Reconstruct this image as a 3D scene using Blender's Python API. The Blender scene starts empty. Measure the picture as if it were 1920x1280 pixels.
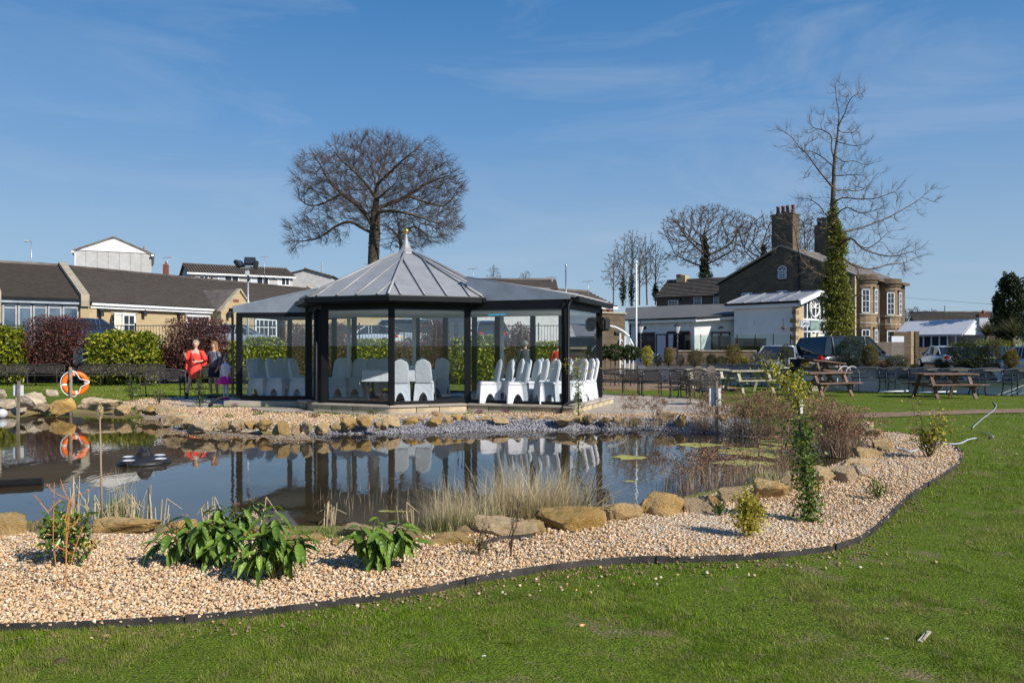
import bpy, bmesh, math, random
import numpy as np
from mathutils import Vector, Matrix, Quaternion, geometry
from math import radians as R, pi, sin, cos, atan2, sqrt
random.seed(7); rng = np.random.default_rng(11)
sc = bpy.context.scene; col = sc.collection
# ------------------------------------------------------------ camera, sky, sun, exposure
F, HZ, EYE = 1440.0, 648.0, 1.6
cd = bpy.data.cameras.new('camera'); cam = bpy.data.objects.new('camera', cd); col.objects.link(cam)
cam.location = (0, 0, EYE); cam.rotation_euler = (R(90), 0, 0)
cd.sensor_width = 36; cd.lens = 27; cd.shift_y = 8 / 1920; cd.clip_start = .1; cd.clip_end = 6000
sc.camera = cam
SUN_EL, SUN_ROT = R(35), R(126)          # the sun stands right of the camera and a little behind it
SDIR = Vector((sin(SUN_ROT) * cos(SUN_EL), cos(SUN_ROT) * cos(SUN_EL), sin(SUN_EL)))
w = bpy.data.worlds.new('World'); sc.world = w; w.use_nodes = True
nt = w.node_tree; nt.nodes.clear()
def wn(t, **k):
    n = nt.nodes.new(t)
    for a, b in k.items(): setattr(n, a, b)
    return n
sky = wn('ShaderNodeTexSky', sky_type='NISHITA', sun_disc=False, sun_elevation=SUN_EL, sun_rotation=SUN_ROT,
         altitude=0, air_density=1.0, dust_density=0.0, ozone_density=5.0)
hs = wn('ShaderNodeHueSaturation'); hs.inputs['Saturation'].default_value = 1.18; hs.inputs['Value'].default_value = .98
tc = wn('ShaderNodeTexCoord')
mp = wn('ShaderNodeMapping'); mp.inputs['Scale'].default_value = (1.1, 1.1, 5.0); mp.inputs['Rotation'].default_value = (.12, .22, .3)
n1 = wn('ShaderNodeTexNoise'); n1.inputs['Scale'].default_value = 2.3; n1.inputs['Detail'].default_value = 8; n1.inputs['Roughness'].default_value = .62; n1.inputs['Distortion'].default_value = .7
n2 = wn('ShaderNodeTexNoise'); n2.inputs['Scale'].default_value = 1.3; n2.inputs['Detail'].default_value = 2
r1 = wn('ShaderNodeMapRange'); r1.inputs['From Min'].default_value = .48; r1.inputs['From Max'].default_value = .9
r2 = wn('ShaderNodeMapRange'); r2.inputs['From Min'].default_value = .38; r2.inputs['From Max'].default_value = .75
mm = wn('ShaderNodeMath', operation='MULTIPLY'); m3 = wn('ShaderNodeMath', operation='MULTIPLY'); m3.inputs[1].default_value = .6
mx = wn('ShaderNodeMix', data_type='RGBA'); mx.inputs[7].default_value = (3.6, 4.0, 4.6, 1)
bg = wn('ShaderNodeBackground'); bg.inputs['Strength'].default_value = .11
out = wn('ShaderNodeOutputWorld'); L = nt.links.new
gmn = wn('ShaderNodeGamma'); gmn.inputs[1].default_value = .8; L(sky.outputs[0], gmn.inputs[0]); L(gmn.outputs[0], hs.inputs['Color']); L(tc.outputs['Generated'], mp.inputs[0]); L(mp.outputs[0], n1.inputs[0]); L(tc.outputs['Generated'], n2.inputs[0])
L(n1.outputs[0], r1.inputs[0]); L(n2.outputs[0], r2.inputs[0]); L(r1.outputs[0], mm.inputs[0]); L(r2.outputs[0], mm.inputs[1]); L(mm.outputs[0], m3.inputs[0])
L(m3.outputs[0], mx.inputs[0]); tn = wn('ShaderNodeMix', data_type='RGBA', blend_type='MULTIPLY'); tn.inputs[0].default_value = 1; tn.inputs[7].default_value = (.85, 1.0, 1.06, 1); L(hs.outputs[0], tn.inputs[6]); 
lin = lambda c: tuple((((v / 255 + .055) / 1.055) ** 2.4) / (.11 * 2 ** .5) for v in c) + (1,)
sz = wn('ShaderNodeSeparateXYZ'); L(tc.outputs['Generated'], sz.inputs[0]); zr_ = wn('ShaderNodeValToRGB'); e_ = zr_.color_ramp.elements; [e_.new(.5) for _ in range(3)]
for i_, (z_, c_) in enumerate(((0, (168, 188, 210)), (.136, (150, 179, 210)), (.27, (106, 154, 206)), (.41, (70, 130, 190)), (.85, (42, 92, 160)))):
    e_[i_].position = z_; e_[i_].color = lin(c_)
L(sz.outputs[2], zr_.inputs[0]); hz_ = wn('ShaderNodeMix', data_type='RGBA'); hz_.inputs[0].default_value = .78; L(tn.outputs[2], hz_.inputs[6]); L(zr_.outputs[0], hz_.inputs[7]); L(hz_.outputs[2], mx.inputs[6]); L(mx.outputs[2], bg.inputs[0]); L(bg.outputs[0], out.inputs[0])
sd = bpy.data.lights.new('sun', 'SUN'); sd.energy = 4.2; sd.angle = R(.53); sd.color = (1, .945, .86)
so = bpy.data.objects.new('sun', sd); col.objects.link(so); so.rotation_euler = SDIR.to_track_quat('Z', 'Y').to_euler(); so.location = (40, -20, 40)
sc.view_settings.view_transform = 'Standard'; sc.view_settings.look = 'None'; sc.view_settings.gamma = 1
sc.view_settings.use_curve_mapping = False; sc.view_settings.exposure = 0.5
sc.cycles.max_bounces = 8; sc.cycles.transparent_max_bounces = 24; sc.cycles.caustics_reflective = False; sc.cycles.caustics_refractive = False
# ------------------------------------------------------------ small helpers
def P(px, py, Y): return Vector(((px - 960) / F * Y, Y, EYE - (py - HZ) / F * Y))
def G(px, py, z=0.0):
    Y = (EYE - z) * F / (py - HZ); return Vector(((px - 960) / F * Y, Y, z))
def ZY(py, Y): return EYE - (py - HZ) / F * Y
def rnd(a, b): return random.uniform(a, b)
MW = {}
def tag(o, label=None, cat=None, group=None, kind=None):
    if label: o['label'] = label
    if cat: o['category'] = cat
    if group: o['group'] = group
    if kind: o['kind'] = kind
    return o
def thing(name, label, cat, loc=(0, 0, 0), rz=0.0, group=None):
    o = bpy.data.objects.new(name, None); o.empty_display_size = .2; col.objects.link(o)
    o.location = loc; o.rotation_euler = (0, 0, rz)
    MW[o] = Matrix.Translation(Vector(loc)) @ Matrix.Rotation(rz, 4, 'Z')
    return tag(o, label, cat, group)
def link(me, name, mat, parent=None, smooth=False, world=False):
    if parent is not None and world: me.transform(MW[parent].inverted())
    if mat is not None and not me.materials: me.materials.append(mat)
    if smooth: me.polygons.foreach_set('use_smooth', [True] * len(me.polygons))
    me.name = name
    o = bpy.data.objects.new(name, me); col.objects.link(o)
    if parent is not None: o.parent = parent; MW[o] = MW[parent]
    else: MW[o] = Matrix.Identity(4)
    return o
def npmesh(V, Fc, name='mesh'):
    V = np.asarray(V, np.float32); Fc = np.asarray(Fc, np.int32); k = Fc.shape[1]
    me = bpy.data.meshes.new(name); me.vertices.add(len(V)); me.vertices.foreach_set('co', V.ravel())
    me.loops.add(Fc.size); me.loops.foreach_set('vertex_index', Fc.ravel())
    me.polygons.add(len(Fc)); me.polygons.foreach_set('loop_start', np.arange(0, Fc.size, k, dtype=np.int32))
    me.polygons.foreach_set('loop_total', np.full(len(Fc), k, np.int32)); me.update(calc_edges=True); return me
def children(o): return list(o.children)
def copy_tree(o, parent=None):
    c = o.copy(); col.objects.link(c)
    if parent is not None: c.parent = parent
    for ch in o.children: copy_tree(ch, c)
    return c
class MB:
    def __init__(s): s.v = []; s.f = []; s.m = []; s.mi = 0
    def add(s, vs, fs):
        b = len(s.v); s.v += [tuple(v) for v in vs]
        for f in fs: s.f.append(tuple(i + b for i in f)); s.m.append(s.mi)
        return s
    def box(s, c, d, rot=None):
        x, y, z = d[0] / 2, d[1] / 2, d[2] / 2; c = Vector(c)
        vs = [Vector(p) for p in ((-x,-y,-z),(x,-y,-z),(x,y,-z),(-x,y,-z),(-x,-y,z),(x,-y,z),(x,y,z),(-x,y,z))]
        if rot is not None: vs = [rot @ v for v in vs]
        return s.add([v + c for v in vs], ((0,3,2,1),(4,5,6,7),(0,1,5,4),(1,2,6,5),(2,3,7,6),(3,0,4,7)))
    def b2(s, a, b):  # box by corners
        return s.box([(a[i] + b[i]) / 2 for i in range(3)], [abs(b[i] - a[i]) for i in range(3)])
    def beam(s, a, b, w, h=None, up=(0, 0, 1)):
        a = Vector(a); b = Vector(b); h = h or w; d = (b - a)
        if d.length < 1e-6: return s
        t = d.normalized(); u = Vector(up)
        if abs(t.dot(u)) > .99: u = Vector((0, 1, 0))
        r = t.cross(u).normalized(); u = r.cross(t)
        vs = [p + r * (i * w / 2) + u * (j * h / 2) for p in (a, b) for i, j in ((-1,-1),(1,-1),(1,1),(-1,1))]
        return s.add(vs, ((0,1,2,3),(7,6,5,4),(0,4,5,1),(1,5,6,2),(2,6,7,3),(3,7,4,0)))
    def tube(s, pts, rs, n=6, cap=True):
        pts = [Vector(p) for p in pts]
        if not hasattr(rs, '__len__'): rs = [rs] * len(pts)
        ref = None; rings = []
        for i, p in enumerate(pts):
            t = (pts[min(i + 1, len(pts) - 1)] - pts[max(i - 1, 0)])
            t = t.normalized() if t.length > 1e-9 else Vector((0, 0, 1))
            if ref is None:
                ref = Vector((0, 0, 1)) if abs(t.z) < .9 else Vector((1, 0, 0))
            r = (ref - t * ref.dot(t))
            r = r.normalized() if r.length > 1e-6 else t.orthogonal().normalized()
            ref = r; q = t.cross(r)
            rings.append([p + (r * cos(2 * pi * k / n) + q * sin(2 * pi * k / n)) * rs[i] for k in range(n)])
        vs = [v for r in rings for v in r]; fs = []
        for i in range(len(rings) - 1):
            for k in range(n):
                a = i * n + k; b = i * n + (k + 1) % n; fs.append((a, b, b + n, a + n))
        if cap: fs.append(tuple(range(n - 1, -1, -1))); fs.append(tuple(range((len(rings) - 1) * n, len(rings) * n)))
        return s.add(vs, fs)
    def lathe(s, prof, n=16, c=(0, 0, 0), sx=1, sy=1):
        c = Vector(c); vs = []; fs = []
        for (r, z) in prof:
            for k in range(n): vs.append(c + Vector((r * cos(2*pi*k/n) * sx, r * sin(2*pi*k/n) * sy, z)))
        for i in range(len(prof) - 1):
            for k in range(n):
                a = i*n+k; b = i*n+(k+1) % n; fs.append((a, b, b+n, a+n))
        fs.append(tuple(range(n-1, -1, -1))); fs.append(tuple(range((len(prof)-1)*n, len(prof)*n)))
        return s.add(vs, fs)
    def prism(s, poly, a, b, axis='z'):
        """poly: 2-D points; extruded from a to b along axis"""
        def mk(p, h):
            return (p[0], p[1], h) if axis == 'z' else ((p[0], h, p[1]) if axis == 'y' else (h, p[0], p[1]))
        n = len(poly); vs = [mk(p, a) for p in poly] + [mk(p, b) for p in poly]
        fs = [tuple(range(n-1, -1, -1)), tuple(range(n, 2*n))] + [(i, (i+1) % n, n+(i+1) % n, n+i) for i in range(n)]
        return s.add(vs, fs)
    def poly3(s, pts, th, nrm=None):
        """flat polygon in space given thickness th along its normal"""
        pts = [Vector(p) for p in pts]
        if nrm is None: nrm = (pts[1] - pts[0]).cross(pts[2] - pts[0]).normalized()
        n = len(pts); nrm = Vector(nrm)
        return s.add(pts + [p - nrm * th for p in pts], [tuple(range(n)), tuple(range(2*n-1, n-1, -1))] + [(i, n+i, n+(i+1) % n, (i+1) % n) for i in range(n)])
    def mesh(s, name='m'):
        me = bpy.data.meshes.new(name); me.from_pydata(s.v, [], s.f)
        if any(s.m): me.polygons.foreach_set('material_index', s.m)
        bm = bmesh.new(); bm.from_mesh(me); bmesh.ops.recalc_face_normals(bm, faces=bm.faces); bm.to_mesh(me); bm.free()
        return me
    def build(s, name, mat, parent=None, smooth=False, world=False, bevel=0, kind=None, label=None):
        me = s.mesh(name)
        if bevel:
            bm = bmesh.new(); bm.from_mesh(me)
            bmesh.ops.bevel(bm, geom=[e for e in bm.edges if len(e.link_faces) == 2 and e.calc_face_angle(0) > .5], offset=bevel, segments=2, affect='EDGES', clamp_overlap=True)
            bm.to_mesh(me); bm.free()
        o = link(me, name, mat, parent, smooth, world)
        if kind: o['kind'] = kind
        if label: o['label'] = label
        return o
def shade_auto(o, ang=.6):
    me = o.data; me.polygons.foreach_set('use_smooth', [True] * len(me.polygons))
    if hasattr(me, 'set_sharp_from_angle'): me.set_sharp_from_angle(angle=ang)
    return o
def vnoise(x, y, scale, seed=0):
    """smooth 2-D value noise, numpy"""
    r = np.random.default_rng(seed).random((64, 64)); X = np.asarray(x) * scale; Y = np.asarray(y) * scale
    xi = np.floor(X).astype(int); yi = np.floor(Y).astype(int); fx = X - xi; fy = Y - yi
    fx = fx*fx*(3-2*fx); fy = fy*fy*(3-2*fy)
    g = lambda a, b: r[a % 64, b % 64]
    return (g(xi, yi)*(1-fx) + g(xi+1, yi)*fx)*(1-fy) + (g(xi, yi+1)*(1-fx) + g(xi+1, yi+1)*fx)*fy
def inpoly(x, y, poly):
    x = np.asarray(x, float); y = np.asarray(y, float); ins = np.zeros(x.shape, bool); n = len(poly); j = n - 1
    for i in range(n):
        xi, yi = poly[i]; xj, yj = poly[j]
        with np.errstate(divide='ignore', invalid='ignore'):
            c = ((yi > y) != (yj > y)) & (x < (xj - xi) * (y - yi) / ((yj - yi) or 1e-12) + xi)
        ins ^= c; j = i
    return ins
def sdist(x, y, poly):
    """signed distance, negative inside"""
    x = np.asarray(x, float); y = np.asarray(y, float); d = np.full(x.shape, 1e9); n = len(poly)
    for i in range(n):
        ax, ay = poly[i]; bx, by = poly[(i+1) % n]; dx, dy = bx-ax, by-ay; l2 = dx*dx+dy*dy or 1e-12
        t = np.clip(((x-ax)*dx + (y-ay)*dy) / l2, 0, 1); d = np.minimum(d, np.hypot(x-ax-t*dx, y-ay-t*dy))
    return np.where(inpoly(x, y, poly), -d, d)
def smooth_line(pts, sub=4, closed=False):
    pts = [Vector(p) for p in pts]; n = len(pts); o = []
    rngi = range(n if closed else n - 1)
    for i in rngi:
        p0, p1, p2, p3 = (pts[(i-1) % n], pts[i], pts[(i+1) % n], pts[(i+2) % n]) if closed else (pts[max(i-1, 0)], pts[i], pts[i+1], pts[min(i+2, n-1)])
        for k in range(sub):
            t = k / sub
            o.append(.5 * ((2*p1) + (p2-p0)*t + (2*p0-5*p1+4*p2-p3)*t*t + (3*p1-p0-3*p2+p3)*t**3))
    if not closed: o.append(pts[-1])
    return o
ORD = 'zeroth first second third fourth fifth sixth seventh eighth ninth tenth eleventh twelfth thirteenth fourteenth fifteenth sixteenth seventeenth eighteenth nineteenth twentieth'.split()
for t_ in ('twenty', 'thirty', 'forty'):
    for u_ in ORD[1:10]: ORD.append(t_ + '-' + u_)
    ORD.append({'twenty': 'thirtieth', 'thirty': 'fortieth', 'forty': 'fiftieth'}[t_])
# ------------------------------------------------------------ materials
class NB:
    def __init__(s, name):
        s.m = bpy.data.materials.new(name); s.m.use_nodes = True; s.t = s.m.node_tree; s.t.nodes.clear()
        s.out = s.n('ShaderNodeOutputMaterial'); s.tc = None
    def n(s, t, _i=None, **k):
        n = s.t.nodes.new(t)
        for a, b in k.items(): setattr(n, a, b)
        for a, b in (_i or {}).items():
            if isinstance(b, bpy.types.NodeSocket): s.t.links.new(b, n.inputs[a])
            else: n.inputs[a].default_value = b
        return n
    def co(s, scale=None):
        if s.tc is None: s.tc = s.n('ShaderNodeTexCoord')
        c = s.tc.outputs['Object']
        if scale: c = s.n('ShaderNodeMapping', {'Vector': c, 'Scale': scale}).outputs[0]
        return c
    def noise(s, scale, detail=4, vec=None, rough=.55, dist=0):
        return s.n('ShaderNodeTexNoise', {'Vector': vec or s.co(), 'Scale': scale, 'Detail': detail, 'Roughness': rough, 'Distortion': dist}).outputs['Fac']
    def rng(s, f, a, b, c=0., d=1.):
        return s.n('ShaderNodeMapRange', {0: f, 1: a, 2: b, 3: c, 4: d}).outputs[0]
    def mix(s, f, a, b, mode='MIX'):
        def cc(c): return c if isinstance(c, bpy.types.NodeSocket) else (c[0], c[1], c[2], 1)
        return s.n('ShaderNodeMix', {0: f, 6: cc(a), 7: cc(b)}, data_type='RGBA', blend_type=mode).outputs[2]
    def math(s, op, a, b=0.): return s.n('ShaderNodeMath', {0: a, 1: b}, operation=op).outputs[0]
    def ramp(s, f, stops):
        n = s.n('ShaderNodeValToRGB', {0: f}); e = n.color_ramp.elements
        while len(e) < len(stops): e.new(.5)
        for i, (p, c) in enumerate(stops): e[i].position = p; e[i].color = (*c, 1)
        return n.outputs[0]
    def bump(s, h, st=.5, d=.02, nrm=None):
        i = {'Height': h, 'Strength': st, 'Distance': d}
        if nrm is not None: i['Normal'] = nrm
        return s.n('ShaderNodeBump', i).outputs[0]
    def pbr(s, c, rough=.8, metal=0., bump=None, spec=.5, **k):
        i = {'Base Color': c if isinstance(c, bpy.types.NodeSocket) else (*c[:3], 1), 'Roughness': rough, 'Metallic': metal, 'Specular IOR Level': spec}
        if bump is not None: i['Normal'] = bump
        i.update(k)
        b = s.n('ShaderNodeBsdfPrincipled', i); s.t.links.new(b.outputs[0], s.out.inputs[0]); return s.m
def dk(c, f): return tuple(min(1, x * f) for x in c[:3])
def mat(name, c, rough=.75, var=.2, scale=3., bump=.25, bscale=40., metal=0., spec=.4, island=0., orand=0., c2=None, bd=.01, **k):
    b = NB(name); f = b.rng(b.noise(scale, 5), .3, .7)
    cc = b.mix(f, dk(c, 1 - var), c2 or dk(c, 1 + var))
    if island or orand:
        g = b.n('ShaderNodeNewGeometry').outputs['Random Per Island'] if island else b.n('ShaderNodeObjectInfo').outputs['Random']
        a = island or orand
        cc = b.n('ShaderNodeHueSaturation', {'Color': cc, 'Value': b.rng(g, 0, 1, 1 - a, 1 + a), 'Hue': b.rng(b.math('FRACT', b.math('MULTIPLY', g, 7.3)), 0, 1, .5 - a * .035, .5 + a * .035)}).outputs[0]
    bp = b.bump(b.noise(bscale, 3), bump, bd) if bump else None
    return b.pbr(cc, rough, metal, bp, spec, **k)
def leafmat(name, c, c2, rough=.5, var=.35, trans=.35, spec=.4):
    """leaf colour picked per leaf, some light passing through"""
    b = NB(name); g = b.n('ShaderNodeNewGeometry').outputs['Random Per Island']; lo = b.noise(1.2, 3)
    cc = b.mix(b.rng(g, 0, 1), c, c2)
    cc = b.n('ShaderNodeHueSaturation', {'Color': cc, 'Value': b.rng(b.math('FRACT', b.math('MULTIPLY', g, 17.7)), 0, 1, 1 - var, 1 + var)}).outputs[0]
    cc = b.mix(b.rng(lo, .3, .7, 0, .25), cc, dk(c, .6))
    p = b.n('ShaderNodeBsdfPrincipled', {'Base Color': cc, 'Roughness': rough, 'Specular IOR Level': spec})
    t = b.n('ShaderNodeBsdfTranslucent', {'Color': cc})
    m = b.n('ShaderNodeMixShader', {0: trans, 1: p.outputs[0], 2: t.outputs[0]}); b.t.links.new(m.outputs[0], b.out.inputs[0]); return b.m
def brick(name, c1, c2, mortar, bw, bh, ms=.012, bump=.6, dirt=.3, dirtc=(.05, .045, .04), rough=.9):
    b = NB(name); s = b.n('ShaderNodeSeparateXYZ', {0: b.co()})
    u = b.math('ADD', s.outputs[0], s.outputs[1]); v = b.n('ShaderNodeCombineXYZ', {0: u, 1: s.outputs[2]}).outputs[0]
    t = b.n('ShaderNodeTexBrick', {'Vector': v, 'Color1': (*c1, 1), 'Color2': (*c2, 1), 'Mortar': (*mortar, 1), 'Scale': 1., 'Mortar Size': ms, 'Brick Width': bw, 'Row Height': bh, 'Bias': 0., 'Mortar Smooth': .2})
    n = b.noise(1.1, 6, rough=.65); n2_ = b.noise(9, 4)
    cc = b.mix(b.rng(n, .42, .72, 0, dirt), t.outputs[0], dirtc)
    cc = b.mix(b.rng(n2_, .3, .7, 0, .35), cc, dk(c1, .75))
    h = b.math('SUBTRACT', b.math('MULTIPLY', n2_, .5), t.outputs['Fac'])
    return b.pbr(cc, rough, 0, b.bump(h, bump, .02), .25)
M = {}
M['black'] = mat('black_powder_coat', (.01, .011, .013), .45, .2, 2, .05, spec=.2)
M['iron'] = mat('cast_iron_bronze', (.055, .046, .043), .45, .35, 9, .2, orand=.2)
M['navy_iron'] = mat('dark_blue_iron', (.018, .028, .042), .45, .3, 9, .2)
M['ironwork'] = mat('black_ironwork', (.03, .03, .033), .5, .2, 6, 0)
M['white'] = mat('white_paint', (.8, .8, .79), .45, .04, 2, .05)
M['upvc'] = mat('white_plastic_frame', (.82, .83, .84), .3, .02, 2, 0)
M['render'] = mat('white_painted_render', (.74, .74, .72), .9, .07, .7, .4, 60, c2=(.8, .8, .77))
M['fabric'] = mat('white_chair_cover_fabric', (.7, .71, .76), .9, .08, 3, .4, 8, bd=.03, spec=.1)
M['cream'] = mat('cream_curtain', (.72, .66, .5), .9, .1, 8, .3, 30)
M['orange'] = mat('orange_ring_vinyl', (.95, .16, .01), .4, .1, 3, .1, spec=.4)
M['wood'] = mat('picnic_table_brown_wood', (.165, .1, .07), .8, .3, 6, .4, 30, orand=.15)
M['pale_wood'] = mat('weathered_pale_green_wood', (.4, .36, .25), .85, .25, 6, .4, 30, orand=.15)
M['post'] = mat('grey_timber_post', (.22, .18, .14), .85, .3, 9, .4, 30)
M['galv'] = mat('galvanised_steel', (.42, .43, .44), .4, .15, 4, .1, metal=.6)
M['silver'] = mat('brushed_steel', (.6, .6, .6), .25, .1, 4, 0, metal=.9)
M['gold'] = mat('gilded_ball', (.8, .5, .12), .25, .1, 4, 0, metal=.9)
M['rubber'] = mat('black_plastic', (.02, .02, .022), .45, .3, 5, .2)
M['edging'] = mat('black_plastic_edging', (.03, .028, .028), .55, .5, 5, .3, 30, c2=(.07, .062, .058))
M['hose'] = mat('white_hose', (.42, .44, .47), .45, .1, 4, .1)
M['asphalt'] = mat('asphalt', (.09, .09, .092), .9, .2, 1.5, .4, 60)
M['paving'] = mat('sandstone_paving', (.38, .33, .27), .85, .18, 2.2, .3, 30, orand=.12)
M['plinth'] = mat('buff_stone_block', (.42, .34, .23), .85, .25, 5, .5, 25, orand=.18)
M['teal'] = mat('teal_floor', (.02, .2, .27), .4, .1, 3, 0)
M['floor_in'] = mat('dark_interior_floor', (.055, .045, .042), .5, .2, 2, .05)
M['ceiling'] = mat('white_ceiling', (.75, .76, .76), .8, .03, 2, 0)
M['dark'] = mat('dark_recess', (.008, .008, .009), .8, .1, 2, 0)
M['slate'] = mat('stone_slate_roof', (.115, .1, .088), .85, .3, 2.5, .5, 14, c2=(.2, .175, .15))
M['tile'] = mat('brown_concrete_tile', (.135, .112, .1), .85, .25, 1.5, .3, 30, c2=(.18, .152, .135))
M['corrugate'] = mat('brown_corrugated_roof', (.12, .095, .075), .8, .3, 1, .2)
M['felt'] = mat('grey_roof_felt', (.11, .11, .108), .9, .15, 1.2, .3, 30)
M['concrete'] = mat('pebbledash_concrete', (.46, .45, .44), .95, .12, 2, .6, 60, orand=.05)
M['stone_cap'] = mat('buff_coping_stone', (.36, .31, .23), .9, .25, 3, .3, 20)
M['terra'] = mat('terracotta', (.2, .07, .045), .8, .2, 6, .2)
M['brownframe'] = mat('red_brown_window_frame', (.09, .022, .016), .5, .2, 4, .05)
M['curtain'] = mat('net_curtain', (.55, .57, .6), .9, .12, 9, .4, 20)
M['soil'] = mat('soil', (.075, .05, .033), .95, .4, 6, .8, 25)
M['dirt'] = mat('worn_dirt', (.22, .145, .085), .95, .3, 5, .6, 30)
M['bark'] = mat('bark', (.09, .066, .05), .9, .35, 4, .6, 12, c2=(.15, .12, .085))
M['twig'] = mat('brown_twigs', (.09, .06, .047), .85, .3, 1, 0)
M['twig_pale'] = mat('grey_twigs', (.12, .1, .085), .85, .3, 1, 0)
M['ivy'] = leafmat('ivy_leaves', (.11, .14, .016), (.38, .37, .06), .45, .45)
M['leaf_laurel'] = leafmat('laurel_leaves', (.06, .12, .01), (.46, .44, .035), .38, .4, .3)
M['leaf_dark'] = leafmat('dark_evergreen_leaves', (.018, .036, .012), (.055, .075, .02), .5, .4)
M['leaf_bay'] = leafmat('bay_leaves', (.02, .045, .012), (.07, .1, .02), .4, .4)
M['leaf_purple'] = leafmat('purple_bush_leaves', (.06, .018, .018), (.2, .07, .055), .5, .5, .2)
M['leaf_gold'] = leafmat('golden_conifer_leaves', (.1, .1, .012), (.3, .2, .02), .6, .4)
M['leaf_olive'] = leafmat('olive_leaves', (.05, .06, .018), (.15, .14, .05), .6, .4)
M['leaf_yellow'] = leafmat('yellow_green_leaves', (.34, .31, .03), (.64, .55, .1), .5, .4, .4)
M['leaf_fresh'] = leafmat('fresh_green_leaves', (.07, .14, .015), (.3, .34, .05), .45, .4, .4)
M['leaf_holly'] = leafmat('dark_glossy_leaves', (.035, .085, .014), (.18, .27, .04), .3, .4, .25, .5)
M['leaf_grey'] = leafmat('grey_lavender_foliage', (.1, .09, .085), (.22, .19, .18), .7, .3)
M['leaf_rust'] = leafmat('rusty_brown_seed_heads', (.19, .1, .055), (.46, .28, .17), .8, .4, .2)
M['flower'] = leafmat('yellow_flowers', (.75, .55, .01), (.8, .65, .02), .6, .2, .3)
M['heather'] = leafmat('pink_heather', (.3, .04, .16), (.15, .06, .1), .7, .4, .2)
M['straw'] = leafmat('dry_straw_blades', (.55, .43, .24), (.8, .68, .45), .75, .3, .35)
M['reed'] = leafmat('brown_dead_stems', (.32, .2, .12), (.62, .47, .33), .8, .35, .2)
M['orange_twig'] = mat('orange_twig', (.5, .2, .06), .6, .25, 9, 0)
M['palegrey'] = mat('pale_grey_plastic', (.55, .56, .57), .5, .06, 3, .05)
M['algae'] = mat('yellow_green_algae', (.26, .27, .05), .7, .4, 6, .6, 40, c2=(.5, .47, .12))
M['lead'] = None
# lead sheet roof: weathered patches
b = NB('lead_sheet_roof'); n_ = b.noise(2.2, 6, rough=.7)
M['lead'] = b.pbr(b.mix(b.rng(n_, .35, .7), (.27, .275, .285), (.33, .335, .345)), b.rng(n_, .3, .7, .42, .6), .15, b.bump(b.noise(5, 3), .15, .02), .4)
M['zinc'] = mat('blue_grey_zinc_cheek', (.27, .305, .36), .5, .15, 1.6, .12, 6, metal=.2, c2=(.36, .4, .46))
M['rail'] = mat('white_gloss_paint', (.75, .77, .8), .35, .04, 3, 0)
M['buff'] = brick('buff_coursed_stone', (.5, .39, .23), (.42, .31, .17), (.4, .33, .22), .42, .15, .008, .35, .12, (.3, .22, .12))
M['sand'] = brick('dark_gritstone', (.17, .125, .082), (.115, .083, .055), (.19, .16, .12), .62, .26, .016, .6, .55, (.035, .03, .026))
M['sand_lit'] = brick('sunlit_gritstone', (.34, .24, .14), (.22, .155, .09), (.25, .2, .14), .6, .27, .02, .7, .4, (.07, .055, .04))  # lighter copy of the gritstone, sunlight put into its colour
M['wallstone'] = brick('mixed_brown_walling', (.19, .135, .085), (.115, .085, .058), (.1, .08, .06), .38, .12, .015, .8, .4)
M['retain'] = brick('dark_retaining_stone', (.12, .095, .07), (.08, .062, .046), (.06, .05, .04), .5, .16, .015, .8, .4)
def glass(name, tint, k=1.0, rough=0.0, ior=1.5):
    b = NB(name); fr = b.n('ShaderNodeFresnel', {'IOR': ior}).outputs[0]; f = b.math('MINIMUM', b.math('MULTIPLY', b.math('MULTIPLY', fr, b.math('SUBTRACT', 1., b.n('ShaderNodeNewGeometry').outputs['Backfacing'])), k), 1.)
    t = b.n('ShaderNodeBsdfTransparent', {'Color': (*tint, 1)}); g = b.n('ShaderNodeBsdfGlossy', {'Color': (1, 1, 1, 1), 'Roughness': rough})
    m = b.n('ShaderNodeMixShader', {0: f, 1: t.outputs[0], 2: g.outputs[0]}); b.t.links.new(m.outputs[0], b.out.inputs[0]); return b.m
M['glass'] = glass('pavilion_glass', (.95, .97, .97), 1.7)
M['balglass'] = glass('balustrade_glass', (.8, .88, .85), 1.3)
b = NB('dark_window_glass'); M['win'] = b.pbr((.03, .037, .045), .06, 0, b.bump(b.noise(1.5, 1), .03, .05), .8)
b = NB('blue_window_glass'); M['win_blue'] = b.pbr(b.mix(b.rng(b.noise(.8, 3), .4, .6), (.04, .07, .11), (.1, .15, .2)), .04, 0, b.bump(b.noise(1.5, 1), .04, .05), 1.)
# pond water: clear brown water over silt, mirror at a grazing view
b = NB('pond_water'); fr = b.n('ShaderNodeFresnel', {'IOR': 1.33, 'Normal': b.bump(b.noise(9, 2, b.co((1, .5, 1))), .018, .02)}).outputs[0]
nrm = b.bump(b.noise(5, 3, b.co((1, .4, 1))), .07, .02)
t = b.n('ShaderNodeBsdfTransparent', {'Color': (.62, .52, .34, 1)}); g = b.n('ShaderNodeBsdfGlossy', {'Color': (1, 1, 1, 1), 'Roughness': .02, 'Normal': nrm}); t2_ = b.n('ShaderNodeBsdfDiffuse', {'Color': (.17, .125, .065, 1)}); t = b.n('ShaderNodeMixShader', {0: b.rng(b.noise(.5, 4), .3, .7, .12, .42), 1: t.outputs[0], 2: t2_.outputs[0]})
m_ = b.n('ShaderNodeMixShader', {0: b.math('MINIMUM', b.math('MULTIPLY', fr, 1.1), 1.), 1: t.outputs[0], 2: g.outputs[0]}); b.t.links.new(m_.outputs[0], b.out.inputs[0]); M['water'] = b.m
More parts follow.
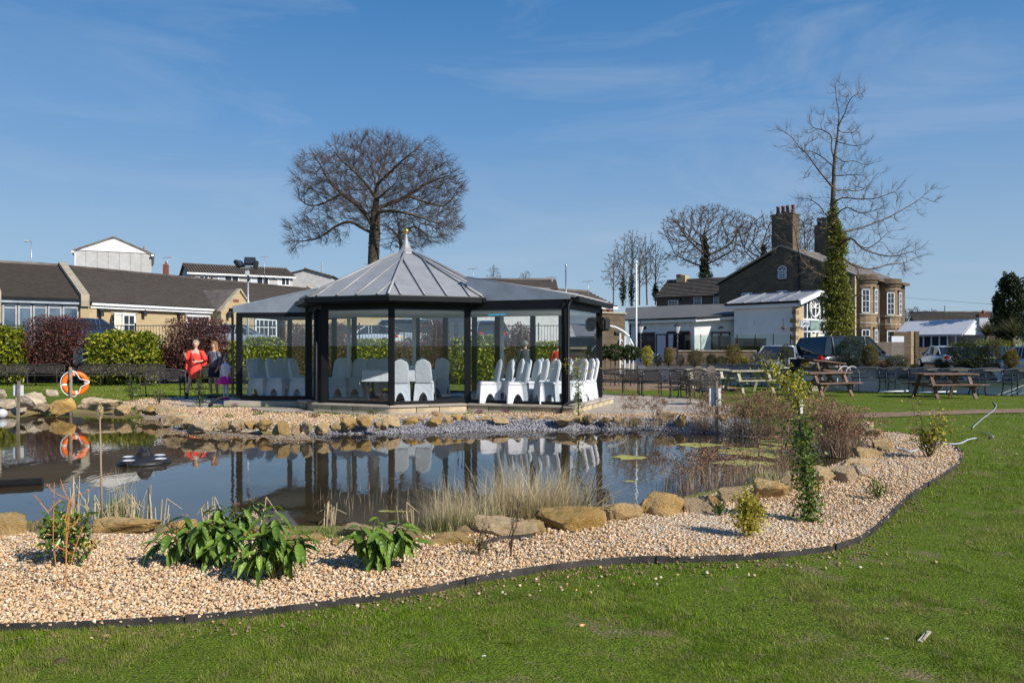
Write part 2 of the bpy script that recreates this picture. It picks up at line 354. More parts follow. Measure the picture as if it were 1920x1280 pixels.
# pond bed
b = NB('pond_silt'); M['silt'] = b.pbr(b.mix(b.rng(b.noise(1.5, 6), .4, .65), (.2, .145, .08), (.22, .2, .06)), .9, 0, b.bump(b.noise(12, 4), .5, .03), .2)
# lawn ground under the blades
b = NB('lawn_ground'); f = b.rng(b.noise(1.3, 9, rough=.8), .53, .62)
cc = b.mix(f, b.mix(b.rng(b.noise(14, 4), .3, .7), (.09, .14, .01), (.155, .22, .018)), (.26, .19, .11))
cc = b.mix(b.rng(b.noise(70, 3, rough=.7), .44, .6, 0, .6), cc, (.03, .05, .006)); cc = b.mix(b.rng(b.noise(38, 4, rough=.7), .56, .7, 0, .7), cc, (.24, .25, .07))
M['lawn'] = b.pbr(cc, .95, 0, b.bump(b.noise(60, 4), .8, .03), .1)
b = NB('grass_blades'); g = b.n('ShaderNodeNewGeometry').outputs['Random Per Island']; pn = b.noise(.7, 4, rough=.6); p2_ = b.noise(3.2, 3)
cc = b.ramp(g, ((0, (.035, .075, .002)), (.4, (.14, .235, .005)), (.84, (.29, .41, .014)), (.92, (.5, .46, .16)), (1, (.62, .55, .33))))
cc = b.mix(b.rng(pn, .46, .62, 0, .55), cc, (.38, .33, .11)); cc = b.mix(b.rng(p2_, .45, .62, 0, .5), cc, (.06, .13, .006)); cc = b.mix(b.rng(b.noise(11, 3), .52, .68, 0, .6), cc, (.3, .24, .12))
p = b.n('ShaderNodeBsdfPrincipled', {'Base Color': cc, 'Roughness': .6, 'Specular IOR Level': .15}); t = b.n('ShaderNodeBsdfTranslucent', {'Color': cc})
m_ = b.n('ShaderNodeMixShader', {0: .3, 1: p.outputs[0], 2: t.outputs[0]}); b.t.links.new(m_.outputs[0], b.out.inputs[0]); M['blade'] = b.m
def pebblemat(name, stops):
    b = NB(name); g = b.n('ShaderNodeNewGeometry').outputs['Random Per Island']
    return b.pbr(b.mix(b.rng(b.noise(60, 2), .3, .7, 0, .3), b.ramp(g, stops), dk(stops[len(stops)//2][1], .7)), .7, 0, b.bump(b.noise(180, 2), .3, .003), .3)
PINK = ((0, (.24, .14, .08)), (.2, (.5, .32, .17)), (.4, (.72, .54, .34)), (.6, (.64, .38, .17)), (.8, (.82, .7, .52)), (1, (.36, .29, .22)))
M['pebble'] = pebblemat('buff_pebbles', PINK)
M['shingle'] = pebblemat('grey_shingle', ((0, (.17, .165, .18)), (.5, (.3, .29, .31)), (1, (.5, .48, .5))))
def gravelmat(name, a, c, e, sc_=38):
    b = NB(name); v = b.n('ShaderNodeTexVoronoi', {'Vector': b.co(), 'Scale': sc_}); s = b.n('ShaderNodeSeparateColor', {0: v.outputs['Color']})
    return b.pbr(b.ramp(s.outputs[0], ((0, a), (.5, c), (1, e))), .8, 0, b.bump(v.outputs['Distance'], 1., .02), .3)
M['gravel'] = gravelmat('buff_gravel_base', (.4, .28, .17), (.55, .42, .29), (.64, .55, .44))
M['gravel_grey'] = gravelmat('grey_gravel_base', (.13, .13, .14), (.24, .23, .25), (.36, .35, .37))
# sandstone boulders
b = NB('ochre_boulder'); o_ = b.n('ShaderNodeObjectInfo').outputs['Random']; n_ = b.noise(3, 7, rough=.65); n2_ = b.noise(22, 4)
cc = b.mix(b.rng(n_, .35, .68), (.7, .48, .21), (.58, .33, .09)); cc = b.mix(b.rng(n2_, .45, .75, 0, .6), cc, (.8, .63, .38))
cc = b.mix(b.rng(b.noise(2.1, 5), .6, .72, 0, .6), cc, (.17, .13, .065)); gm = b.n('ShaderNodeNewGeometry')
up = b.n('ShaderNodeSeparateXYZ', {0: gm.outputs['Normal']}).outputs[2]
cc = b.mix(b.math('MULTIPLY', b.rng(up, .5, .95), b.rng(b.noise(5, 5), .5, .62, 0, .5)), cc, (.2, .17, .04))
cc = b.n('ShaderNodeHueSaturation', {'Color': cc, 'Value': b.rng(o_, 0, 1, .75, 1.15), 'Saturation': b.rng(b.math('FRACT', b.math('MULTIPLY', o_, 9.7)), 0, 1, .7, 1.1)}).outputs[0]
M['boulder'] = b.pbr(cc, .9, 0, b.bump(b.math('ADD', b.noise(6, 10, rough=.8), b.math('MULTIPLY', n2_, .6)), 1., .07), .25)
M['boulder_grey'] = mat('pale_pinkish_boulder', (.46, .36, .25), .9, .25, 4, 1., 12, bd=.05, c2=(.6, .5, .38))
b = NB('veined_glossy_leaf'); g = b.n('ShaderNodeObjectInfo').outputs['Random']; s = b.n('ShaderNodeSeparateXYZ', {0: b.co()})
v = b.math('ABSOLUTE', b.math('SINE', b.math('MULTIPLY', s.outputs[0], 115.))); vein = b.rng(v, 0, .35, 1, 0)
cc = b.mix(g, (.06, .12, .012), (.2, .31, .04)); cc = b.mix(b.math('MULTIPLY', vein, .4), cc, (.2, .3, .08))
p = b.n('ShaderNodeBsdfPrincipled', {'Base Color': cc, 'Roughness': .4, 'Specular IOR Level': .4, 'Normal': b.bump(v, .5, .004)})
t = b.n('ShaderNodeBsdfTranslucent', {'Color': cc}); m_ = b.n('ShaderNodeMixShader', {0: .2, 1: p.outputs[0], 2: t.outputs[0]}); b.t.links.new(m_.outputs[0], b.out.inputs[0]); M['viburnum'] = b.m
# ------------------------------------------------------------ ground, pond, gravel, lawn
def xy(v): return (v[0], v[1])
WZ = -.15
near = [(-700, 978), (-200, 985), (0, 985), (200, 1000), (400, 1000), (600, 1000), (760, 1000), (880, 992), (1000, 985), (1100, 975), (1180, 960), (1250, 945), (1350, 925), (1430, 912), (1500, 895), (1560, 880), (1600, 860), (1625, 842), (1622, 826)]
far = [(1590, 816), (1480, 812), (1340, 812), (1240, 806), (1150, 805), (1000, 807), (860, 809), (740, 812), (620, 813), (540, 813), (470, 812), (400, 806), (350, 804), (315, 798), (300, 786), (280, 777), (200, 776), (100, 773), (0, 776), (-300, 776)]
POND = [xy(v) for v in smooth_line([G(a, b_, WZ) for a, b_ in near + far], 3, True)]
edge_px = [(-260, 1180), (-100, 1172), (0, 1168), (150, 1163), (300, 1155), (450, 1143), (600, 1126), (700, 1112), (800, 1098), (900, 1078), (1000, 1062), (1100, 1050), (1200, 1042), (1300, 1041), (1400, 1037), (1500, 1029), (1570, 1018), (1620, 1000), (1665, 965), (1700, 930), (1740, 903), (1770, 885), (1795, 868), (1806, 850), (1795, 838), (1765, 826), (1725, 815), (1685, 809), (1640, 806)]
EDGE = [xy(v) for v in smooth_line([G(a, b_, .05) for a, b_ in edge_px], 5)]
BED = EDGE + [xy(G(a, b_, 0)) for a, b_ in [(1615, 812), (1610, 825), (1625, 842), (1600, 862), (1550, 880), (1500, 893), (1430, 912), (1350, 930), (1250, 950), (1180, 965), (1100, 985), (1000, 996), (880, 1004), (760, 1015), (600, 1016), (400, 1012), (200, 1008), (0, 1000), (-300, 1000)]]
PINKB = [xy(G(a, b_, 0)) for a, b_ in [(225, 755), (270, 748), (330, 748), (350, 765), (470, 766), (470, 772), (560, 776), (740, 780), (900, 777), (1060, 774), (1120, 776), (1300, 776), (1380, 778), (1380, 786), (1240, 786), (1060, 787), (900, 786), (740, 790), (600, 800), (470, 798), (380, 792), (320, 784), (260, 768)]]
GREYB = [xy(G(a, b_, 0)) for a, b_ in [(310, 782), (380, 795), (470, 800), (560, 800), (640, 794), (740, 788), (900, 784), (1060, 783), (1240, 783), (1400, 783), (1420, 806), (1240, 800), (1000, 800), (860, 802), (640, 807), (540, 812), (470, 811), (400, 805), (350, 800), (305, 790)]]
def Hxy(x, y):
    x = np.asarray(x, float); y = np.asarray(y, float); d = sdist(x, y, POND)
    h = np.where(d > .3, 0, np.where(d > -.5, -.42 * np.clip((.3 - d) / .8, 0, 1) ** 1.1, -.42 - .35 * np.clip((-.5 - d) / 1.2, 0, 1)))
    return h + np.where(d > .3, 1, .3) * (vnoise(x, y, .6, 3) - .5) * .03
gx = np.unique(np.round(np.concatenate([[-3000, -900, -300, -120, -60, -35, -24], np.arange(-18, 13, .16), [16, 20, 28, 40, 70, 140, 400, 1200, 3000]]), 3))
gy = np.unique(np.round(np.concatenate([[-3000, -600, -100, -20, -4, 0, 2], np.arange(3, 21, .16), [22, 24, 27, 31, 36, 45, 60, 80, 120, 200, 400, 900, 3500]]), 3))
X, Y_ = np.meshgrid(gx, gy); Zg = np.zeros(X.shape); mk = (X > -17) & (X < 12) & (Y_ > 3) & (Y_ < 21); Zg[mk] = Hxy(X[mk], Y_[mk])
idx = np.arange(X.size).reshape(X.shape)
fc = np.stack([idx[:-1, :-1], idx[:-1, 1:], idx[1:, 1:], idx[1:, :-1]], -1).reshape(-1, 4)
o = link(npmesh(np.stack([X, Y_, Zg], -1).reshape(-1, 3), fc), 'lawn', M['lawn'], smooth=True); tag(o, 'mown green lawn running round the pond garden', kind='structure')
o.data.materials.append(M['silt'])
cx = X[:-1, :-1].ravel() + .08; cy = Y_[:-1, :-1].ravel() + .08
mi = ((sdist(cx, cy, POND) < np.where(cy < 12.5, .75, .22)) & (cy > 3) & (cy < 21) & (cx > -18) & (cx < 13)).astype(np.int32); o.data.polygons.foreach_set('material_index', mi)
def sheet(poly, name, m, dz, spacing=.3, kind='structure', flat=None, label=None):
    poly = [p for i, p in enumerate(poly) if i == 0 or (Vector(p) - Vector(poly[i-1])).length > .01]
    a = np.array(poly); n = len(poly); xs = np.arange(a[:, 0].min(), a[:, 0].max(), spacing); ys = np.arange(a[:, 1].min(), a[:, 1].max(), spacing)
    XX, YY = np.meshgrid(xs, ys); XX = XX.ravel() + rng.uniform(-.2, .2, XX.size) * spacing; YY = YY.ravel() + rng.uniform(-.2, .2, YY.size) * spacing
    ok = sdist(XX, YY, poly) < -spacing * .35; pts = [Vector(p) for p in poly] + [Vector((p, q)) for p, q in zip(XX[ok], YY[ok])]
    vs, es, fs, *_ = geometry.delaunay_2d_cdt(pts, [(i, (i+1) % n) for i in range(n)], [list(range(n))], 1, 1e-5)
    V = np.array([(v.x, v.y) for v in vs]); z = (Hxy(V[:, 0], V[:, 1]) if flat is None else np.full(len(V), flat)) + dz
    o = link(npmesh(np.column_stack([V, z]), [tuple(f) for f in fs if len(f) == 3]), name, m, smooth=True)
    if o.data.polygons[0].normal.z < 0: o.data.flip_normals()
    return tag(o, label, kind=kind)
sheet(BED, 'gravel_bed', M['gravel'], .03, .25, label='buff gravel bed curving along the near side of the pond')
sheet(PINKB, 'gravel_border', M['gravel'], .012, .25, label='strip of buff gravel between the glass pavilion and the pond rocks')
sheet(GREYB, 'shingle_beach', M['gravel_grey'], .016, .12, label='grey shingle margin along the far pond bank')
wp = [(v[0], v[1]) for v in POND]; c_ = np.mean(wp, axis=0)
big = [xy(G(a, b_, WZ)) for a, b_ in [(-760, 985), (-300, 995), (0, 1000), (400, 1015), (760, 1015), (1000, 1000), (1250, 965), (1430, 930), (1560, 895), (1625, 868), (1665, 842), (1650, 818), (1590, 808), (1340, 804), (1000, 800), (640, 805), (470, 804), (330, 792), (290, 772), (0, 768), (-400, 768)]]
o = sheet(big, 'pond_water', M['water'], 0, .8, flat=WZ, label='still brown pond water mirroring the pavilion and blue sky')
# black plastic edging strip
def ribbon(pts, z0, z1, th, n0=None):
    mb = MB(); pts = [Vector((p[0], p[1])) for p in pts]; nr = []
    for i in range(len(pts)):
        t = (pts[min(i+1, len(pts)-1)] - pts[max(i-1, 0)]).normalized(); nr.append(Vector((t.y, -t.x)) * th / 2)
    vs = []; fs = []
    for p, q in zip(pts, nr): vs += [(p.x-q.x, p.y-q.y, z0), (p.x+q.x, p.y+q.y, z0), (p.x+q.x, p.y+q.y, z1), (p.x-q.x, p.y-q.y, z1)]
    for i in range(len(pts)-1):
        a = i*4
        for k in range(4): fs.append((a+k, a+(k+1) % 4, a+4+(k+1) % 4, a+4+k))
    fs += [(0, 1, 2, 3), (len(vs)-4, len(vs)-3, len(vs)-2, len(vs)-1)]
    return mb.add(vs, fs)
et = thing('garden_edging', 'black plastic edging strip dividing gravel bed from the front lawn', 'edging', (EDGE[10][0], EDGE[10][1], 0))
cuts = [0, 22, 44, 62, 80, 100, 118, len(EDGE) - 1]
for a, c in zip(cuts[:-1], cuts[1:]):
    ribbon(EDGE[a:c+1], -.03, .05 + rnd(-.004, .004), .009).build('edging_length', M['edging'], et, world=True)
for c in cuts[1:-1]:
    p = EDGE[c]; q = EDGE[c+1]; d = Vector((q[0]-p[0], q[1]-p[1])).normalized()
    mb = MB(); mb.beam((p[0]-d.x*.035+.006*d.y, p[1]-d.y*.035-.006*d.x, .025), (p[0]+d.x*.035+.006*d.y, p[1]+d.y*.035-.006*d.x, .025), .022, .05); mb.build('joint_clip', M['edging'], et, world=True)
# black plastic strip between near boulders and gravel
ti = [xy(G(a, b_, .04)) for a, b_ in [(905, 1022), (940, 1012), (985, 1008), (1000, 1006)]]
o = ribbon(smooth_line([Vector((*p, 0)) for p in ti], 4), .0, .07, .01).build('plastic_edge_scrap', M['edging']); tag(o, 'short black edging scrap behind the gravel below the two big boulders', 'edging')
# pebbles, blades
def ico(sub):
    bm = bmesh.new(); bmesh.ops.create_icosphere(bm, subdivisions=sub, radius=1); V = np.array([v.co[:] for v in bm.verts]); Fc = np.array([[v.index for v in f.verts] for f in bm.faces]); bm.free(); return V, Fc
I1 = ico(1)
def scatter_pts(n, poly, x0, x1, y0, y1, pw=2.0):
    """random points in poly, dense near the camera"""
    u = rng.random(n); y = (y0**(1-pw) + u * (y1**(1-pw) - y0**(1-pw)))**(1/(1-pw)) if pw != 1 else y0*(y1/y0)**u
    hx = .72 * y + .4; x = rng.uniform(-1, 1, n) * hx; k = (x > x0) & (x < x1) & (poly if isinstance(poly, bool) else inpoly(x, y, poly)); return x[k], y[k]
def stones(x, y, z, s, name, m, label, sub=I1, jz=.5):
    n = len(x); V, Fc = sub; r = rng.random((n, len(V))) * .5 + .72
    sc3 = np.stack([s * rng.uniform(.8, 1.35, n), s * rng.uniform(.6, 1.1, n), s * rng.uniform(.4, .8, n)], 1)
    W = V[None] * r[..., None] * sc3[:, None]; a = rng.uniform(0, 2*pi, n); t = rng.normal(0, .45, n)
    ca, sa, ct, st = np.cos(a)[:, None], np.sin(a)[:, None], np.cos(t)[:, None], np.sin(t)[:, None]
    x1 = W[..., 0]; z1 = W[..., 2]; X1 = x1*ct + z1*st; Z1 = -x1*st + z1*ct; y1 = W[..., 1]
    out_ = np.stack([X1*ca - y1*sa + x[:, None], X1*sa + y1*ca + y[:, None], Z1 + z[:, None]], -1)
    Fa = (Fc[None] + (np.arange(n) * len(V))[:, None, None]).reshape(-1, 3)
    o = link(npmesh(out_.reshape(-1, 3), Fa), name, m); return tag(o, label, kind='stuff')
OCT = (np.array([(1,0,0),(-1,0,0),(0,1,0),(0,-1,0),(0,0,1),(0,0,-1)], float), np.array([(0,2,4),(2,1,4),(1,3,4),(3,0,4),(2,0,5),(1,2,5),(3,1,5),(0,3,5)]))
x, y = scatter_pts(84000, BED, -6, 4, 4.1, 7.6, 1.6); d = sdist(x, y, POND); k = (d > .45); x, y = x[k], y[k]
s = rng.uniform(.0055, .0145, len(x)) * (1 + .5 * (rng.random(len(x)) > .94)); stones(x, y, .034 + rng.uniform(-.004, .012, len(x)), s, 'gravel_pebbles', M['pebble'], 'loose buff and white pebbles filling the near gravel bed', OCT if False else I1)
x, y = scatter_pts(60000, BED, -6, 8, 7.6, 14.5, 1.6)
stones(x, y, .036 + rng.uniform(-.004, .012, len(x)), rng.uniform(.011, .021, len(x)), 'gravel_pebbles', M['pebble'], 'loose buff pebbles in the far right sweep of the gravel bed', OCT)
x, y = scatter_pts(60000, PINKB, -12, 8, 15.3, 25, 1.2); stones(x, y, .02 + rng.uniform(-.004, .015, len(x)), rng.uniform(.014, .028, len(x)), 'gravel_pebbles', M['pebble'], 'buff pebbles in the border in front of the pavilion plinth', OCT)
x, y = scatter_pts(60000, GREYB, -12, 8, 14.6, 18, 1.2); stones(x, y, Hxy(x, y) + .02 + rng.uniform(0, .02, len(x)), rng.uniform(.013, .03, len(x)), 'shingle_stones', M['shingle'], 'loose grey shingle stones at the far water line', OCT)
def blades(x, y, z, h, wd, lean=.5, seg=2, lx=None, bend=1.0):
    """curved grass blades as tapered strips: arrays in, vertex and face arrays out"""
    n = len(x); a = rng.uniform(0, 2*pi, n); ln = np.abs(rng.normal(0, lean, n)); dx = np.cos(a)*ln; dy = np.sin(a)*ln
    if lx is not None: dx = dx + lx[0]; dy = dy + lx[1]
    fa = a + rng.uniform(.8, 2.2, n); px_, py_ = np.cos(fa), np.sin(fa); V = []
    for i in range(seg + 1):
        t = i / seg; w_ = wd * (1 - t) if i else wd; off = t**(1 + bend*.8)
        cxx = x + dx*h*off; cyy = y + dy*h*off; cz = z + h * (t - .28 * np.minimum(np.hypot(dx, dy), 1.2) * t*t)
        if i < seg: V += [np.stack([cxx - px_*w_/2, cyy - py_*w_/2, cz], -1), np.stack([cxx + px_*w_/2, cyy + py_*w_/2, cz], -1)]
        else: V += [np.stack([cxx, cyy, cz], -1)]
    nv = len(V); V = np.stack(V, 1).reshape(-1, 3); tri = []
    for i in range(seg - 1): b_ = i*2; tri += [(b_, b_+1, b_+3), (b_, b_+3, b_+2)]
    b_ = (seg-1)*2; tri.append((b_, b_+1, b_+2)); tri = np.array(tri)
    Fa = (tri[None] + (np.arange(n)*nv)[:, None, None]).reshape(-1, 3); return V, Fa
KEEP = lambda x, y: (~inpoly(x, y, BED)) & (sdist(x, y, POND) > .35)
def patch(x, y): return vnoise(x, y, 1.1, 5)*.35 + vnoise(x, y, 3.1, 6)*.35 + vnoise(x, y, 9, 9)*.3
def lawn_blades(n, y0, y1, hm, wd, seg, label, pw=2.0, x0=-99, thr=.4):
    x, y = scatter_pts(n, True, x0, 99, y0, y1, pw); k = KEEP(x, y); x, y = x[k], y[k]; pt = patch(x, y); de = np.minimum(sdist(x, y, BED), 2)
    k = rng.random(len(x)) < np.clip((pt - thr) * 8 + .1, .06, 1) * np.clip(.75 + de * 2.2, 0, 1); x, y, pt = x[k], y[k], pt[k]
    h = hm * rng.uniform(.5, 1.25, len(x)) * np.clip(.6 + pt*.8, .5, 1.3) * np.where(vnoise(x, y, 9, 12) > .8, 1.4, 1); V, Fa = blades(x, y, np.full(len(x), -.006), h, wd * rng.uniform(.7, 1.3, len(x)), .95, seg)
    o = link(npmesh(V, Fa), 'grass', M['blade']); return tag(o, label, kind='stuff')
lawn_blades(470000, 3.3, 5.6, .03, .0034, 2, 'short green grass blades of the lawn nearest the camera', 1.5)
lawn_blades(320000, 5.6, 10.5, .032, .0055, 1, 'short green grass blades of the middle lawn', 1.5)
lawn_blades(150000, 10.5, 24, .034, .011, 1, 'short green grass blades on the right lawn by the picnic tables', 1.5, 4.0)
x, y = scatter_pts(220000, True, -99, -5.5, 19.5, 33, 1.2); k = (inpoly(x, y, [xy(G(a, b_, 0)) for a, b_ in [(-200, 714), (600, 714), (470, 742), (330, 744), (240, 750), (150, 742), (60, 730), (-200, 730)]])); x, y = x[k], y[k]; V, Fa = blades(x, y, np.zeros(len(x)), .045 * rng.uniform(.5, 1.2, len(x)), .014, .7, 1); tag(link(npmesh(V, Fa), 'grass', M['blade']), 'short grass blades on the far left lawn before the benches', kind='stuff')
# soil crumbs and stray pebbles along the edging
ex = []; ey = []
for i in range(0, 112):
    for k in range(22):
        p = EDGE[i]; q = EDGE[i+1]; t = rnd(0, 1); d = Vector((q[0]-p[0], q[1]-p[1])).normalized(); of = abs(random.gauss(0, .14)) + .012
        if random.random() < .2 + .8 * vnoise(p[0], p[1], 2.0, 21) ** 2: ex.append(p[0]+(q[0]-p[0])*t + d.y*of); ey.append(p[1]+(q[1]-p[1])*t - d.x*of)
ex = np.array(ex); ey = np.array(ey); stones(ex, ey, rng.uniform(0, .012, len(ex)), rng.uniform(.004, .014, len(ex)), 'soil_crumbs', M['dirt'], 'crumbs of dry soil along the edging')
fxs, fys = scatter_pts(15000, True, -9, 9, 3.4, 9, 1.5); pt_ = patch(fxs, fys); k = KEEP(fxs, fys) & (pt_ < .43); fxs, fys = fxs[k], fys[k]; stones(fxs, fys, rng.uniform(.0, .012, len(fxs)), rng.uniform(.0025, .006, len(fxs)), 'soil_crumbs', M['soil'], 'bare earth crumbs in thin patches of the front lawn', OCT)
ex = rng.uniform(-2.5, 3, 60); ey = 4.4 + (ex + 2.5)*.28 + rng.uniform(-.3, .1, 60); k = ~inpoly(ex, ey, BED); ex, ey = ex[k], ey[k]
stones(ex, ey, np.full(len(ex), .012), rng.uniform(.008, .016, len(ex)), 'stray_pebbles', M['pebble'], 'stray pebbles kicked from the bed onto the grass')
for (px, py, s, lb) in ((198, 1192, .018, 'buff pebble lying on the grass at the bottom left'), (1090, 1172, .016, 'pale pink stone lying in the lawn below the edging curve'), (1125, 1063, .02, 'flat pink stone beside the edging'), (1535, 1030, .022, 'pale angular stone leaning on the edging under the yellow shrub'), (1755, 1053, .02, 'flat pale stone on a bare patch of lawn')):
    g_ = G(px, py, .01); me = npmesh(I1[0] * (rng.random((12, 1)) if False else 1) * np.array([s*1.3, s*.8, s*.6]) * rng.uniform(.8, 1.2, (len(I1[0]), 1)), I1[1]); o = link(me, 'stone', M['pebble']); o.location = g_; o.rotation_euler = (0, 0, rnd(0, 6)); tag(o, lb, 'stone')
mb = MB(); mb.beam((-.07, 0, 0), (.075, .012, .004), .022, .008); mb.beam((-.05, -.012, .006), (.06, .006, .012), .01, .006); o = mb.build('wood_splinter', M['pale_wood']); o.location = G(1735, 1194, .02); o.rotation_euler = (0, R(-6), R(38)); tag(o, 'split pale wood splinter lying on the front lawn', 'splinter')
for (px, py) in ((907, 1240), (1662, 1207)):
    t = thing('daisy', 'white daisy flower in the lawn, ' + ('the one in the centre foreground' if px < 1000 else 'the one left of the wood splinter'), 'daisy', G(px, py, 0), group='daisies in the lawn')
    mb = MB()
    for k in range(9): a = k*2*pi/9; mb.poly3([(0, 0, .032), (cos(a-.2)*.009, sin(a-.2)*.009, .033), (cos(a)*.012, sin(a)*.012, .031), (cos(a+.2)*.009, sin(a+.2)*.009, .033)], .0006)
    mb.build('petals', M['white'], t); MB().lathe([(.001, .031), (.004, .034), (.001, .036)], 6).build('flower_centre', M['flower'], t); MB().tube([(0, 0, 0), (.003, 0, .032)], .001, 4).build('stem', M['leaf_fresh'], t)
g_ = G(115, 1240, 0); s = I1[0]*np.array([.045, .035, .02]); o = link(npmesh(s * rng.uniform(.7, 1.2, (len(s), 1)), I1[1]), 'molehill_lump', M['soil']); o.location = g_; tag(o, 'dark clod of earth in the lawn at the bottom left', 'clod')
fx = rng.uniform(-3.2, 5.5, 130); fy = rng.uniform(4.0, 10.5, 130); k = (sdist(fx, fy, POND) > .4) & (np.abs(fx) < fy * .72); fx, fy = fx[k], fy[k]; M['fallen'] = leafmat('fallen_leaves', (.16, .08, .03), (.34, .2, .08), .8, .4, .1)
n_f = len(fx); a_f = rng.uniform(0, 6.28, n_f); s_f = rng.uniform(.008, .022, n_f); zf_ = np.where(inpoly(fx, fy, BED), .048, .012); cf, sf = np.cos(a_f) * s_f, np.sin(a_f) * s_f
Vf = np.stack([np.stack([fx - cf, fy - sf, zf_], -1), np.stack([fx + sf * .5, fy - cf * .5, zf_ + .004], -1), np.stack([fx + cf, fy + sf, zf_ + .001], -1), np.stack([fx - sf * .5, fy + cf * .5, zf_ + .005], -1)], 1).reshape(-1, 3)
tag(link(npmesh(Vf, np.arange(n_f * 4).reshape(-1, 4)), 'leaves', M['fallen']), 'dry brown leaf scraps on the gravel and grass', kind='stuff')
# ---------------------------------------------------------------- worn dirt path and other ground strips
dp = [xy(G(a, b_, 0)) for a, b_ in [(1590, 784), (1700, 781), (1830, 776), (2100, 770), (2100, 764), (1900, 767), (1780, 770), (1660, 774), (1590, 776)]]
o = sheet(smooth_line([Vector((*p, 0)) for p in dp], 3, True) and [xy(v) for v in smooth_line([Vector((*p, 0)) for p in dp], 3, True)], 'dirt_path', M['dirt'], .004, .6, flat=.008, label='strip of worn brown earth crossing the right lawn')
# boulders
def boulder(seed, blocky=.48):
    V, Fc = ico(5); r = np.random.default_rng(seed); V = np.sign(V) * np.abs(V) ** blocky
    for _ in range(16):   # flat cleaved faces
        n = r.normal(size=3); n /= np.linalg.norm(n); d = r.uniform(.52, .92); t = V @ n; V = V - np.outer(np.maximum(t - d, 0), n) * .97
    from mathutils import noise as mn
    N = np.array([mn.fractal(Vector(v * 1.6) + Vector((seed * 7.3, 0, 0)), .8, 2.1, 5) for v in V]); N2 = np.array([abs(mn.noise(Vector(v * 5.5) + Vector((seed, 3, 0)))) for v in V]); N3 = np.array([mn.noise(Vector(v * 14.) + Vector((seed, 9, 2))) for v in V]); V = V * (1 + .12 * N[:, None] - .1 * N2[:, None] + .018 * N3[:, None])
    V = V / np.abs(V).max(0) * .5; me = npmesh(V, Fc); me.polygons.foreach_set('use_smooth', [True]*len(me.polygons)); return me
BM_ = [boulder(i + 3) for i in range(9)]
nb_ = 0
def put_boulder(x0, x1, yt, yb, lb, group=None, z=0., m='boulder', dep=.75, k=None, tilt=.12, mind=0.):
    global nb_
    Y0 = (EYE - z) * F / (yb - HZ); wd = (x1 - x0) / F * Y0 * 1.16; h = max((yb - yt) / F * Y0, .05); d = max(wd * dep, mind); h = h * .9
    me = BM_[(nb_ if k is None else k) % 9]; nb_ += 1
    if m != 'boulder':
        me = me.copy(); me.materials.clear()
    if not me.materials: me.materials.append(M[m])
    o = bpy.data.objects.new('boulder', me); col.objects.link(o); Yc = Y0 + d * .45
    o.location = (((x0 + x1) / 2 - 960) / F * Y0 * (Yc / Y0) , Yc, z + h * .32); o.scale = (wd, d, h * 1.38)
    o.rotation_euler = (rnd(-tilt, tilt), rnd(-tilt, tilt) * .6, rnd(-.25, .25)); MW[o] = Matrix.Identity(4); return tag(o, lb, 'boulder', group)
B = put_boulder
B(-45, 62, 958, 1012, 'large rough ochre boulder at the left edge, nearest the camera', dep=.45)
B(48, 135, 962, 1010, 'large ochre boulder beside the yellow-flowered mahonia', dep=.5)
B(160, 297, 974, 1008, 'long flat-topped ochre slab between the mahonia and the broad-leaved plants', dep=.5)
B(128, 168, 985, 1008, 'small ochre wedge stone between the mahonia and the long slab'); B(296, 322, 984, 1010, 'narrow ochre stone at the right end of the long flat-topped slab'); B(474, 560, 992, 1022, 'low brown stone behind the right plant of the foreground pair', dep=.5); B(758, 790, 996, 1022, 'small ochre stone left of the low mossy slab')
B(312, 372, 972, 1012, 'small orange block seen through the large glossy-leaved plants', dep=.6)
B(388, 470, 985, 1022, 'low ochre block hidden behind the left broad-leaved plant', dep=.6)
B(560, 612, 1002, 1026, 'small rounded brown stone between the two broad-leaved clumps', dep=.8)
B(615, 640, 1006, 1028, 'tiny brown stone left of the right broad-leaved plant', dep=.8)
B(636, 705, 984, 1010, 'pitted ochre rock above the right broad-leaved plant, left half', dep=.6)
B(700, 765, 984, 1008, 'pitted ochre rock above the right broad-leaved plant, right half', dep=.6)
B(782, 893, 1004, 1030, 'low mossy ochre slab at the foot of the dry grass tussock', dep=.4, mind=.25)
B(889, 1008, 973, 1014, 'broad grey-shadowed ochre boulder right of the dead plant stump', dep=.5, mind=.3)
B(1008, 1127, 956, 1004, 'long pale sandstone boulder with a mossy orange top', dep=.5, mind=.35)
B(1118, 1192, 943, 985, 'pale rounded sandstone boulder left of the tallest square block', dep=.7)
B(1190, 1278, 920, 974, 'tall square ochre boulder, the biggest block on the near bank', dep=.7)
B(1281, 1342, 930, 969, 'lumpy ochre boulder behind the green tuft, right of the tallest block', dep=.7)
B(1338, 1424, 916, 952, 'wide flat ochre boulder behind the yellow shrub', dep=.7)
B(1405, 1476, 898, 942, 'stepped ochre boulder left of the leafy climber on its stake', dep=.7)
B(1478, 1545, 896, 924, 'low brown boulder directly behind the leafy climber stem', dep=.6)
B(1455, 1500, 884, 910, 'small ochre stone in the grass behind the leafy climber', dep=.6)
B(1518, 1562, 872, 908, 'dark green mossy boulder right of the climber', dep=.7)
B(1556, 1608, 872, 910, 'ochre boulder with a cracked face beneath the dead shrub', dep=.7)
B(1590, 1624, 868, 900, 'smooth grey boulder at the right bend of the bank', dep=.7, m='boulder_grey')
B(1566, 1636, 856, 888, 'broad orange boulder stacked behind the smooth grey one', dep=.6)
B(1604, 1658, 838, 862, 'flat square sandstone slab at the right bend', dep=.6)
B(1632, 1676, 820, 845, 'grey-topped ochre block beside the white hose end', dep=.6)
B(1618, 1652, 801, 822, 'pale rounded stone below the small round boulder', dep=.7)
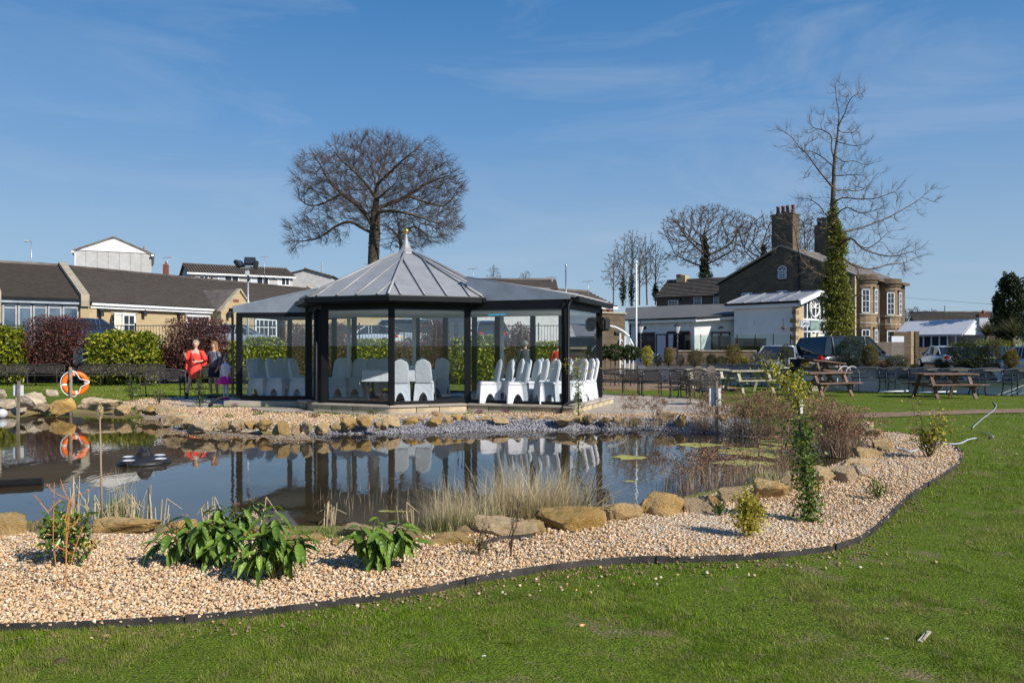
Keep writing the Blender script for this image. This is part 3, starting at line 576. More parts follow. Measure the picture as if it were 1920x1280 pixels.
B(1610, 1640, 786, 806, 'small round ochre boulder at the far end of the near bank', dep=.8)
for a in ((15, 86, 726, 764, 'big pale pinkish boulder behind the sign post on the left'), (-20, 16, 724, 748, 'pinkish boulder cut by the left edge of the picture, upper one'), (-20, 28, 744, 765, 'ochre boulder at the left edge below the pinkish ones'),
          (12, 56, 760, 777, 'flat ochre boulder at the water under the big pinkish one'), (58, 96, 752, 770, 'small brown boulder right of the left sign post'), (88, 112, 726, 742, 'small pinkish stone left of the lifebuoy'),
          (86, 138, 738, 772, 'brown boulder standing left of the lifebuoy post'), (138, 232, 740, 770, 'long low ochre boulder under the lifebuoy'), (208, 252, 752, 774, 'squat ochre boulder right of the long one under the lifebuoy')):
    xm = (a[0]+a[1])/2; hw = (a[1]-a[0])*.43; B(xm-hw, xm+hw, a[3]-(a[3]-a[2])*.85, a[3], a[4], m='boulder_grey' if 'pink' in a[4] else 'boulder', dep=.6)
gf = 'small filler stones wedged between the near-bank boulders'
for i, a in enumerate(sorted([(985, 1022, 975, 1008), (1105, 1136, 958, 992), (1172, 1202, 944, 978), (1262, 1294, 936, 968), (1326, 1352, 928, 956), (1402, 1428, 912, 940), (1462, 1486, 900, 930), (1540, 1566, 884, 908), (1596, 1616, 866, 890), (1648, 1668, 836, 850), (842, 892, 990, 1012), (1498, 1530, 884, 904)])): B(a[0], a[1], a[2], a[3], 'small golden stone wedged between near-bank boulders, %s from the left' % ORD[i+1], gf, dep=1.0)
row = [(250,266,757,773),(266,302,757,776),(298,340,760,778),(297,350,772,796),(337,376,784,806),(350,406,786,809),(405,430,787,806),(430,458,785,806),(456,478,789,804),(478,512,786,805),(511,526,791,812),(523,544,786,813),(542,565,791,812),(564,587,785,812),(589,620,787,810),(618,638,790,806),(637,667,779,803),(667,695,779,800),(700,715,786,804),(711,729,781,801),(728,750,777,797),(751,780,782,796),(779,797,780,794),(797,831,781,796),(809,828,773,783),(830,848,779,794),(847,867,776,792),(866,888,777,792),(886,926,781,791),(924,954,779,793),(955,976,779,790),(988,1007,780,790),(1005,1022,777,788),(1020,1038,779,789),(1037,1081,778,794),(1080,1095,779,791),(1095,1118,774,792),(1122,1145,781,792),(1150,1172,780,790),(1180,1204,782,792),(1226,1266,768,791),(1267,1288,773,794),(1290,1312,780,792),(1347,1364,774,793)]
for i, (a, c, d, e) in enumerate(row):
    lb = {39: 'large tilted ochre boulder on the far bank below the metal benches', 40: 'large tilted ochre boulder on the far bank below the metal benches'}.get(i)
    if i == 40: lb = 'large tilted ochre boulder on the far bank below the cast metal armchair'
    elif i == 39: lb = 'low ochre stone left of the large tilted boulder on the far bank'
    else: lb = 'small ochre rock of the far bank border, %s from its left end' % ORD[i + 1]
    B(a, c, d, e, lb, 'ochre rocks edging the far pond bank', z=-.03 if e > 800 else 0., dep=.75, tilt=.25)
# ------------------------------------------------------------ glass pavilion
PC = Vector((-2.87, 20.8)); FZ = .2
O8 = [PC + 2.5 * Vector((sin(k*pi/4), -cos(k*pi/4))) for k in range(8)]
RB, RC, RD, RE = O8[1], Vector((1.25, 18.2)), Vector((2.38, 20.95)), Vector((-.42, 22.1))
LI, LW, LX, LM = Vector((-5.38, 20.33)), Vector((-7.28, 20.5)), Vector((-6.75, 23.3)), Vector((-5.29, 22.85))
pav = thing('glass_pavilion', 'octagonal glass pavilion with grey lead roof, gilded ball and two glazed wings', 'pavilion', (PC.x, PC.y, 0))
outline = [O8[0], RB, RC, RD, RE, O8[3], O8[4], O8[5], LM, LX, LW, LI, O8[7]]
def offset_poly(pl, d):
    o = []; n = len(pl)
    for i in range(n):
        a, b_, c = pl[i-1], pl[i], pl[(i+1) % n]; t1 = (b_-a).normalized(); t2 = (c-b_).normalized()
        n1 = Vector((t1.y, -t1.x)); n2_ = Vector((t2.y, -t2.x)); m_ = (n1+n2_); m_ = m_.normalized(); o.append(b_ + m_ * d / max(m_.dot(n1), .5))
    return o
po = offset_poly(outline, .32)
ref = MB(); ref.prism([xy(p) for p in offset_poly(outline, .27)], -.1, .145); ref.build('plinth', M['paving'], pav, world=True)
for i in (11, 12, 0, 1, 2):  # front-facing runs get their own stone blocks and coping slabs
    a = po[i]; c = po[(i+1) % len(po)]; Lh = (c-a).length; t = (c-a).normalized(); nn = Vector((t.y, -t.x)); n = max(1, round(Lh/.55)); s = 0
    ws = [rnd(.8, 1.2) for _ in range(n)]; tot = sum(ws)
    for w_ in ws:
        L1 = w_/tot*Lh; m_ = a + t*(s+L1/2) - nn*.09; s += L1
        mb = MB(); mb.box((0, 0, 0), (L1-.012, .17 + rnd(-.008, .008), .165)); ob = mb.build('stone_block', M['plinth'], pav, bevel=.008)
        ob.location = (m_.x-PC.x, m_.y-PC.y, .06); ob.rotation_euler = (0, 0, atan2(t.y, t.x))
    n = max(1, round(Lh/.9)); 
    for k in range(n):
        m_ = a + t*(Lh*(k+.5)/n) - nn*.15; mb = MB(); mb.box((0, 0, 0), (Lh/n-.008, .36, .045)); ob = mb.build('coping_slab', M['paving'], pav, bevel=.006)
        ob.location = (m_.x-PC.x, m_.y-PC.y, .172); ob.rotation_euler = (0, 0, atan2(t.y, t.x))
MB().prism([xy(p) for p in offset_poly(outline, -.02)], .146, .205).build('floor', M['floor_in'], pav, world=True)
MB().prism([xy(p) for p in [Vector((-2.1, 21.3)), Vector((-.6, 20.6)), Vector((-.3, 22.0)), Vector((-1.6, 22.6))]], .206, .225).build('teal_floor_patch', M['teal'], pav, world=True)  # thin teal sheet over part of the floor
def post(p, w_=.1, top=2.5, name='post'): return MB().box((p.x, p.y, (top+FZ)/2), (w_, w_, top-FZ)).build(name, M['black'], pav, world=True, bevel=.006)
def wall(a, c, top=2.48, mids=(), beam=(2.48, 2.7), g=True, pn='glass_pane'):
    t = (c-a).normalized(); L_ = (c-a).length; nn = Vector((t.y, -t.x)); ang = atan2(t.y, t.x); q = Matrix.Rotation(ang, 3, 'Z'); m_ = (a+c)/2
    MB().box((m_.x, m_.y, (beam[0]+beam[1])/2), (L_+.06, .13, beam[1]-beam[0]), q).build('head_beam', M['black'], pav, world=True)
    MB().box((m_.x, m_.y, FZ+.035), (L_, .09, .07), q).build('sill_rail', M['black'], pav, world=True)
    cut = [0.0] + [x_*L_ for x_ in mids] + [L_]
    for s0, s1 in zip(cut[:-1], cut[1:]):
        cc_ = a + t*(s0+s1)/2; MB().box((cc_.x, cc_.y, (FZ+.07+beam[0])/2), (s1-s0-.07, .012, beam[0]-FZ-.07), q).build(pn, M['glass'], pav, world=True)
        for s_ in (s0+.055, s1-.055):
            p_ = a + t*s_; MB().box((p_.x, p_.y, (FZ+.07+beam[0])/2), (.035, .07, beam[0]-FZ-.07), q).build('pane_frame', M['black'], pav, world=True)
    for s_ in cut[1:-1]: post(a + t*s_, .08, beam[0])
wall(O8[7], O8[0]); wall(O8[0], RB); wall(RB, RC); wall(RC, RD); wall(RD, RE, mids=(.36, .64)); wall(RE, O8[3]); wall(O8[3], O8[4], mids=(.5,)); wall(O8[4], O8[5])
wall(O8[5], LM, beam=(2.4, 2.62)); wall(LM, LX, beam=(2.38, 2.6)); wall(LX, LW, beam=(2.36, 2.5)); wall(LW, LI, beam=(2.36, 2.48)); wall(LI, O8[7])
for p in (O8[0],): post(p, .12, 2.6)
for p in (O8[7], RB, RC, RD, LI): post(p, .15, 2.6)
for p in (LW,): post(p, .13, 2.45)
for p in (RE, O8[3], O8[4], O8[5], LM, LX): post(p, .09, 2.5)
for dd in (Vector((-.24, .42)), Vector((-.42, .82))): post(O8[7] + dd, .11, 2.55)
cl = offset_poly(outline, -.1); MB().prism([xy(p) for p in cl], 2.43, 2.46).build('ceiling', M['ceiling'], pav, world=True)
for px in (654, 776.5, 941):
    Yc = 21.3; p = P(px, 648, Yc); MB().tube([(p.x, p.y, FZ), (p.x, p.y, 2.44)], .055, 12).build('inner_column', M['ceiling'], pav, True, True)
for dx in (0, .13):
    p = P(859 + dx*60, 648, 22.75); MB().tube([(p.x, p.y, .95), (p.x, p.y, 1.75)], .014, 8).build('door_handle', M['silver'], pav, True, True)
em = NB('cyan_light_strip'); e_ = em.n('ShaderNodeEmission', {'Color': (.02, .5, .9, 1), 'Strength': .6}); em.t.links.new(e_.outputs[0], em.out.inputs[0])
a = P(917, 648, 20.4); c = P(947, 648, 20.0); MB().beam((a.x, a.y, 2.415), (c.x, c.y, 2.415), .07, .02).build('light_strip', em.m, pav, world=True)
# octagonal lead roof
EZ, AZ, RR, rr = 2.79, 4.09, 3.0, .27
E8 = [PC + RR * Vector((sin(k*pi/4), -cos(k*pi/4))) for k in range(8)]; A8 = [PC + rr * Vector((sin(k*pi/4), -cos(k*pi/4))) for k in range(8)]
V3 = lambda p, z: Vector((p.x, p.y, z))
for k in range(8):
    e0, e1, a0, a1 = V3(E8[k], EZ), V3(E8[(k+1) % 8], EZ), V3(A8[k], AZ), V3(A8[(k+1) % 8], AZ)
    MB().poly3([e0, e1, a1, a0], .05).build('roof_panel', M['lead'], pav, world=True)
    nrm = (e1-e0).cross(a0-e0).normalized(); up_ = nrm * .02
    MB().tube([e0+up_, a0+up_], .035, 8).build('hip_roll', M['lead'], pav, True, True)
    mid = (e0+e1)/2; along = (e1-e0).normalized(); slope = ((a0+a1)/2 - mid)
    for fr_ in (.13, .38, .62, .87):
        s0 = (fr_-.5)*(e1-e0).length; b0 = mid + along*s0; half_e = (e1-e0).length/2; half_a = (a1-a0).length/2
        tt = (half_e-abs(s0))/(half_e-half_a); tt = min(tt, 1.0); b1 = b0 + slope*tt
        if tt < .12: continue
        MB().tube([b0+up_, b1+up_], .026, 6).build('roof_roll', M['lead'], pav, True, True)
    MB().beam(V3(E8[k]*1, EZ-.085), V3(E8[(k+1) % 8], EZ-.085), .11, .12).build('gutter', M['black'], pav, world=True)
    f0, f1 = PC+(E8[k]-PC)*.93, PC+(E8[(k+1) % 8]-PC)*.93
    MB().beam(V3(f0, 2.665), V3(f1, 2.665), .1, .12).build('fascia', M['black'], pav, world=True)
    MB().poly3([V3(E8[k], EZ-.155), V3(E8[(k+1) % 8], EZ-.155), V3(O8[(k+1) % 8], EZ-.15), V3(O8[k], EZ-.15)], .02).build('soffit', M['black'], pav, world=True)
fin = MB().lathe([(.31, 4.06), (.29, 4.11), (.21, 4.15), (.135, 4.25), (.085, 4.36), (.05, 4.48), (.03, 4.6), (.025, 4.64)], 8, (PC.x, PC.y, 0)); fin = fin.build('finial', M['lead'], pav, world=True)
MB().lathe([(.004, 4.635)] + [(.078*sin(a_), 4.705-.078*cos(a_)) for a_ in np.linspace(.3, 2.8, 9)] + [(.004, 4.785)], 16, (PC.x, PC.y, 0)).build('ball', M['gold'], fin, True, True)
# wing roofs with their flat metal cheeks
MB().poly3([V3(RB, 2.7), V3(RC+Vector((.12, -.1)), 2.7), V3(RC+Vector((.12, -.1)), 2.81), V3(RB, 3.28)], -.03, Vector((t_ := (RC-RB).normalized()).yx) * 0 + Vector((0, 0)) if False else None).build('roof_cheek', M['zinc'], pav, world=True)
q = [V3(RC + Vector((.25, -.12)), 2.79), V3(RD + Vector((.33, .2)), 2.75), V3(RE + Vector((.1, .35)), 3.24), V3(RB+Vector((-.1, 0)), 3.3)]
MB().poly3(q, .05).build('wing_roof', M['lead'], pav, world=True)
for k in range(7):
    f = (k+.5)/7; a = q[0].lerp(q[1], f); c = q[3].lerp(q[2], f); MB().tube([a+Vector((0, 0, .02)), c+Vector((0, 0, .02))], .024, 6).build('wing_roof_roll', M['lead'], pav, True, True)
MB().beam(q[0]+Vector((.02, 0, -.08)), q[1]+Vector((.02, 0, -.08)), .13, .11).build('wing_gutter', M['black'], pav, world=True)
q = [V3(LW + Vector((-.18, -.04)), 2.61), V3(LX + Vector((-.18, .1)), 2.61), V3(O8[5], 3.2), V3(LI + Vector((.25, 0)), 3.1)]
MB().poly3(q, .04).build('wing_roof', M['zinc'], pav, world=True)
MB().poly3([V3(LW+Vector((-.15, -.07)), 2.48), V3(LI+Vector((.3, -.07)), 2.48), V3(LI+Vector((.3, -.07)), 3.09), V3(LW+Vector((-.15, -.07)), 2.62)], .03).build('roof_cheek', M['zinc'], pav, world=True)
MB().beam(V3(LW, 2.55)+Vector((-.2, -.1, 0)), V3(LX, 2.55)+Vector((-.2, 0, 0)), .1, .09).build('wing_gutter', M['black'], pav, world=True)
def pipe(pts, r=.035): MB().tube(pts, r, 8).build('downpipe', M['black'], pav, True, True)
pipe([(-5.15, 20.0, 2.68), (-4.95, 19.6, 2.55), (-4.83, 18.93, 2.42), (-4.81, 18.9, .25), (-5.0, 18.75, .2), (-5.02, 18.7, .03)])
pipe([(1.4, 18.1, 2.68), (1.32, 18.02, 2.55), (1.33, 18.05, .28), (1.2, 17.9, .2), (1.12, 17.8, .05)])
pipe([(-7.43, 20.4, 2.5), (-7.43, 20.42, 2.4), (-7.42, 20.4, .25), (-7.75, 20.3, .22), (-7.85, 19.9, .05)])
sp = thing('wall_speaker', 'black outdoor speaker fixed high on the right end post of the pavilion', 'speaker', P(1134, 608, 20.7), R(-55))
MB().box((0, 0, 0), (.24, .26, .36)).build('cabinet', M['rubber'], sp, bevel=.05); MB().beam((-.3, 0, 0), (-.1, 0, 0), .04).build('bracket', M['black'], sp); MB().lathe([(.1, 0), (.1, .01), (.05, .015), (.01, .01)], 14).build('grille', M['iron'], sp).matrix_basis = Matrix.Translation((0, -.13, 0)) @ Matrix.Rotation(R(90), 4, 'X')
# ------------------------------------------------------------ covered chairs and table
def covered_chair():
    t = thing('covered_chair', 'x', 'chair', (0, 0, 0)); W_ = .23
    pr = [(-W_+.01, .44), (W_-.01, .44), (W_, .7), (W_-.01, .88), (W_-.05, .97), (W_-.12, .985), (.07, 1.02), (0, 1.03), (-.07, 1.02), (-W_+.12, .985), (-W_+.05, .97), (-W_+.01, .88), (-W_, .7)]
    mb = MB(); mb.prism(pr, -.035, .035, 'y'); mb.v = [(v[0], v[1] + .2 + (v[2]-.44)*.22 - .25*(v[2]-.44)**2 * 0, v[2]) for v in mb.v]; o = mb.build('backrest', M['fabric'], t, bevel=.02); shade_auto(o, .8)
    o = MB().box((0, -.01, .455), (.46, .47, .09)).build('seat', M['fabric'], t, bevel=.03); shade_auto(o, .8)
    arch = lambda w_, n=8: [(-w_ + .1 + (2*w_-.2) * i/n, .22 * sin(pi*i/n)**.7) for i in range(n+1)]
    mb = MB()
    for (w_, pos, ax, sg) in ((.235, -.24, 0, -1), (.235, .225, 0, 1), (.235, -.235, 1, -1), (.235, .235, 1, 1)):
        a_ = arch(w_); pl = [(-w_-.03, 0)] + a_ + [(w_+.03, 0), (w_, .43), (-w_, .43)]
        h = lambda z: sg * (.43-z) * (.16 if (ax == 0 and sg == 1) else .07)
        pts = [(u, pos + h(z), z) if ax == 0 else (pos + h(z), u, z) for u, z in pl]
        n = len(pts); top = len(pts)-2
        # fan from top edge points to each arch segment keeps the opening open
        vs = [Vector(p) for p in pts]; fs = []
        tl = vs[-1]; tr = vs[-2]; base = vs[:-2]; m_ = len(base)
        topp = [tl.lerp(tr, i/(m_-1)) for i in range(m_)]
        allv = base + topp; fs = [(i, i+1, m_+i+1, m_+i) for i in range(m_-1)]; mb.add(allv, fs)
    o = mb.build('skirt', M['fabric'], t); sm_ = o.modifiers.new('solid', 'SOLIDIFY'); sm_.thickness = .008
    return t
chair0 = covered_chair(); chair0.hide_render = False; nch = 0
def place_chair(px, Y, ang, lb, grp):
    global nch
    o = chair0 if nch == 0 else copy_tree(chair0); nch += 1; o.location = ((px-960)/F*Y, Y, .206); o.rotation_euler = (0, 0, R(ang)); o['label'] = lb; o['group'] = grp; o['category'] = 'chair'; o.scale = (.92, .96, 1.03); return o
gl = 'white covered chairs in the left wing'; gr_ = 'white covered chairs lined up in the right wing'; gm_ = 'white covered chairs round the dining table'; gs = 'white covered chairs along the back of the hall'
for i, (px, Y) in enumerate(((488, 21.0), (504, 21.6), (523, 21.0), (541, 21.5), (556, 22.0), (566, 21.0))):
    place_chair(px, Y, 72, 'white covered chair in the left glazed wing, %s from its left' % ORD[i+1], gl)
for i, (px, Y, a_) in enumerate(((624, 21.4, 150), (640, 21.2, 170), (670, 21.3, 175), (697, 21.5, 185), (722, 21.6, 190))):
    place_chair(px, Y, a_ + 180, 'white covered chair seen behind the left front window, %s from its left' % ORD[i+1], gs)
place_chair(752, 19.35, 184, 'white covered chair with its back to the glass, just right of the front corner post', gm_)
place_chair(797, 19.5, 176, 'white covered chair with its back to the glass, midway along the right front window', gm_)
place_chair(792, 21.2, 5, 'white covered chair on the far side of the dining table', gm_)
place_chair(824, 21.1, -10, 'white covered chair at the far right corner of the dining table', gm_)
place_chair(756, 21.4, 8, 'white covered chair on the far side of the dining table, partly behind the plant', gm_)
rw = [(915, 18.95), (938, 19.35), (958, 19.8), (967, 18.75), (989, 19.15), (1004, 19.6), (1020, 20.0), (1024, 18.65), (1044, 19.1), (1048, 19.7), (942, 20.6), (972, 20.7), (996, 20.8), (1076, 19.3), (1090, 19.9), (1098, 20.4)]
for i, (px, Y) in enumerate(rw):
    place_chair(px, Y, -72 + rnd(-6, 6), 'white covered chair facing left in the right wing, ' + ('front row, ' if Y < 19.0 else 'inner rows, ') + '%s counted from the left' % ORD[i+1], gr_)
tb = thing('dining_table', 'round-cornered dining table in the middle of the pavilion', 'table', (-3.0, 20.35, .206))
MB().box((0, 0, .72), (1.7, .8, .04)).build('tabletop', M['wood'], tb, bevel=.01)
for a_ in (-.75, .75):
    for c_ in (-.33, .33): MB().box((a_, c_, .35), (.05, .05, .7)).build('leg', M['ironwork'], tb)
tc_ = MB(); tc_.box((0, 0, .752), (1.78, .88, .012))
for sx_ in (-1, 1):
    for i in range(6):
        tc_.poly3([(sx_*.89, -.44+i*.147, .75), (sx_*.89, -.44+(i+1)*.147, .75), (sx_*(.93+.03*(i % 2)), -.44+(i+1)*.147, .2+.25*abs(i-1.5)/3), (sx_*(.93+.03*((i+1) % 2)), -.44+i*.147, .2+.25*abs(i-2.5)/3)], .006)
for sy_ in (-1, 1): tc_.poly3([(-.89, sy_*.44, .75), (.89, sy_*.44, .75), (.9, sy_*.46, .47), (-.9, sy_*.46, .47)], .006)
o = tc_.build('tablecloth', M['fabric']); o.location = (-3.0, 20.35, .206); tag(o, 'white cloth hanging over the dining table with folded corners', 'tablecloth')
pl_ = thing('table_planter', 'low white trough of green plants standing on the dining table', 'planter', (-2.55, 20.3, .97))
MB().box((0, 0, .05), (.36, .14, .1)).build('trough', M['white'], pl_, bevel=.01)
# ------------------------------------------------------------ buildings
M['tile_edge'] = mat('dark_tile_edges', (.045, .038, .034), .95, .2, 4, 0)  # darker colour for the front and underside faces of each roof course
class Site:
    """a wall line from image column a (depth Ya) to column b (depth Yb): local x along it, y into the building"""
    def __init__(s, pa, Ya, pb, Yb):
        a = Vector(((pa-960)/F*Ya, Ya)); c = Vector(((pb-960)/F*Yb, Yb)); s.o = a; s.u = (c-a).normalized(); s.L = (c-a).length; s.rz = atan2(s.u.y, s.u.x)
    def s(s, px, d=0.):
        k = (px-960)/F; o = s.o + Vector((-s.u.y, s.u.x)) * d; return (o.x - k*o.y) / (k*s.u.y - s.u.x)
    def Y(s, px, d=0.): return s.o.y + s.u.x*d + s.u.y*s.s(px, d)
    def z(s, px, py, d=0.): return ZY(py, s.Y(px, d))
    def thing(s, name, lb, cat, group=None): return thing(name, lb, cat, (s.o.x, s.o.y, 0), s.rz, group)
def window(par, x0, x1, z0, z1, y=0., cols=2, rows=2, fm='upvc', gm='win', sill=True, bar=.025, fw=.06, top_light=0, curtain=False, surround=None):
    mb = MB()
    for a, c in (((x0, z0), (x1, z0+fw)), ((x0, z1-fw), (x1, z1)), ((x0, z0), (x0+fw, z1)), ((x1-fw, z0), (x1, z1))): mb.b2((a[0], y-.07, a[1]), (c[0], y-.005, c[1]))
    wdw = mb.build('window', M[fm], par)
    MB().b2((x0+fw*.6, y-.03, z0+fw*.6), (x1-fw*.6, y-.012, z1-fw*.6)).build('pane', M[gm], wdw)
    mb = MB()
    for i in range(1, cols): xx = x0+(x1-x0)*i/cols; mb.b2((xx-bar/2, y-.055, z0+fw), (xx+bar/2, y-.028, z1-fw))
    for i in range(1, rows): zz = z0+(z1-z0)*i/rows; mb.b2((x0+fw, y-.058, zz-bar/2), (x1-fw, y-.027, zz+bar/2))
    if mb.v: mb.build('glazing_bars', M[fm], wdw)['kind'] = 'stuff'
    if curtain: MB().b2((x0+fw, y-.04, z0+fw), (x0+(x1-x0)*.3, y-.031, z1-fw)).build('curtain', M['curtain'], wdw)
    if sill: MB().b2((x0-.06, y-.14, z0-.07), (x1+.06, y-.003, z0-.002)).build('sill', M[fm] if sill is True else M[sill], wdw)
    if surround: MB().b2((x0-.1, y-.03, z1+.003), (x1+.1, y-.002, z1+.2)).build('lintel', M[surround], wdw)
    return wdw
def tiled_roof(par, x0, x1, ze, zr, run, course=.33, m='tile', y0=-.25, name='roof', th=.05, wav=0):
    """pitched plane rising from the eave (y0) to the ridge in stepped courses"""
    n = max(3, int(round(sqrt((zr-ze)**2+run**2)/course))); mb = MB()
    for i in range(n):
        a, c = i/n, (i+1)/n; ya, yc = y0+(run-y0)*a, y0+(run-y0)*c; za, zc = ze+(zr-ze)*a, ze+(zr-ze)*c
        mb.add([(x0, ya, za+.11), (x1, ya, za+.11), (x1, yc+.05, zc+.012), (x0, yc+.05, zc+.012), (x0, ya, za-.03), (x1, ya, za-.03), (x1, yc+.05, zc-.05), (x0, yc+.05, zc-.05)],
               ((0, 1, 2, 3), (4, 7, 6, 5), (0, 4, 5, 1), (0, 3, 7, 4), (1, 5, 6, 2), (3, 2, 6, 7)))
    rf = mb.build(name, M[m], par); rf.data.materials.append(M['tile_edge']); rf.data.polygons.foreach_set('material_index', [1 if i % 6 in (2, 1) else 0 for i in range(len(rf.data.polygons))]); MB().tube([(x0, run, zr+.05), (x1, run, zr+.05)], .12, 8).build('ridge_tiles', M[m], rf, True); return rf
def gable_body(par, x0, x1, y0, y1, zb, ze, zr, m, name='wall'):
    ym = (y0+y1)/2; MB().prism([(y0, zb), (y1, zb), (y1, ze), (ym, zr), (y0, ze)], x0, x1, 'x').build(name, M[m], par)
CPZ = 1.5
# raised car park on the left with its retaining wall
def flat_slab(pts, z, name, m, lb): o = MB().prism(pts, z-.2, z).build(name, M[m]); return tag(o, lb, kind='structure')
flat_slab([(-200, 33.9), (3.2, 33.9), (3.5, 40), (-3, 48), (-3, 100), (-200, 100)], CPZ, 'upper_car_park', 'asphalt', 'raised car park above the retaining wall')
rw_ = thing('retaining_wall', 'dark stone retaining wall behind the shrubs holding up the car park', 'wall', (-20, 33.5, 0))
MB().b2((-40, 33.4, 0), (3.2, 33.8, CPZ-.05)).build('wall', M['retain'], rw_, world=True); MB().b2((-40, 33.3, CPZ-.05), (3.25, 33.95, CPZ+.05)).build('coping', M['stone_cap'], rw_, world=True)
rl = thing('railing', 'black metal railing along the edge of the raised car park', 'railing', (-20, 33.6, CPZ+.05))
for k in range(22):
    x0 = -40 + k*1.96; mb = MB(); mb.beam((x0, 33.6, CPZ+.12), (x0+1.96, 33.6, CPZ+.12), .03); mb.beam((x0, 33.6, CPZ+.98), (x0+1.96, 33.6, CPZ+.98), .035)
    for j in range(1, 15): mb.beam((x0+j*.131, 33.6, CPZ+.05), (x0+j*.131, 33.6, CPZ+1.0), .014)
    mb.build('railing_panel', M['ironwork'], rl, world=True); MB().beam((x0, 33.6, CPZ+.0), (x0, 33.6, CPZ+1.1), .05).build('post', M['ironwork'], rl, world=True)
# left lodge, right-hand block
S1 = Site(165, 44, 662, 64.7); lodge = S1.thing('stone_lodge', 'long single-storey buff stone lodge with brown tiled roof and white French windows', 'building')
ze, zr = 4.06, 6.45; Ls = S1.L
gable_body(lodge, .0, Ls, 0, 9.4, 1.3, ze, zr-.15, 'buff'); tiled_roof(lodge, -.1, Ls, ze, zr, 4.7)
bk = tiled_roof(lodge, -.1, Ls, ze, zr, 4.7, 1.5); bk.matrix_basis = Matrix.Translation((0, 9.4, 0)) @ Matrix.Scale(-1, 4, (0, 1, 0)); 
MB().b2((0, -.4, ze-.14), (Ls, -.28, ze-.01)).build('gutter', M['white'], lodge); MB().b2((0, -.28, ze-.3), (Ls, -.003, ze-.16)).build('eaves_board', M['white'], lodge)
MB().b2((-.02, -.36, ze-.02), (Ls, -.24, ze+.06)).build('gutter_lip', M['black'], lodge)
MB().b2((-.25, -.42, 1.4), (.25, 0, ze-.36)).build('quoin_pier', M['buff'], lodge); MB().b2((-.3, -.48, ze-1.0), (.3, -.002, ze-.85)).build('corbel', M['stone_cap'], lodge)
MB().prism([(-.3, ze+.1), (-.3, ze-.2), (4.7, zr-.2), (4.7, zr+.35)], Ls-.5, Ls, 'x').build('gable_parapet', M['stone_cap'], lodge)
MB().tube([(.55, -.08, ze-.2), (.55, -.08, 1.5)], .06, 8).build('downpipe', M['black'], lodge, True)
x0, x1 = S1.s(211), S1.s(253); window(lodge, x0, x1, 1.55, S1.z(230, 587), 0, 1, 1, gm='cream', sill=False, fw=.09)
x2 = S1.s(227); w_ = window(lodge, x2, x1-.05, 1.6, S1.z(230, 588.5), -.08, 2, 3, gm='win', sill=False, fw=.1, bar=.04)
dl = window(lodge, 0, .62, 1.58, S1.z(205, 588), 0, 1, 4, gm='win', sill=False, fw=.08, bar=.04); dl.matrix_basis = Matrix.Translation((x0, -.02, 0)) @ Matrix.Rotation(R(-110), 4, 'Z')
MB().b2((x0-.15, -.05, S1.z(230, 587)+.003), (x1+.15, -.004, S1.z(230, 587)+.28)).build('lintel', M['stone_cap'], lodge)
x0, x1 = S1.s(348), S1.s(393); window(lodge, x0, x1, 1.55, S1.z(370, 591), 0, 4, 4, sill=False, fw=.1, bar=.05); MB().b2((x0-.1, -.09, S1.z(370, 591)), (x1+.1, -.004, S1.z(370, 591)+.16)).build('lintel', M['white'], lodge)
x0, x1 = S1.s(457), S1.s(498); window(lodge, x0, x1, 1.7, S1.z(478, 598), -1.05, 5, 3, sill=True, fw=.12, bar=.06)
for px in (186, 267, 334, 406):
    x = S1.s(px); z = S1.z(px, 588 if px < 300 else 592); mb = MB(); yy = -.2 if px != 406 else -1.2
    mb.box((x, yy, z), (.2, .2, .3)); lt = mb.build('lantern', M['ironwork'], lodge); MB().lathe([(.16, z+.15), (.05, z+.3), (.01, z+.36)], 6, (x, yy, 0)).build('cap', M['ironwork'], lt); MB().beam((x, yy+.18, z+.1), (x, yy, z+.2), .03).build('bracket', M['ironwork'], lt)
# cross gable
gx0, gx1 = S1.s(395), S1.s(457); gp = S1.z(427, 544); mb = MB(); gm0 = (gx0+gx1)/2
mb.prism([(gx0, 1.4), (gx1+1.6, 1.4), (gx1+1.6, ze-.1), (gx1, ze-.1), (gm0+.1, 5.35), (gx0, ze-.1)], -1.0, 1.2, 'y'); mb.build('cross_gable', M['buff'], lodge)
for a, c in (((gx0-.15, ze-.2), (gm0+.1, 5.47)), ((gx1+.15, ze-.2), (gm0+.1, 5.47))): MB().beam((a[0], -.95, a[1]), (c[0], -.95, c[1]), .35, .12).build('verge', M['stone_cap'], lodge)
mb = MB(); mb.poly3([(gx0-.1, -.9, ze-.12), (gm0+.1, -.9, 5.45), (gm0+.1, 3.0, 5.45), (gx0-.1, 1.0, ze-.12)], .06); mb.poly3([(gx1+.1, -.9, ze-.12), (gm0+.1, -.9, 5.45), (gm0+.1, 3.0, 5.45), (gx1+.1, 1.0, ze-.12)], .06); mb.build('cross_gable_roof', M['tile'], lodge)
MB().b2((gx0+1.0, -1.01, 4.55), (gx0+1.5, -.98, 4.75)).build('vent_stone', M['terra'], lodge)
# garage end of the lodge, seen through the pavilion
S1b = Site(640, 57, 760, 59); lg = S1b.thing('garage_block', 'low buff stone block with a white garage door behind the pavilion', 'building')
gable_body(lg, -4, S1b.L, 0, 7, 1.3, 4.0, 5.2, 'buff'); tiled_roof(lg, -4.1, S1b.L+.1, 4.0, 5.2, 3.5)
x0, x1 = S1b.s(684), S1b.s(721); mb = MB(); mb.b2((x0, -.05, 1.5), (x1, -.004, S1b.z(700, 610))); gd = mb.build('garage_door', M['white'], lg)
for k in range(7): MB().b2((x0+.05+k*(x1-x0-.1)/7, -.075, 1.55), (x0+(k+1)*(x1-x0-.1)/7, -.052, S1b.z(700, 611))).build('door_board', M['white'], gd)
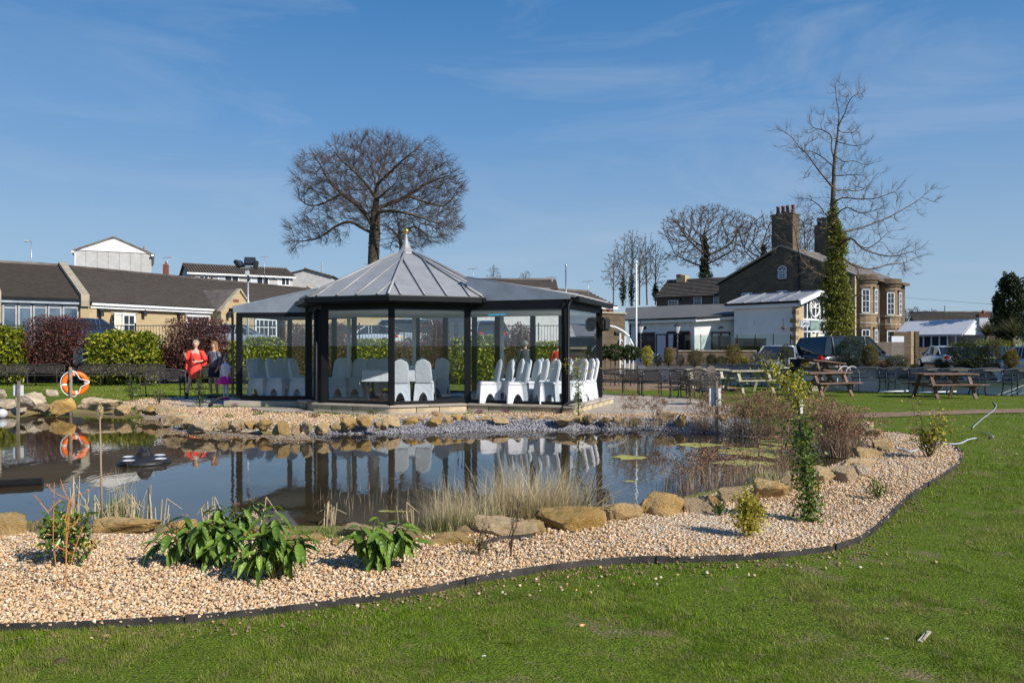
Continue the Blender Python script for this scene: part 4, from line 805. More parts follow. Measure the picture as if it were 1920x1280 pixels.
# left lodge block with the glazed front
S2 = Site(-160, 35.8, 152, 40); lb_ = S2.thing('glazed_lodge', 'lodge wing with brown tiled roof over a wide blue-tinted glazed front', 'building')
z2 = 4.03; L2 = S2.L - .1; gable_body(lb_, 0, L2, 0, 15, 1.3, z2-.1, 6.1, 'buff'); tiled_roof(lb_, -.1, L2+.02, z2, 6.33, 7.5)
MB().prism([(-.45, z2+.22), (-.45, z2-.4), (-.2, z2-.4), (7.5, 6.0), (7.5, 6.62)], L2+.03, L2+.42, 'x').build('gable_parapet', M['stone_cap'], lb_)
MB().b2((L2+.03, -.3, 1.3), (L2+.42, -.0, z2-.41)).build('quoin_pier', M['buff'], lb_)
MB().b2((0, -.36, z2-.12), (L2, -.26, z2)).build('gutter', M['black'], lb_); MB().b2((0, -.26, z2-.3), (L2, -.1, z2-.13)).build('fascia', M['zinc'], lb_)
n = 9; x0 = S2.s(0)-4.1*1.03
mbx = S2.s(2); wpx = [-75, -50, -24, 3, 32.5, 60.5, 88.5, 116, 148]
for a, c in zip(wpx[:-1], wpx[1:]):
    xa, xc = S2.s(a), S2.s(c); wd = window(lb_, xa+.02, xc-.02, 1.5, z2-.35, -.02, 1, 1, 'galv', 'win_blue', False, fw=.08)
    zt = S2.z((a+c)/2, 577); MB().b2((xa+.08, -.085, zt-.04), (xc-.08, -.035, zt+.04)).build('transom', M['galv'], wd)
xq = S2.s(1.5); MB().prism([(-.5, z2+.2), (-.5, 1.4), (.0, 1.4), (7.5, 6.0), (7.5, 6.65)], xq-.35, xq-.02, 'x').build('gable_parapet', M['stone_cap'], lb_)
# buildings up the slope
def simple_house(px0, px1, Y0, Y1, zb, ze, zr, depth, name, lb, cat, wm, rm, grp=None, over=.3):
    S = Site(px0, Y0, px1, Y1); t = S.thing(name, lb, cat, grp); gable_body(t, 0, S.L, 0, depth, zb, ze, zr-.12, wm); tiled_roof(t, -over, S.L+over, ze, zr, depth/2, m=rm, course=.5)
    bk = MB().poly3([(-over, depth/2, zr), (S.L+over, depth/2, zr), (S.L+over, depth+.3, ze), (-over, depth+.3, ze)], .06).build('rear_roof', M[rm], t); return S, t
S, fl = simple_house(355, 549, 92, 98, 5, ZY(515, 95), ZY(494, 95), 9, 'flat_block', 'row of pebbledashed flats with ribbed brown roof beyond the lodge', 'building', 'concrete', 'corrugate')
rb = MB()
for k in range(40): x = k*S.L/39.; rb.beam((x, -.3, ZY(515, 95)+.09), (x, 4.5, ZY(494, 95)+.09), .1, .07)
rb.build('roof_ribs', M['corrugate'], fl, kind='stuff'); MB().b2((-.3, -.42, S.z(450, 518)), (S.L+.3, -.3, S.z(450, 515))).build('gutter', M['white'], fl)
for a, c in ((366, 391), (408, 448), (470, 504), (520, 543)):
    xa, xc = S.s(a), S.s(c); z1_ = S.z((a+c)/2, 517); z0_ = z1_-1.25; window(fl, xa, xc, z0_, z1_, 0, 3, 1, curtain=True, fw=.1, bar=.09)
for px in (397, 513): x = S.s(px); MB().lathe([(.12, -.08), (.12, 0)], 8).build('vent_cover', M['ironwork'], fl).matrix_basis = Matrix.Translation((x, -.01, S.z(px, 521))) @ Matrix.Rotation(R(90), 4, 'X')
# grey concrete gable
Sg = Site(137, 72, 286, 74.9); gg = Sg.thing('concrete_gable_house', 'grey pebbledashed gable end with a white triangular top under a dark roof', 'building')
zt = ZY(472, 73.4); MB().b2((.1, 0, 3), (Sg.L-.1, 10, zt-.02)).build('wall', M['concrete'], gg)
for k in range(7): w7 = (Sg.L-.2)/7; MB().b2((.1+k*w7+.03, -.05, 3), (.1+(k+1)*w7-.03, -.002, zt-.06)).build('wall_panel', M['concrete'], gg)
zp = ZY(448, 73.4); MB().prism([(.1, zt), (Sg.L-.1, zt), (Sg.L/2, zp)], -.1, 9.9, 'y').build('gable_board', M['white'], gg)
for a, c in (((-.15, zt-.15), (Sg.L/2, zp+.15)), ((Sg.L+.15, zt-.15), (Sg.L/2, zp+.15))): MB().beam((a[0], 4.95, a[1]), (c[0], 4.95, c[1]), 10.15, .2, up=(0, 0, 1)).build('roof', M['slate'], gg)
for x in (.0, Sg.L): MB().b2((x-.12, -.4, zt-.3), (x+.12, 10, zt-.12)).build('gutter', M['white'], gg)
MB().tube([(.15, -.12, zt-.3), (.15, -.12, 3)], .05, 6).build('downpipe', M['white'], gg)
MB().tube([(Sg.L-.7, 3, zp-1.2), (Sg.L-.7, 3, zp-.2)], .12, 8).build('flue', M['galv'], gg)
# small gable house and brick stack left of the big tree
S, hs_ = simple_house(622, 640, 104, 112, 4, ZY(521, 106), ZY(507, 106), 7, 'terraced_house', 'pale house gable peeping over the pavilion roof under the big tree', 'building', 'concrete', 'corrugate')
MB().tube([(1, 1.5, ZY(507, 106)-.3), (1, 1.5, ZY(507, 106)+.9)], .1, 6).build('flue', M['galv'], hs_)
S, rh = simple_house(876, 1040, 70, 70, 3, ZY(543, 70), ZY(523, 72), 6, 'brown_roof_house', 'low house with a brown tiled roof showing over the right wing of the pavilion', 'building', 'concrete', 'tile')
for px in (937, 988): x = S.s(px); MB().tube([(x, 3.6, ZY(525, 73)), (x, 3.6, ZY(515, 73))], .1, 6).build('roof_vent', M['galv'], rh)
S, rh2 = simple_house(880, 1150, 60, 70, 1.5, 5.15, 6.7, 7, 'brown_roof_bungalow', 'brown-roofed bungalow with white eaves behind the right end of the pavilion', 'building', 'concrete', 'tile')
MB().b2((-.2, -.4, 4.9), (S.L+.2, -.28, 5.14)).build('gutter', M['white'], rh2)
# chimney stacks standing alone above roofs
for (px, yt, yb, Y, w_, lb) in ((311, 496, 520, 82, .45, 'small red brick chimney with an aerial above the lodge roof'),):
    t = thing('brick_chimney', lb, 'chimney', P(px, yb, Y)); h = (yb-yt)/F*Y; MB().b2((-w_/2, -w_/2, -2), (w_/2, w_/2, h)).build('stack', M['terra'], t); MB().lathe([(.12, h), (.1, h+.3)], 8).build('pot', M['terra'], t)
# stone outbuilding with two pots
S = Site(1128, 44, 1172, 45); ob = S.thing('stone_outbuilding', 'brown stone outbuilding with two short chimney pots behind the white arch', 'building')
MB().b2((0, 0, .1), (S.L, 3, ZY(588, 44.5))).build('wall', M['wallstone'], ob); MB().b2((-.08, -.08, ZY(588, 44.5)), (S.L+.08, 3.08, ZY(585, 44.5))).build('coping', M['stone_cap'], ob)
for px in (1149, 1160): x = S.s(px); MB().lathe([(.14, ZY(585, 44.5)), (.17, ZY(584, 44.5)+.1), (.13, ZY(579, 44.5))], 10, (x, .8, 0)).build('chimney_pot', M['terra'], ob)
mb = MB(); mb.b2((S.s(1152), -.12, ZY(626, 44.5)), (S.s(1163), 0, ZY(621, 44.5))); mb.build('wall_lamp', M['ironwork'], ob)
# ---------------------------------------------------------------- white pub range
pub = thing('white_pub_wing', 'low white rendered wing with grey felt roof, brown windows and open doorway', 'building', (9, 56, 0))
A = Vector((219/F*57, 57)); Bc = Vector((342/F*53.5, 53.5)); Cc = Vector((444/F*54.5, 54.5)); zf = .4; zA, zB, zC = ZY(602, 57), ZY(598, 53.5), ZY(591, 54.5)
def vwall(a, c, z0, za, zc, m, name, parent, th=.3):
    t = (c-a).normalized(); nn = Vector((-t.y, t.x))*th; mb = MB(); pts = [(a, z0), (c, z0), (c, zc), (a, za)]
    vs = [(p.x, p.y, z) for p, z in pts] + [(p.x+nn.x, p.y+nn.y, z) for p, z in pts]
    mb.add(vs, ((0, 1, 2, 3), (7, 6, 5, 4), (0, 4, 5, 1), (1, 5, 6, 2), (2, 6, 7, 3), (3, 7, 4, 0))); return mb.build(name, M[m], parent, world=True)
vwall(A, Bc, -.2, zA, zB, 'render', 'wall', pub); vwall(Bc, Cc, -.2, zB, zC, 'render', 'wall', pub); vwall(A+Vector((3, 9)), A, -.2, zA+.6, zA, 'render', 'wall', pub)
mb = MB(); up = .12; back1, back2, back3 = A+Vector((2.2, 11)), Bc+Vector((2.5, 14)), Cc+Vector((2.2, 12))
mb.add([(A.x-.4, A.y-.4, zA+up), (Bc.x-.1, Bc.y-.5, zB+up), (back2.x, back2.y, ZY(571.5, back2.y)), (back1.x-.8, back1.y, ZY(577, back1.y)),
        (A.x-.4, A.y-.4, zA), (Bc.x-.1, Bc.y-.5, zB), (back2.x, back2.y, ZY(571.5, back2.y)-.15), (back1.x-.8, back1.y, ZY(577, back1.y)-.15)], ((0, 1, 2, 3), (7, 6, 5, 4), (0, 4, 5, 1), (1, 5, 6, 2), (2, 6, 7, 3), (3, 7, 4, 0)))
mb.add([(Bc.x-.1, Bc.y-.5, zB+up), (Cc.x+.2, Cc.y-.5, zC+up), (back3.x, back3.y, ZY(569.5, back3.y)), (back2.x, back2.y, ZY(571.5, back2.y)),
        (Bc.x-.1, Bc.y-.5, zB), (Cc.x+.2, Cc.y-.5, zC), (back3.x, back3.y, ZY(569.5, back3.y)-.15), (back2.x, back2.y, ZY(571.5, back2.y)-.15)], ((0, 1, 2, 3), (7, 6, 5, 4), (0, 4, 5, 1), (1, 5, 6, 2), (2, 6, 7, 3), (3, 7, 4, 0)))
mb.build('roof', M['felt'], pub, world=True)
for a, c, za, zc in ((A, Bc, zA, zB), (Bc, Cc, zB, zC)):
    MB().beam((a.x-.1, a.y-.42, za-.1), (c.x, c.y-.52, zc-.1), .05, .2).build('fascia', M['white'], pub, world=True); MB().beam((a.x-.1, a.y-.5, za+.05), (c.x, c.y-.6, zc+.05), .12, .1).build('gutter', M['black'], pub, world=True)
MB().tube([(A.x+.05, A.y-.45, zA), (A.x+.1, A.y-.1, zA-.4), (A.x+.1, A.y-.1, .2)], .05, 8).build('downpipe', M['black'], pub, True, True)
def wall_item(S, par0):  # child frame helper: local wall coords -> pub world
    return Matrix.Translation((S.o.x, S.o.y, 0)) @ Matrix.Rotation(S.rz, 4, 'Z')
def put_in(S, par, fn):
    """build with local wall coordinates under a parent with another frame"""
    before = set(bpy.data.objects); fn(); 
    for o in set(bpy.data.objects) - before:
        if o.parent is par: o.matrix_basis = MW[par].inverted() @ wall_item(S, par) @ o.matrix_basis
Sw1 = Site(1179, 57, 1302, 53.5); Sw2 = Site(1302, 53.5, 1404, 54.5)
def f1():
    window(pub, Sw1.s(1194), Sw1.s(1228), Sw1.z(1210, 658), Sw1.z(1210, 623), 0, 2, 2, 'brownframe', 'win', 'brownframe', .07, .1)
    w_ = MB().b2((Sw1.s(1252), -.02, zf), (Sw1.s(1294), -.004, Sw1.z(1270, 624))).build('doorway', M['dark'], pub)
    mb = MB(); 
    for px in (1252, 1294): mb.b2((Sw1.s(px)-.06, -.1, zf), (Sw1.s(px)+.06, -.003, Sw1.z(1270, 624)))
    mb.b2((Sw1.s(1252), -.1, Sw1.z(1270, 624)), (Sw1.s(1294), -.003, Sw1.z(1270, 624)+.12)); mb.build('door_frame', M['brownframe'], w_)
    xa, xc = Sw1.s(1254), Sw1.s(1263); zt_ = Sw1.z(1260, 626); mb = MB(); mb.prism([(xa, zf+.3), (xa+.3, zf+.3), (xc, zt_), (xa, zt_)], -.06, -.03, 'y'); mb.build('curtain', M['curtain'], w_)
    dd = window(pub, 0, .78, zf, Sw1.z(1245, 626), 0, 1, 2, 'brownframe', 'curtain', False, .1, .09); dd.name = 'open_door'; dd.matrix_basis = Matrix.Translation((Sw1.s(1251), -.05, 0)) @ Matrix.Rotation(R(-155), 4, 'Z')
    MB().lathe([(.13, -.06), (.13, 0)], 10).build('bulkhead_light', M['ironwork'], pub).matrix_basis = Matrix.Translation((Sw1.s(1209), -.02, Sw1.z(1209, 615))) @ Matrix.Rotation(R(90), 4, 'X')
    MB().b2((Sw1.s(1290), -.2, Sw1.z(1290, 612)), (Sw1.s(1294), -.004, Sw1.z(1290, 605))).build('alarm_box', M['white'], pub)
put_in(Sw1, pub, f1)
def f2():
    window(pub, Sw2.s(1333), Sw2.s(1369), Sw2.z(1350, 659), Sw2.z(1350, 622), 0, 2, 1, 'brownframe', 'win', 'brownframe', .14, .1)
    mb = MB(); mb.b2((Sw2.s(1336), -.026, Sw2.z(1340, 630)), (Sw2.s(1366), -.031, Sw2.z(1340, 624.5))); mb.build('net_curtain', M['curtain'], pub)
    mb = MB(); x = Sw2.s(1349); mb.tube([(x-.15, -.12, Sw2.z(1349, 616)), (x, -.2, Sw2.z(1349, 613)), (x+.2, -.12, Sw2.z(1349, 614))], .05, 6); mb.build('wall_light', M['ironwork'], pub)
    x = Sw2.s(1397); mb = MB(); mb.beam((x-.4, -.1, Sw2.z(1397, 598)), (x+.1, -.1, Sw2.z(1397, 603)), .04); mb.beam((x-.5, -.2, Sw2.z(1397, 601)), (x-.1, -.2, Sw2.z(1397, 602)), .05); mb.build('wall_bracket', M['ironwork'], pub)
put_in(Sw2, pub, f2)
# white gabled bar with glazed end
gc = Vector((532/F*50, 50)); ug = Vector((.756, .654)); us = Vector((-.654, .756)); WG = 4.9
bar = thing('white_gabled_bar', 'white building with ribbed grey metal roof and arched glazed stone gable end', 'building', (gc.x, gc.y, 0), atan2(ug.y, ug.x))
# local x along the gable wall (0..WG), local y runs back along the side wall
ze_ = 4.5; zr_ = ZY(546, 51.6)
MB().b2((0, .003, -.2), (.25, 4.6, ze_)).build('side_wall', M['render'], bar); MB().b2((WG-.25, .3, -.2), (WG, 4.6, ze_)).build('side_wall', M['render'], bar); MB().b2((.26, 4.4, -.2), (WG-.26, 4.6, ze_)).build('rear_wall', M['render'], bar)
for z in np.arange(.3, 4.4, .56):
    MB().b2((-.02, -.02, z), (.38, .4 if int(z*10) % 2 else .26, z+.27)).build('quoin', M['sand_lit'], bar)
MB().b2((.0, -.004, -.2), (.95, .25, ze_)).build('gable_pier', M['buff'], bar); MB().b2((WG-.5, -.004, -.2), (WG, .25, ze_)).build('gable_pier', M['buff'], bar)
for sgn, xe in ((0, -.35), (1, WG+.35)):
    MB().poly3([(xe, -.5, ze_), (WG/2, -.5, zr_), (WG/2, 5.2, zr_), (xe, 5.2, ze_)], .08).build('roof', M['lead'], bar)
    for k in range(5): y = -.3 + k*1.32; MB().beam((xe, y, ze_+.05), (WG/2, y, zr_+.05), .07, .09).build('roof_rib', M['galv'], bar)
    MB().beam((xe, -.5, ze_-.12), (WG/2, -.5, zr_-.1), .1, .3, up=(0, 0, 1)).build('bargeboard', M['white'], bar)
MB().b2((-.42, -.4, ze_-.12), (-.3, 5.1, ze_+.02)).build('gutter', M['black'], bar); MB().b2((-.3, -.3, ze_-.35), (-.02, 5.1, ze_-.13)).build('fascia', M['white'], bar)
gz = MB(); gz.prism([(.95, .4), (WG-.5, .4), (WG-.5, ze_-.1), (WG/2, zr_-.25), (.95, ze_+.25)], .1, .14, 'y'); gz = gz.build('gable_glazing', M['win'], bar)
mb = MB()
for x in np.linspace(.98, WG-.55, 7): mb.b2((x-.05, .02, .4), (x+.05, .12, ze_-.05 + (1-abs(x-WG/2)/(WG/2))*(zr_-ze_)*.8))
for z in (2.55, 3.35): mb.b2((.95, .015, z-.06), (WG-.5, .125, z+.06))
mb.build('glazing_frame', M['white'], gz)
mb = MB(); cx_, cz_ = WG/2, 4.15; pts = [(cx_+.62*cos(a_), 0.0, cz_+.62*sin(a_)) for a_ in np.linspace(0, 2*pi, 25)]; mb.tube(pts, .06, 5, False)
for a_ in np.linspace(0, pi, 6): mb.beam((cx_, 0, cz_), (cx_+.6*cos(a_+pi*0), 0, cz_+.6*sin(a_)), .05)
mb.build('round_window_tracery', M['white'], gz); MB().b2((1.9, -.01, 2.62), (3.3, .06, 3.3)).build('green_panel', mat('pale_green_panel', (.22, .3, .28), .4, .1), gz)
for x in (1.9, 2.9): MB().b2((x, -.005, .45), (x+.75, .06, 2.4)).build('cream_door', M['cream'], gz)
sg_ = thing('hanging_sign', 'white and blue board sign with a small bird emblem outside the glazed gable', 'sign', P(1509, 607, 48.5), R(12)); MB().b2((-.32, -.03, -.2), (.32, .03, .2)).build('board', mat('blue_white_board', (.5, .56, .62), .5, .05), sg_)
MB().prism([(-.22, -.05), (-.1, .0), (-.02, .08), (.05, .03), (.0, -.03), (-.1, -.07)], -.036, -.031, 'y').build('emblem', M['dark'], sg_)
for k, (x, z, w_) in enumerate(((.1, .06, .26), (.12, -.02, .3), (.1, -.1, .22))): MB().b2((x-w_/2+.03, -.035, z), (x+w_/2+.03, -.031, z+.025)).build('lettering_line', M['dark'], sg_)
MB().beam((.32, 0, .15), (1.1, .3, .15), .04).build('bracket', M['ironwork'], sg_)
hb = thing('hanging_basket', 'small hanging basket on a bracket on the white side wall', 'basket', P(1469, 613, 50.2)); MB().lathe([(.02, -.2), (.14, -.1), (.18, 0)], 10).build('basket', M['post'], hb); MB().tube([(0, 0, 0), (0, .05, .55)], .012, 4).build('chain', M['ironwork'], hb); MB().beam((0, .05, .55), (.1, .5, .5), .03).build('bracket', M['ironwork'], hb)
ab = MB().b2((-.1, 3.0, 3.0), (-.003, 3.4, 3.3)).build('alarm_box', M['white'], bar)
# ---------------------------------------------------------------- big gritstone house
hc = Vector((30.4, 68.5)); uf = Vector((.707, .707)); ug2 = Vector((-.707, .707)); GW = 13.3; HL = 13.5
hou = thing('gritstone_house', 'tall dark gritstone house with bow windows and two chimney stacks', 'house', (hc.x, hc.y, 0), atan2(uf.y, uf.x))
# local x along the front (bows), local y along the gable wall into the depth
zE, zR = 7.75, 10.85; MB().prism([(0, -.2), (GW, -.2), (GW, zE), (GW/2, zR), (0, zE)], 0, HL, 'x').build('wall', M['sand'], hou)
for sgn in (0, 1):
    y0 = -.35 if sgn == 0 else GW+.35; MB().poly3([(-.1, y0, zE), (HL+.1, y0, zE), (HL+.1, GW/2, zR+.2), (-.1, GW/2, zR+.2)], .12).build('roof', M['slate'], hou)
    MB().beam((-.06, y0, zE+.1), (-.06, GW/2, zR+.3), .36, .14).build('verge_coping', M['stone_cap'], hou)
zc1 = ZY(403, 73); ch = MB(); ch.b2((-.12, GW/2-1.15, zR-1.3), (1.3, GW/2+.95, zc1)); ch = ch.build('chimney', M['sand'], hou)
MB().b2((-.2, GW/2-1.23, zc1), (1.38, GW/2+1.03, zc1+.14)).build('cap', M['slate'], ch)
for i, y in enumerate((-.8, -.25, .2, .7)): MB().lathe([(.19, zc1+.14), (.21, zc1+.25), (.15, zc1+.5), (.15, zc1+.8), (.19, zc1+.85), (.16, zc1+.95)], 10, (.5, GW/2+y-.1, 0)).build('chimney_pot', M['terra'], ch, True)
zc2 = 14.0; ch = MB().b2((9.0, GW/2-.75, zR-.6), (10.4, GW/2+.75, zc2)).build('chimney', M['sand'], hou); MB().b2((8.92, GW/2-.83, zc2), (10.48, GW/2+.83, zc2+.14)).build('cap', M['slate'], ch)
for y in (-.5, 0, .5): MB().lathe([(.2, zc2+.14), (.2, zc2+.6), (.26, zc2+.66), (.24, zc2+.95)], 10, (9.6, GW/2+y, 0)).build('chimney_pot', M['ironwork'], ch, True)
# gable windows and pipe : the gable is the plane x = 0, seen from -x
Sgab = Site(1348.1, 77.904, 1599.07, 68.5)
def gwin(pa, pb, ya, yb, arch=False, **k):
    before = set(bpy.data.objects); sa, sb = Sgab.s(pa), Sgab.s(pb); pm = (pa+pb)/2; zb_, zt_ = Sgab.z(pm, yb), Sgab.z(pm, ya); w_ = window(hou, sa, sb, zb_, zt_, 0, **k)
    if arch:
        r = (sb-sa)/2; mb = MB(); pts = [((sa+sb)/2+r*cos(a_), -.04, zt_+r*sin(a_)) for a_ in np.linspace(0, pi, 11)]; mb.prism([(p[0], p[2]) for p in pts], -.035, -.012, 'y'); mb.build('arch_pane', M['win'], w_)
        mb = MB(); mb.tube(pts, .05, 5, False); 
        for a_ in (pi/3, 2*pi/3): mb.beam(((sa+sb)/2, -.04, zt_), ((sa+sb)/2+r*cos(a_), -.04, zt_+r*sin(a_)), .04)
        mb.build('arch_frame', M['upvc'], w_)
    w_.matrix_basis = MW[hou].inverted() @ wall_item(Sgab, hou)
gwin(1459, 1475, 507, 523, True, cols=4, rows=3, fw=.07, bar=.04, sill='dark'); gwin(1391, 1411, 549, 566, cols=3, rows=2, fw=.08); gwin(1457, 1477, 545, 562, cols=3, rows=2, fw=.08)
MB().tube([(-.1, GW/2-1.7, zR-1), (-.1, GW/2-1.7, 3)], .08, 6).build('downpipe', M['ironwork'], hou, True)
for k_, xb in ((0, 1.7), (1, 7.9)):
    r = 1.35; n = 9; ang = [pi + pi*i/n for i in range(n+1)]; bowp = [(xb+r*cos(a_), r*sin(a_)*1.0) for a_ in ang]
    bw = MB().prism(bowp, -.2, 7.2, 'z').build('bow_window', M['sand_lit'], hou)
    for (z0, z1_, ex_) in ((7.2, 7.45, .12), (7.46, 7.62, .25), (7.63, 7.95, .1), (4.35, 4.5, .08), (3.55, 3.7, .05)):
        MB().prism([(xb+(r+ex_)*cos(a_), (r+ex_)*sin(a_)) for a_ in ang], z0, z1_).build('cornice', M['stone_cap'] if z0 < 7 else M['sand'], bw)
    for (z0, z1_) in ((4.55, 6.6), (.9, 3.0)):
        for a_ in (pi*1.22, pi*1.5, pi*1.78):
            wn_ = MB(); 
            q = Matrix.Rotation(a_+pi/2, 3, 'Z'); c_ = Vector((xb+(r+.01)*cos(a_), (r+.01)*sin(a_), (z0+z1_)/2)); H = z1_-z0; W_ = .62
            for dx, dz, w3, h3 in ((0, -H/2, W_, .08), (0, H/2, W_, .08), (-W_/2, 0, .08, H), (W_/2, 0, .08, H), (0, 0, W_, .06), (0, 0, .035, H), (0, H/4, W_, .03), (0, -H/4, W_, .03)): wn_.box(c_ + q @ Vector((dx, -.02, dz)), (w3, .07, h3), q)
            wn_ = wn_.build('sash_frame', M['upvc'], bw); MB().box(c_, (W_-.05, .05, H-.05), q).build('pane', M['win'], bw); MB().box(c_ + q @ Vector((0, -.02, H/2+.18)), (W_+.2, .06, .24), q).build('lintel', M['sand'], bw)
MB().beam((-.1, -.3, zE+.02), (HL, -.3, zE+.02), .3, .25).build('cornice', M['sand'], hou)
MB().b2((-.3, -.3, -.2), (.02, -.02, zE)).build('corner_pilaster', M['buff'], hou)
for x in (3.3, 6.2):
    ln = MB().box((x+.2, -.9, 3.9), (.26, .26, .4)).build('wall_lantern', M['galv'], hou); MB().beam((x+.2, -.1, 4.15), (x+.2, -.95, 4.15), .05).build('bracket', M['ironwork'], ln)
# cottage wing behind, lower
Sc = Site(1231, 84, 1352, 80); cot = Sc.thing('stone_cottage_wing', 'low dark stone cottage wing with slate roof, three sash windows and one chimney', 'building')
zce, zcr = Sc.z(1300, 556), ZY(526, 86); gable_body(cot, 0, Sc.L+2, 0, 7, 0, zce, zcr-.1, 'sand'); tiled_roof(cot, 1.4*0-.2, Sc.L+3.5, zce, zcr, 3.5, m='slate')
for (pa, pb, ya, yb) in ((1253, 1272, 563, 577), (1301, 1316, 555, 573), (1338, 1349, 553, 572)): window(cot, Sc.s(pa), Sc.s(pb), Sc.z((pa+pb)/2, yb), Sc.z((pa+pb)/2, ya), 0, 3, 2, fw=.08)
MB().tube([(Sc.s(1276), -.06, zce), (Sc.s(1276), -.06, 3)], .06, 6).build('downpipe', M['ironwork'], cot, True)
c2 = MB().b2((Sc.s(1249), 2.9, zcr-1.6), (Sc.s(1266), 4.2, ZY(517, 86))).build('chimney', M['buff'], cot); MB().b2((Sc.s(1249), 2.85, ZY(517, 86)-.1), (Sc.s(1258), 3.6, ZY(515, 86))).build('brick_cap', M['terra'], c2)
# buildings on the right
S = Site(1728, 84, 1870, 82); dr = S.thing('dark_roof_house', 'long low building with a dark slate roof and a white chimney stack', 'building'); zt = S.z(1800, 583)
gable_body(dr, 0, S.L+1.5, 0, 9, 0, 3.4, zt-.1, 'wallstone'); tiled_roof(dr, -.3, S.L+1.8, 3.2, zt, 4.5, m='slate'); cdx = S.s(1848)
cs = MB().b2((cdx-.5, .3, 3.0), (cdx+.45, 1.4, S.z(1848, 594))).build('chimney', M['white'], dr); MB().b2((cdx-.55, .25, S.z(1848, 594)), (cdx+.5, 1.45, S.z(1848, 588))).build('brick_top', M['terra'], cs); MB().lathe([(.2, S.z(1848, 588)), (.14, S.z(1848, 581))], 8, (cdx, .8, 0)).build('chimney_pot', M['terra'], cs)
MB().tube([(S.s(1792), 4.4, zt), (S.s(1792), 4.4, zt+.8)], .06, 5).build('flue', M['galv'], dr)
S = Site(1676, 62, 1807, 57.5); mq = S.thing('white_marquee', 'long white marquee with pitched canvas roof and glazed side', 'marquee'); z0 = S.z(1740, 628); z1_ = S.z(1740, 609)+.35
ymid = 1.7; mb = MB(); ns = 3
for k in range(ns):
    xa, xc = S.L*k/ns+.02, S.L*(k+1)/ns-.02; MB().poly3([(xa, -.2, z0), (xc, -.2, z0), (xc, ymid, z1_), (xa, ymid, z1_)], .05).build('roof_panel', M['palegrey'], mq); MB().poly3([(xa, ymid*2+.2, z0), (xc, ymid*2+.2, z0), (xc, ymid, z1_), (xa, ymid, z1_)], .05).build('roof_panel', M['rail'], mq)
MB().prism([(0, z0), (ymid*2, z0), (ymid, z1_-.06)], S.L-.02, S.L+.05, 'x').build('gable_panel', M['rail'], mq); MB().beam((0, -.22, z0-.03), (S.L, -.22, z0-.03), .1, .14).build('gutter', M['galv'], mq)
for k in range(8):
    xa, xc = S.L*.1+S.L*.9*k/8, S.L*.1+S.L*.9*(k+1)/8; f_ = MB().b2((xa, -.05, .15), (xa+.09, .05, z0-.05)).build('side_post', M['rail'], mq); MB().b2((xa+.1, -.01, .75), (xc-.01, .01, z0-.12)).build('side_window', M['win'], mq); MB().b2((xa+.1, -.03, .15), (xc-.01, .03, .74)).build('side_panel', M['palegrey'], mq)
MB().b2((0, 3.3, .1), (S.L, 3.4, z0)).build('rear_wall', M['palegrey'], mq)
gw = thing('stone_garden_wall', 'buff and brown stone wall with two tall piers in front of the marquee', 'wall', P(1690, 660, 53)); o3 = P(1690, 648, 53)
for a, c, yt, m_ in ((1676, 1708, 622, 'wallstone'), (1708, 1714, 621, 'buff'), (1716, 1724, 621, 'wallstone'), (1724, 1778, 651, 'wallstone')):
    p0, p1 = P(a, yt, 53), P(c, yt, 53); MB().b2((p0.x, 53, .1), (p1.x-.02, 53.6, p0.z)).build('wall_length' if c-a > 10 else 'pier', M[m_], gw, world=True)
p0, p1 = P(1672, 630, 52.4), P(1695, 660, 52.4); o = MB().b2((p0.x, 52.4, .15), (p1.x, 52.5, p0.z)).build('white_gate_panel', M['rail']); tag(o, 'plain white panel leaning on the stone wall beside the bow windows', 'panel')
fe = thing('slatted_fence', 'dark vertical slatted fence below the bow windows', 'fence', P(1660, 660, 50))
for k in range(26): x = P(1640, 648, 50).x + k*.075; MB().b2((x, 50, .15), (x+.05, 50.04, ZY(641, 50))).build('slat', M['post'], fe, world=True)
for z in (.5, 1.5): p = P(1640, 648, 50); MB().b2((p.x, 50.045, z), (p.x+1.95, 50.09, z+.07)).build('rail', M['post'], fe, world=True)
# right-hand car park surface
flat_slab([(7.6, 31.5), (11.5, 32.6), (14.5, 30.2), (16.6, 28.2), (40, 26.5), (140, 26.5), (140, 140), (3, 140), (3.5, 48)], .15, 'car_park', 'asphalt', 'grey tarmac car park in front of the pub buildings')
flat_slab([(3.3, 27.5), (8.2, 27.5), (8.4, 34), (9, 50), (3.6, 50)], .06, 'driveway', 'dirt', 'sandy drive leading up past the clipped trees')
# white planter wall with benches along it
wp_ = [G(1196, 716, 0), G(1400, 722, 0), G(1650, 735, 0), G(1960, 742, 0)]
bw_ = thing('white_garden_wall', 'long low white rendered retaining wall behind the metal benches', 'wall', (wp_[1].x, wp_[1].y, 0)); zw = .77
for a, c in zip(wp_[:-1], wp_[1:]):
    vwall(a.to_2d(), c.to_2d(), -.05, zw, zw, 'rail', 'wall_length', bw_, .2); t = (c-a).normalized()
    MB().beam((a.x, a.y+.08, zw+.03), (c.x, c.y+.08, zw+.03), .3, .055).build('coping', M['stone_cap'], bw_, world=True)
pb = [xy(p) for p in wp_]; soil = pb + [(x+.9, y+2.2) for x, y in reversed(pb)]
o = MB().prism([(x, y+.3) for x, y in soil], .1, zw-.03).build('planting_bed', M['soil']); tag(o, 'raised bed of soil behind the white wall', kind='structure')
for k, (a, c) in enumerate(zip(soil[4:-1], soil[5:])): pass
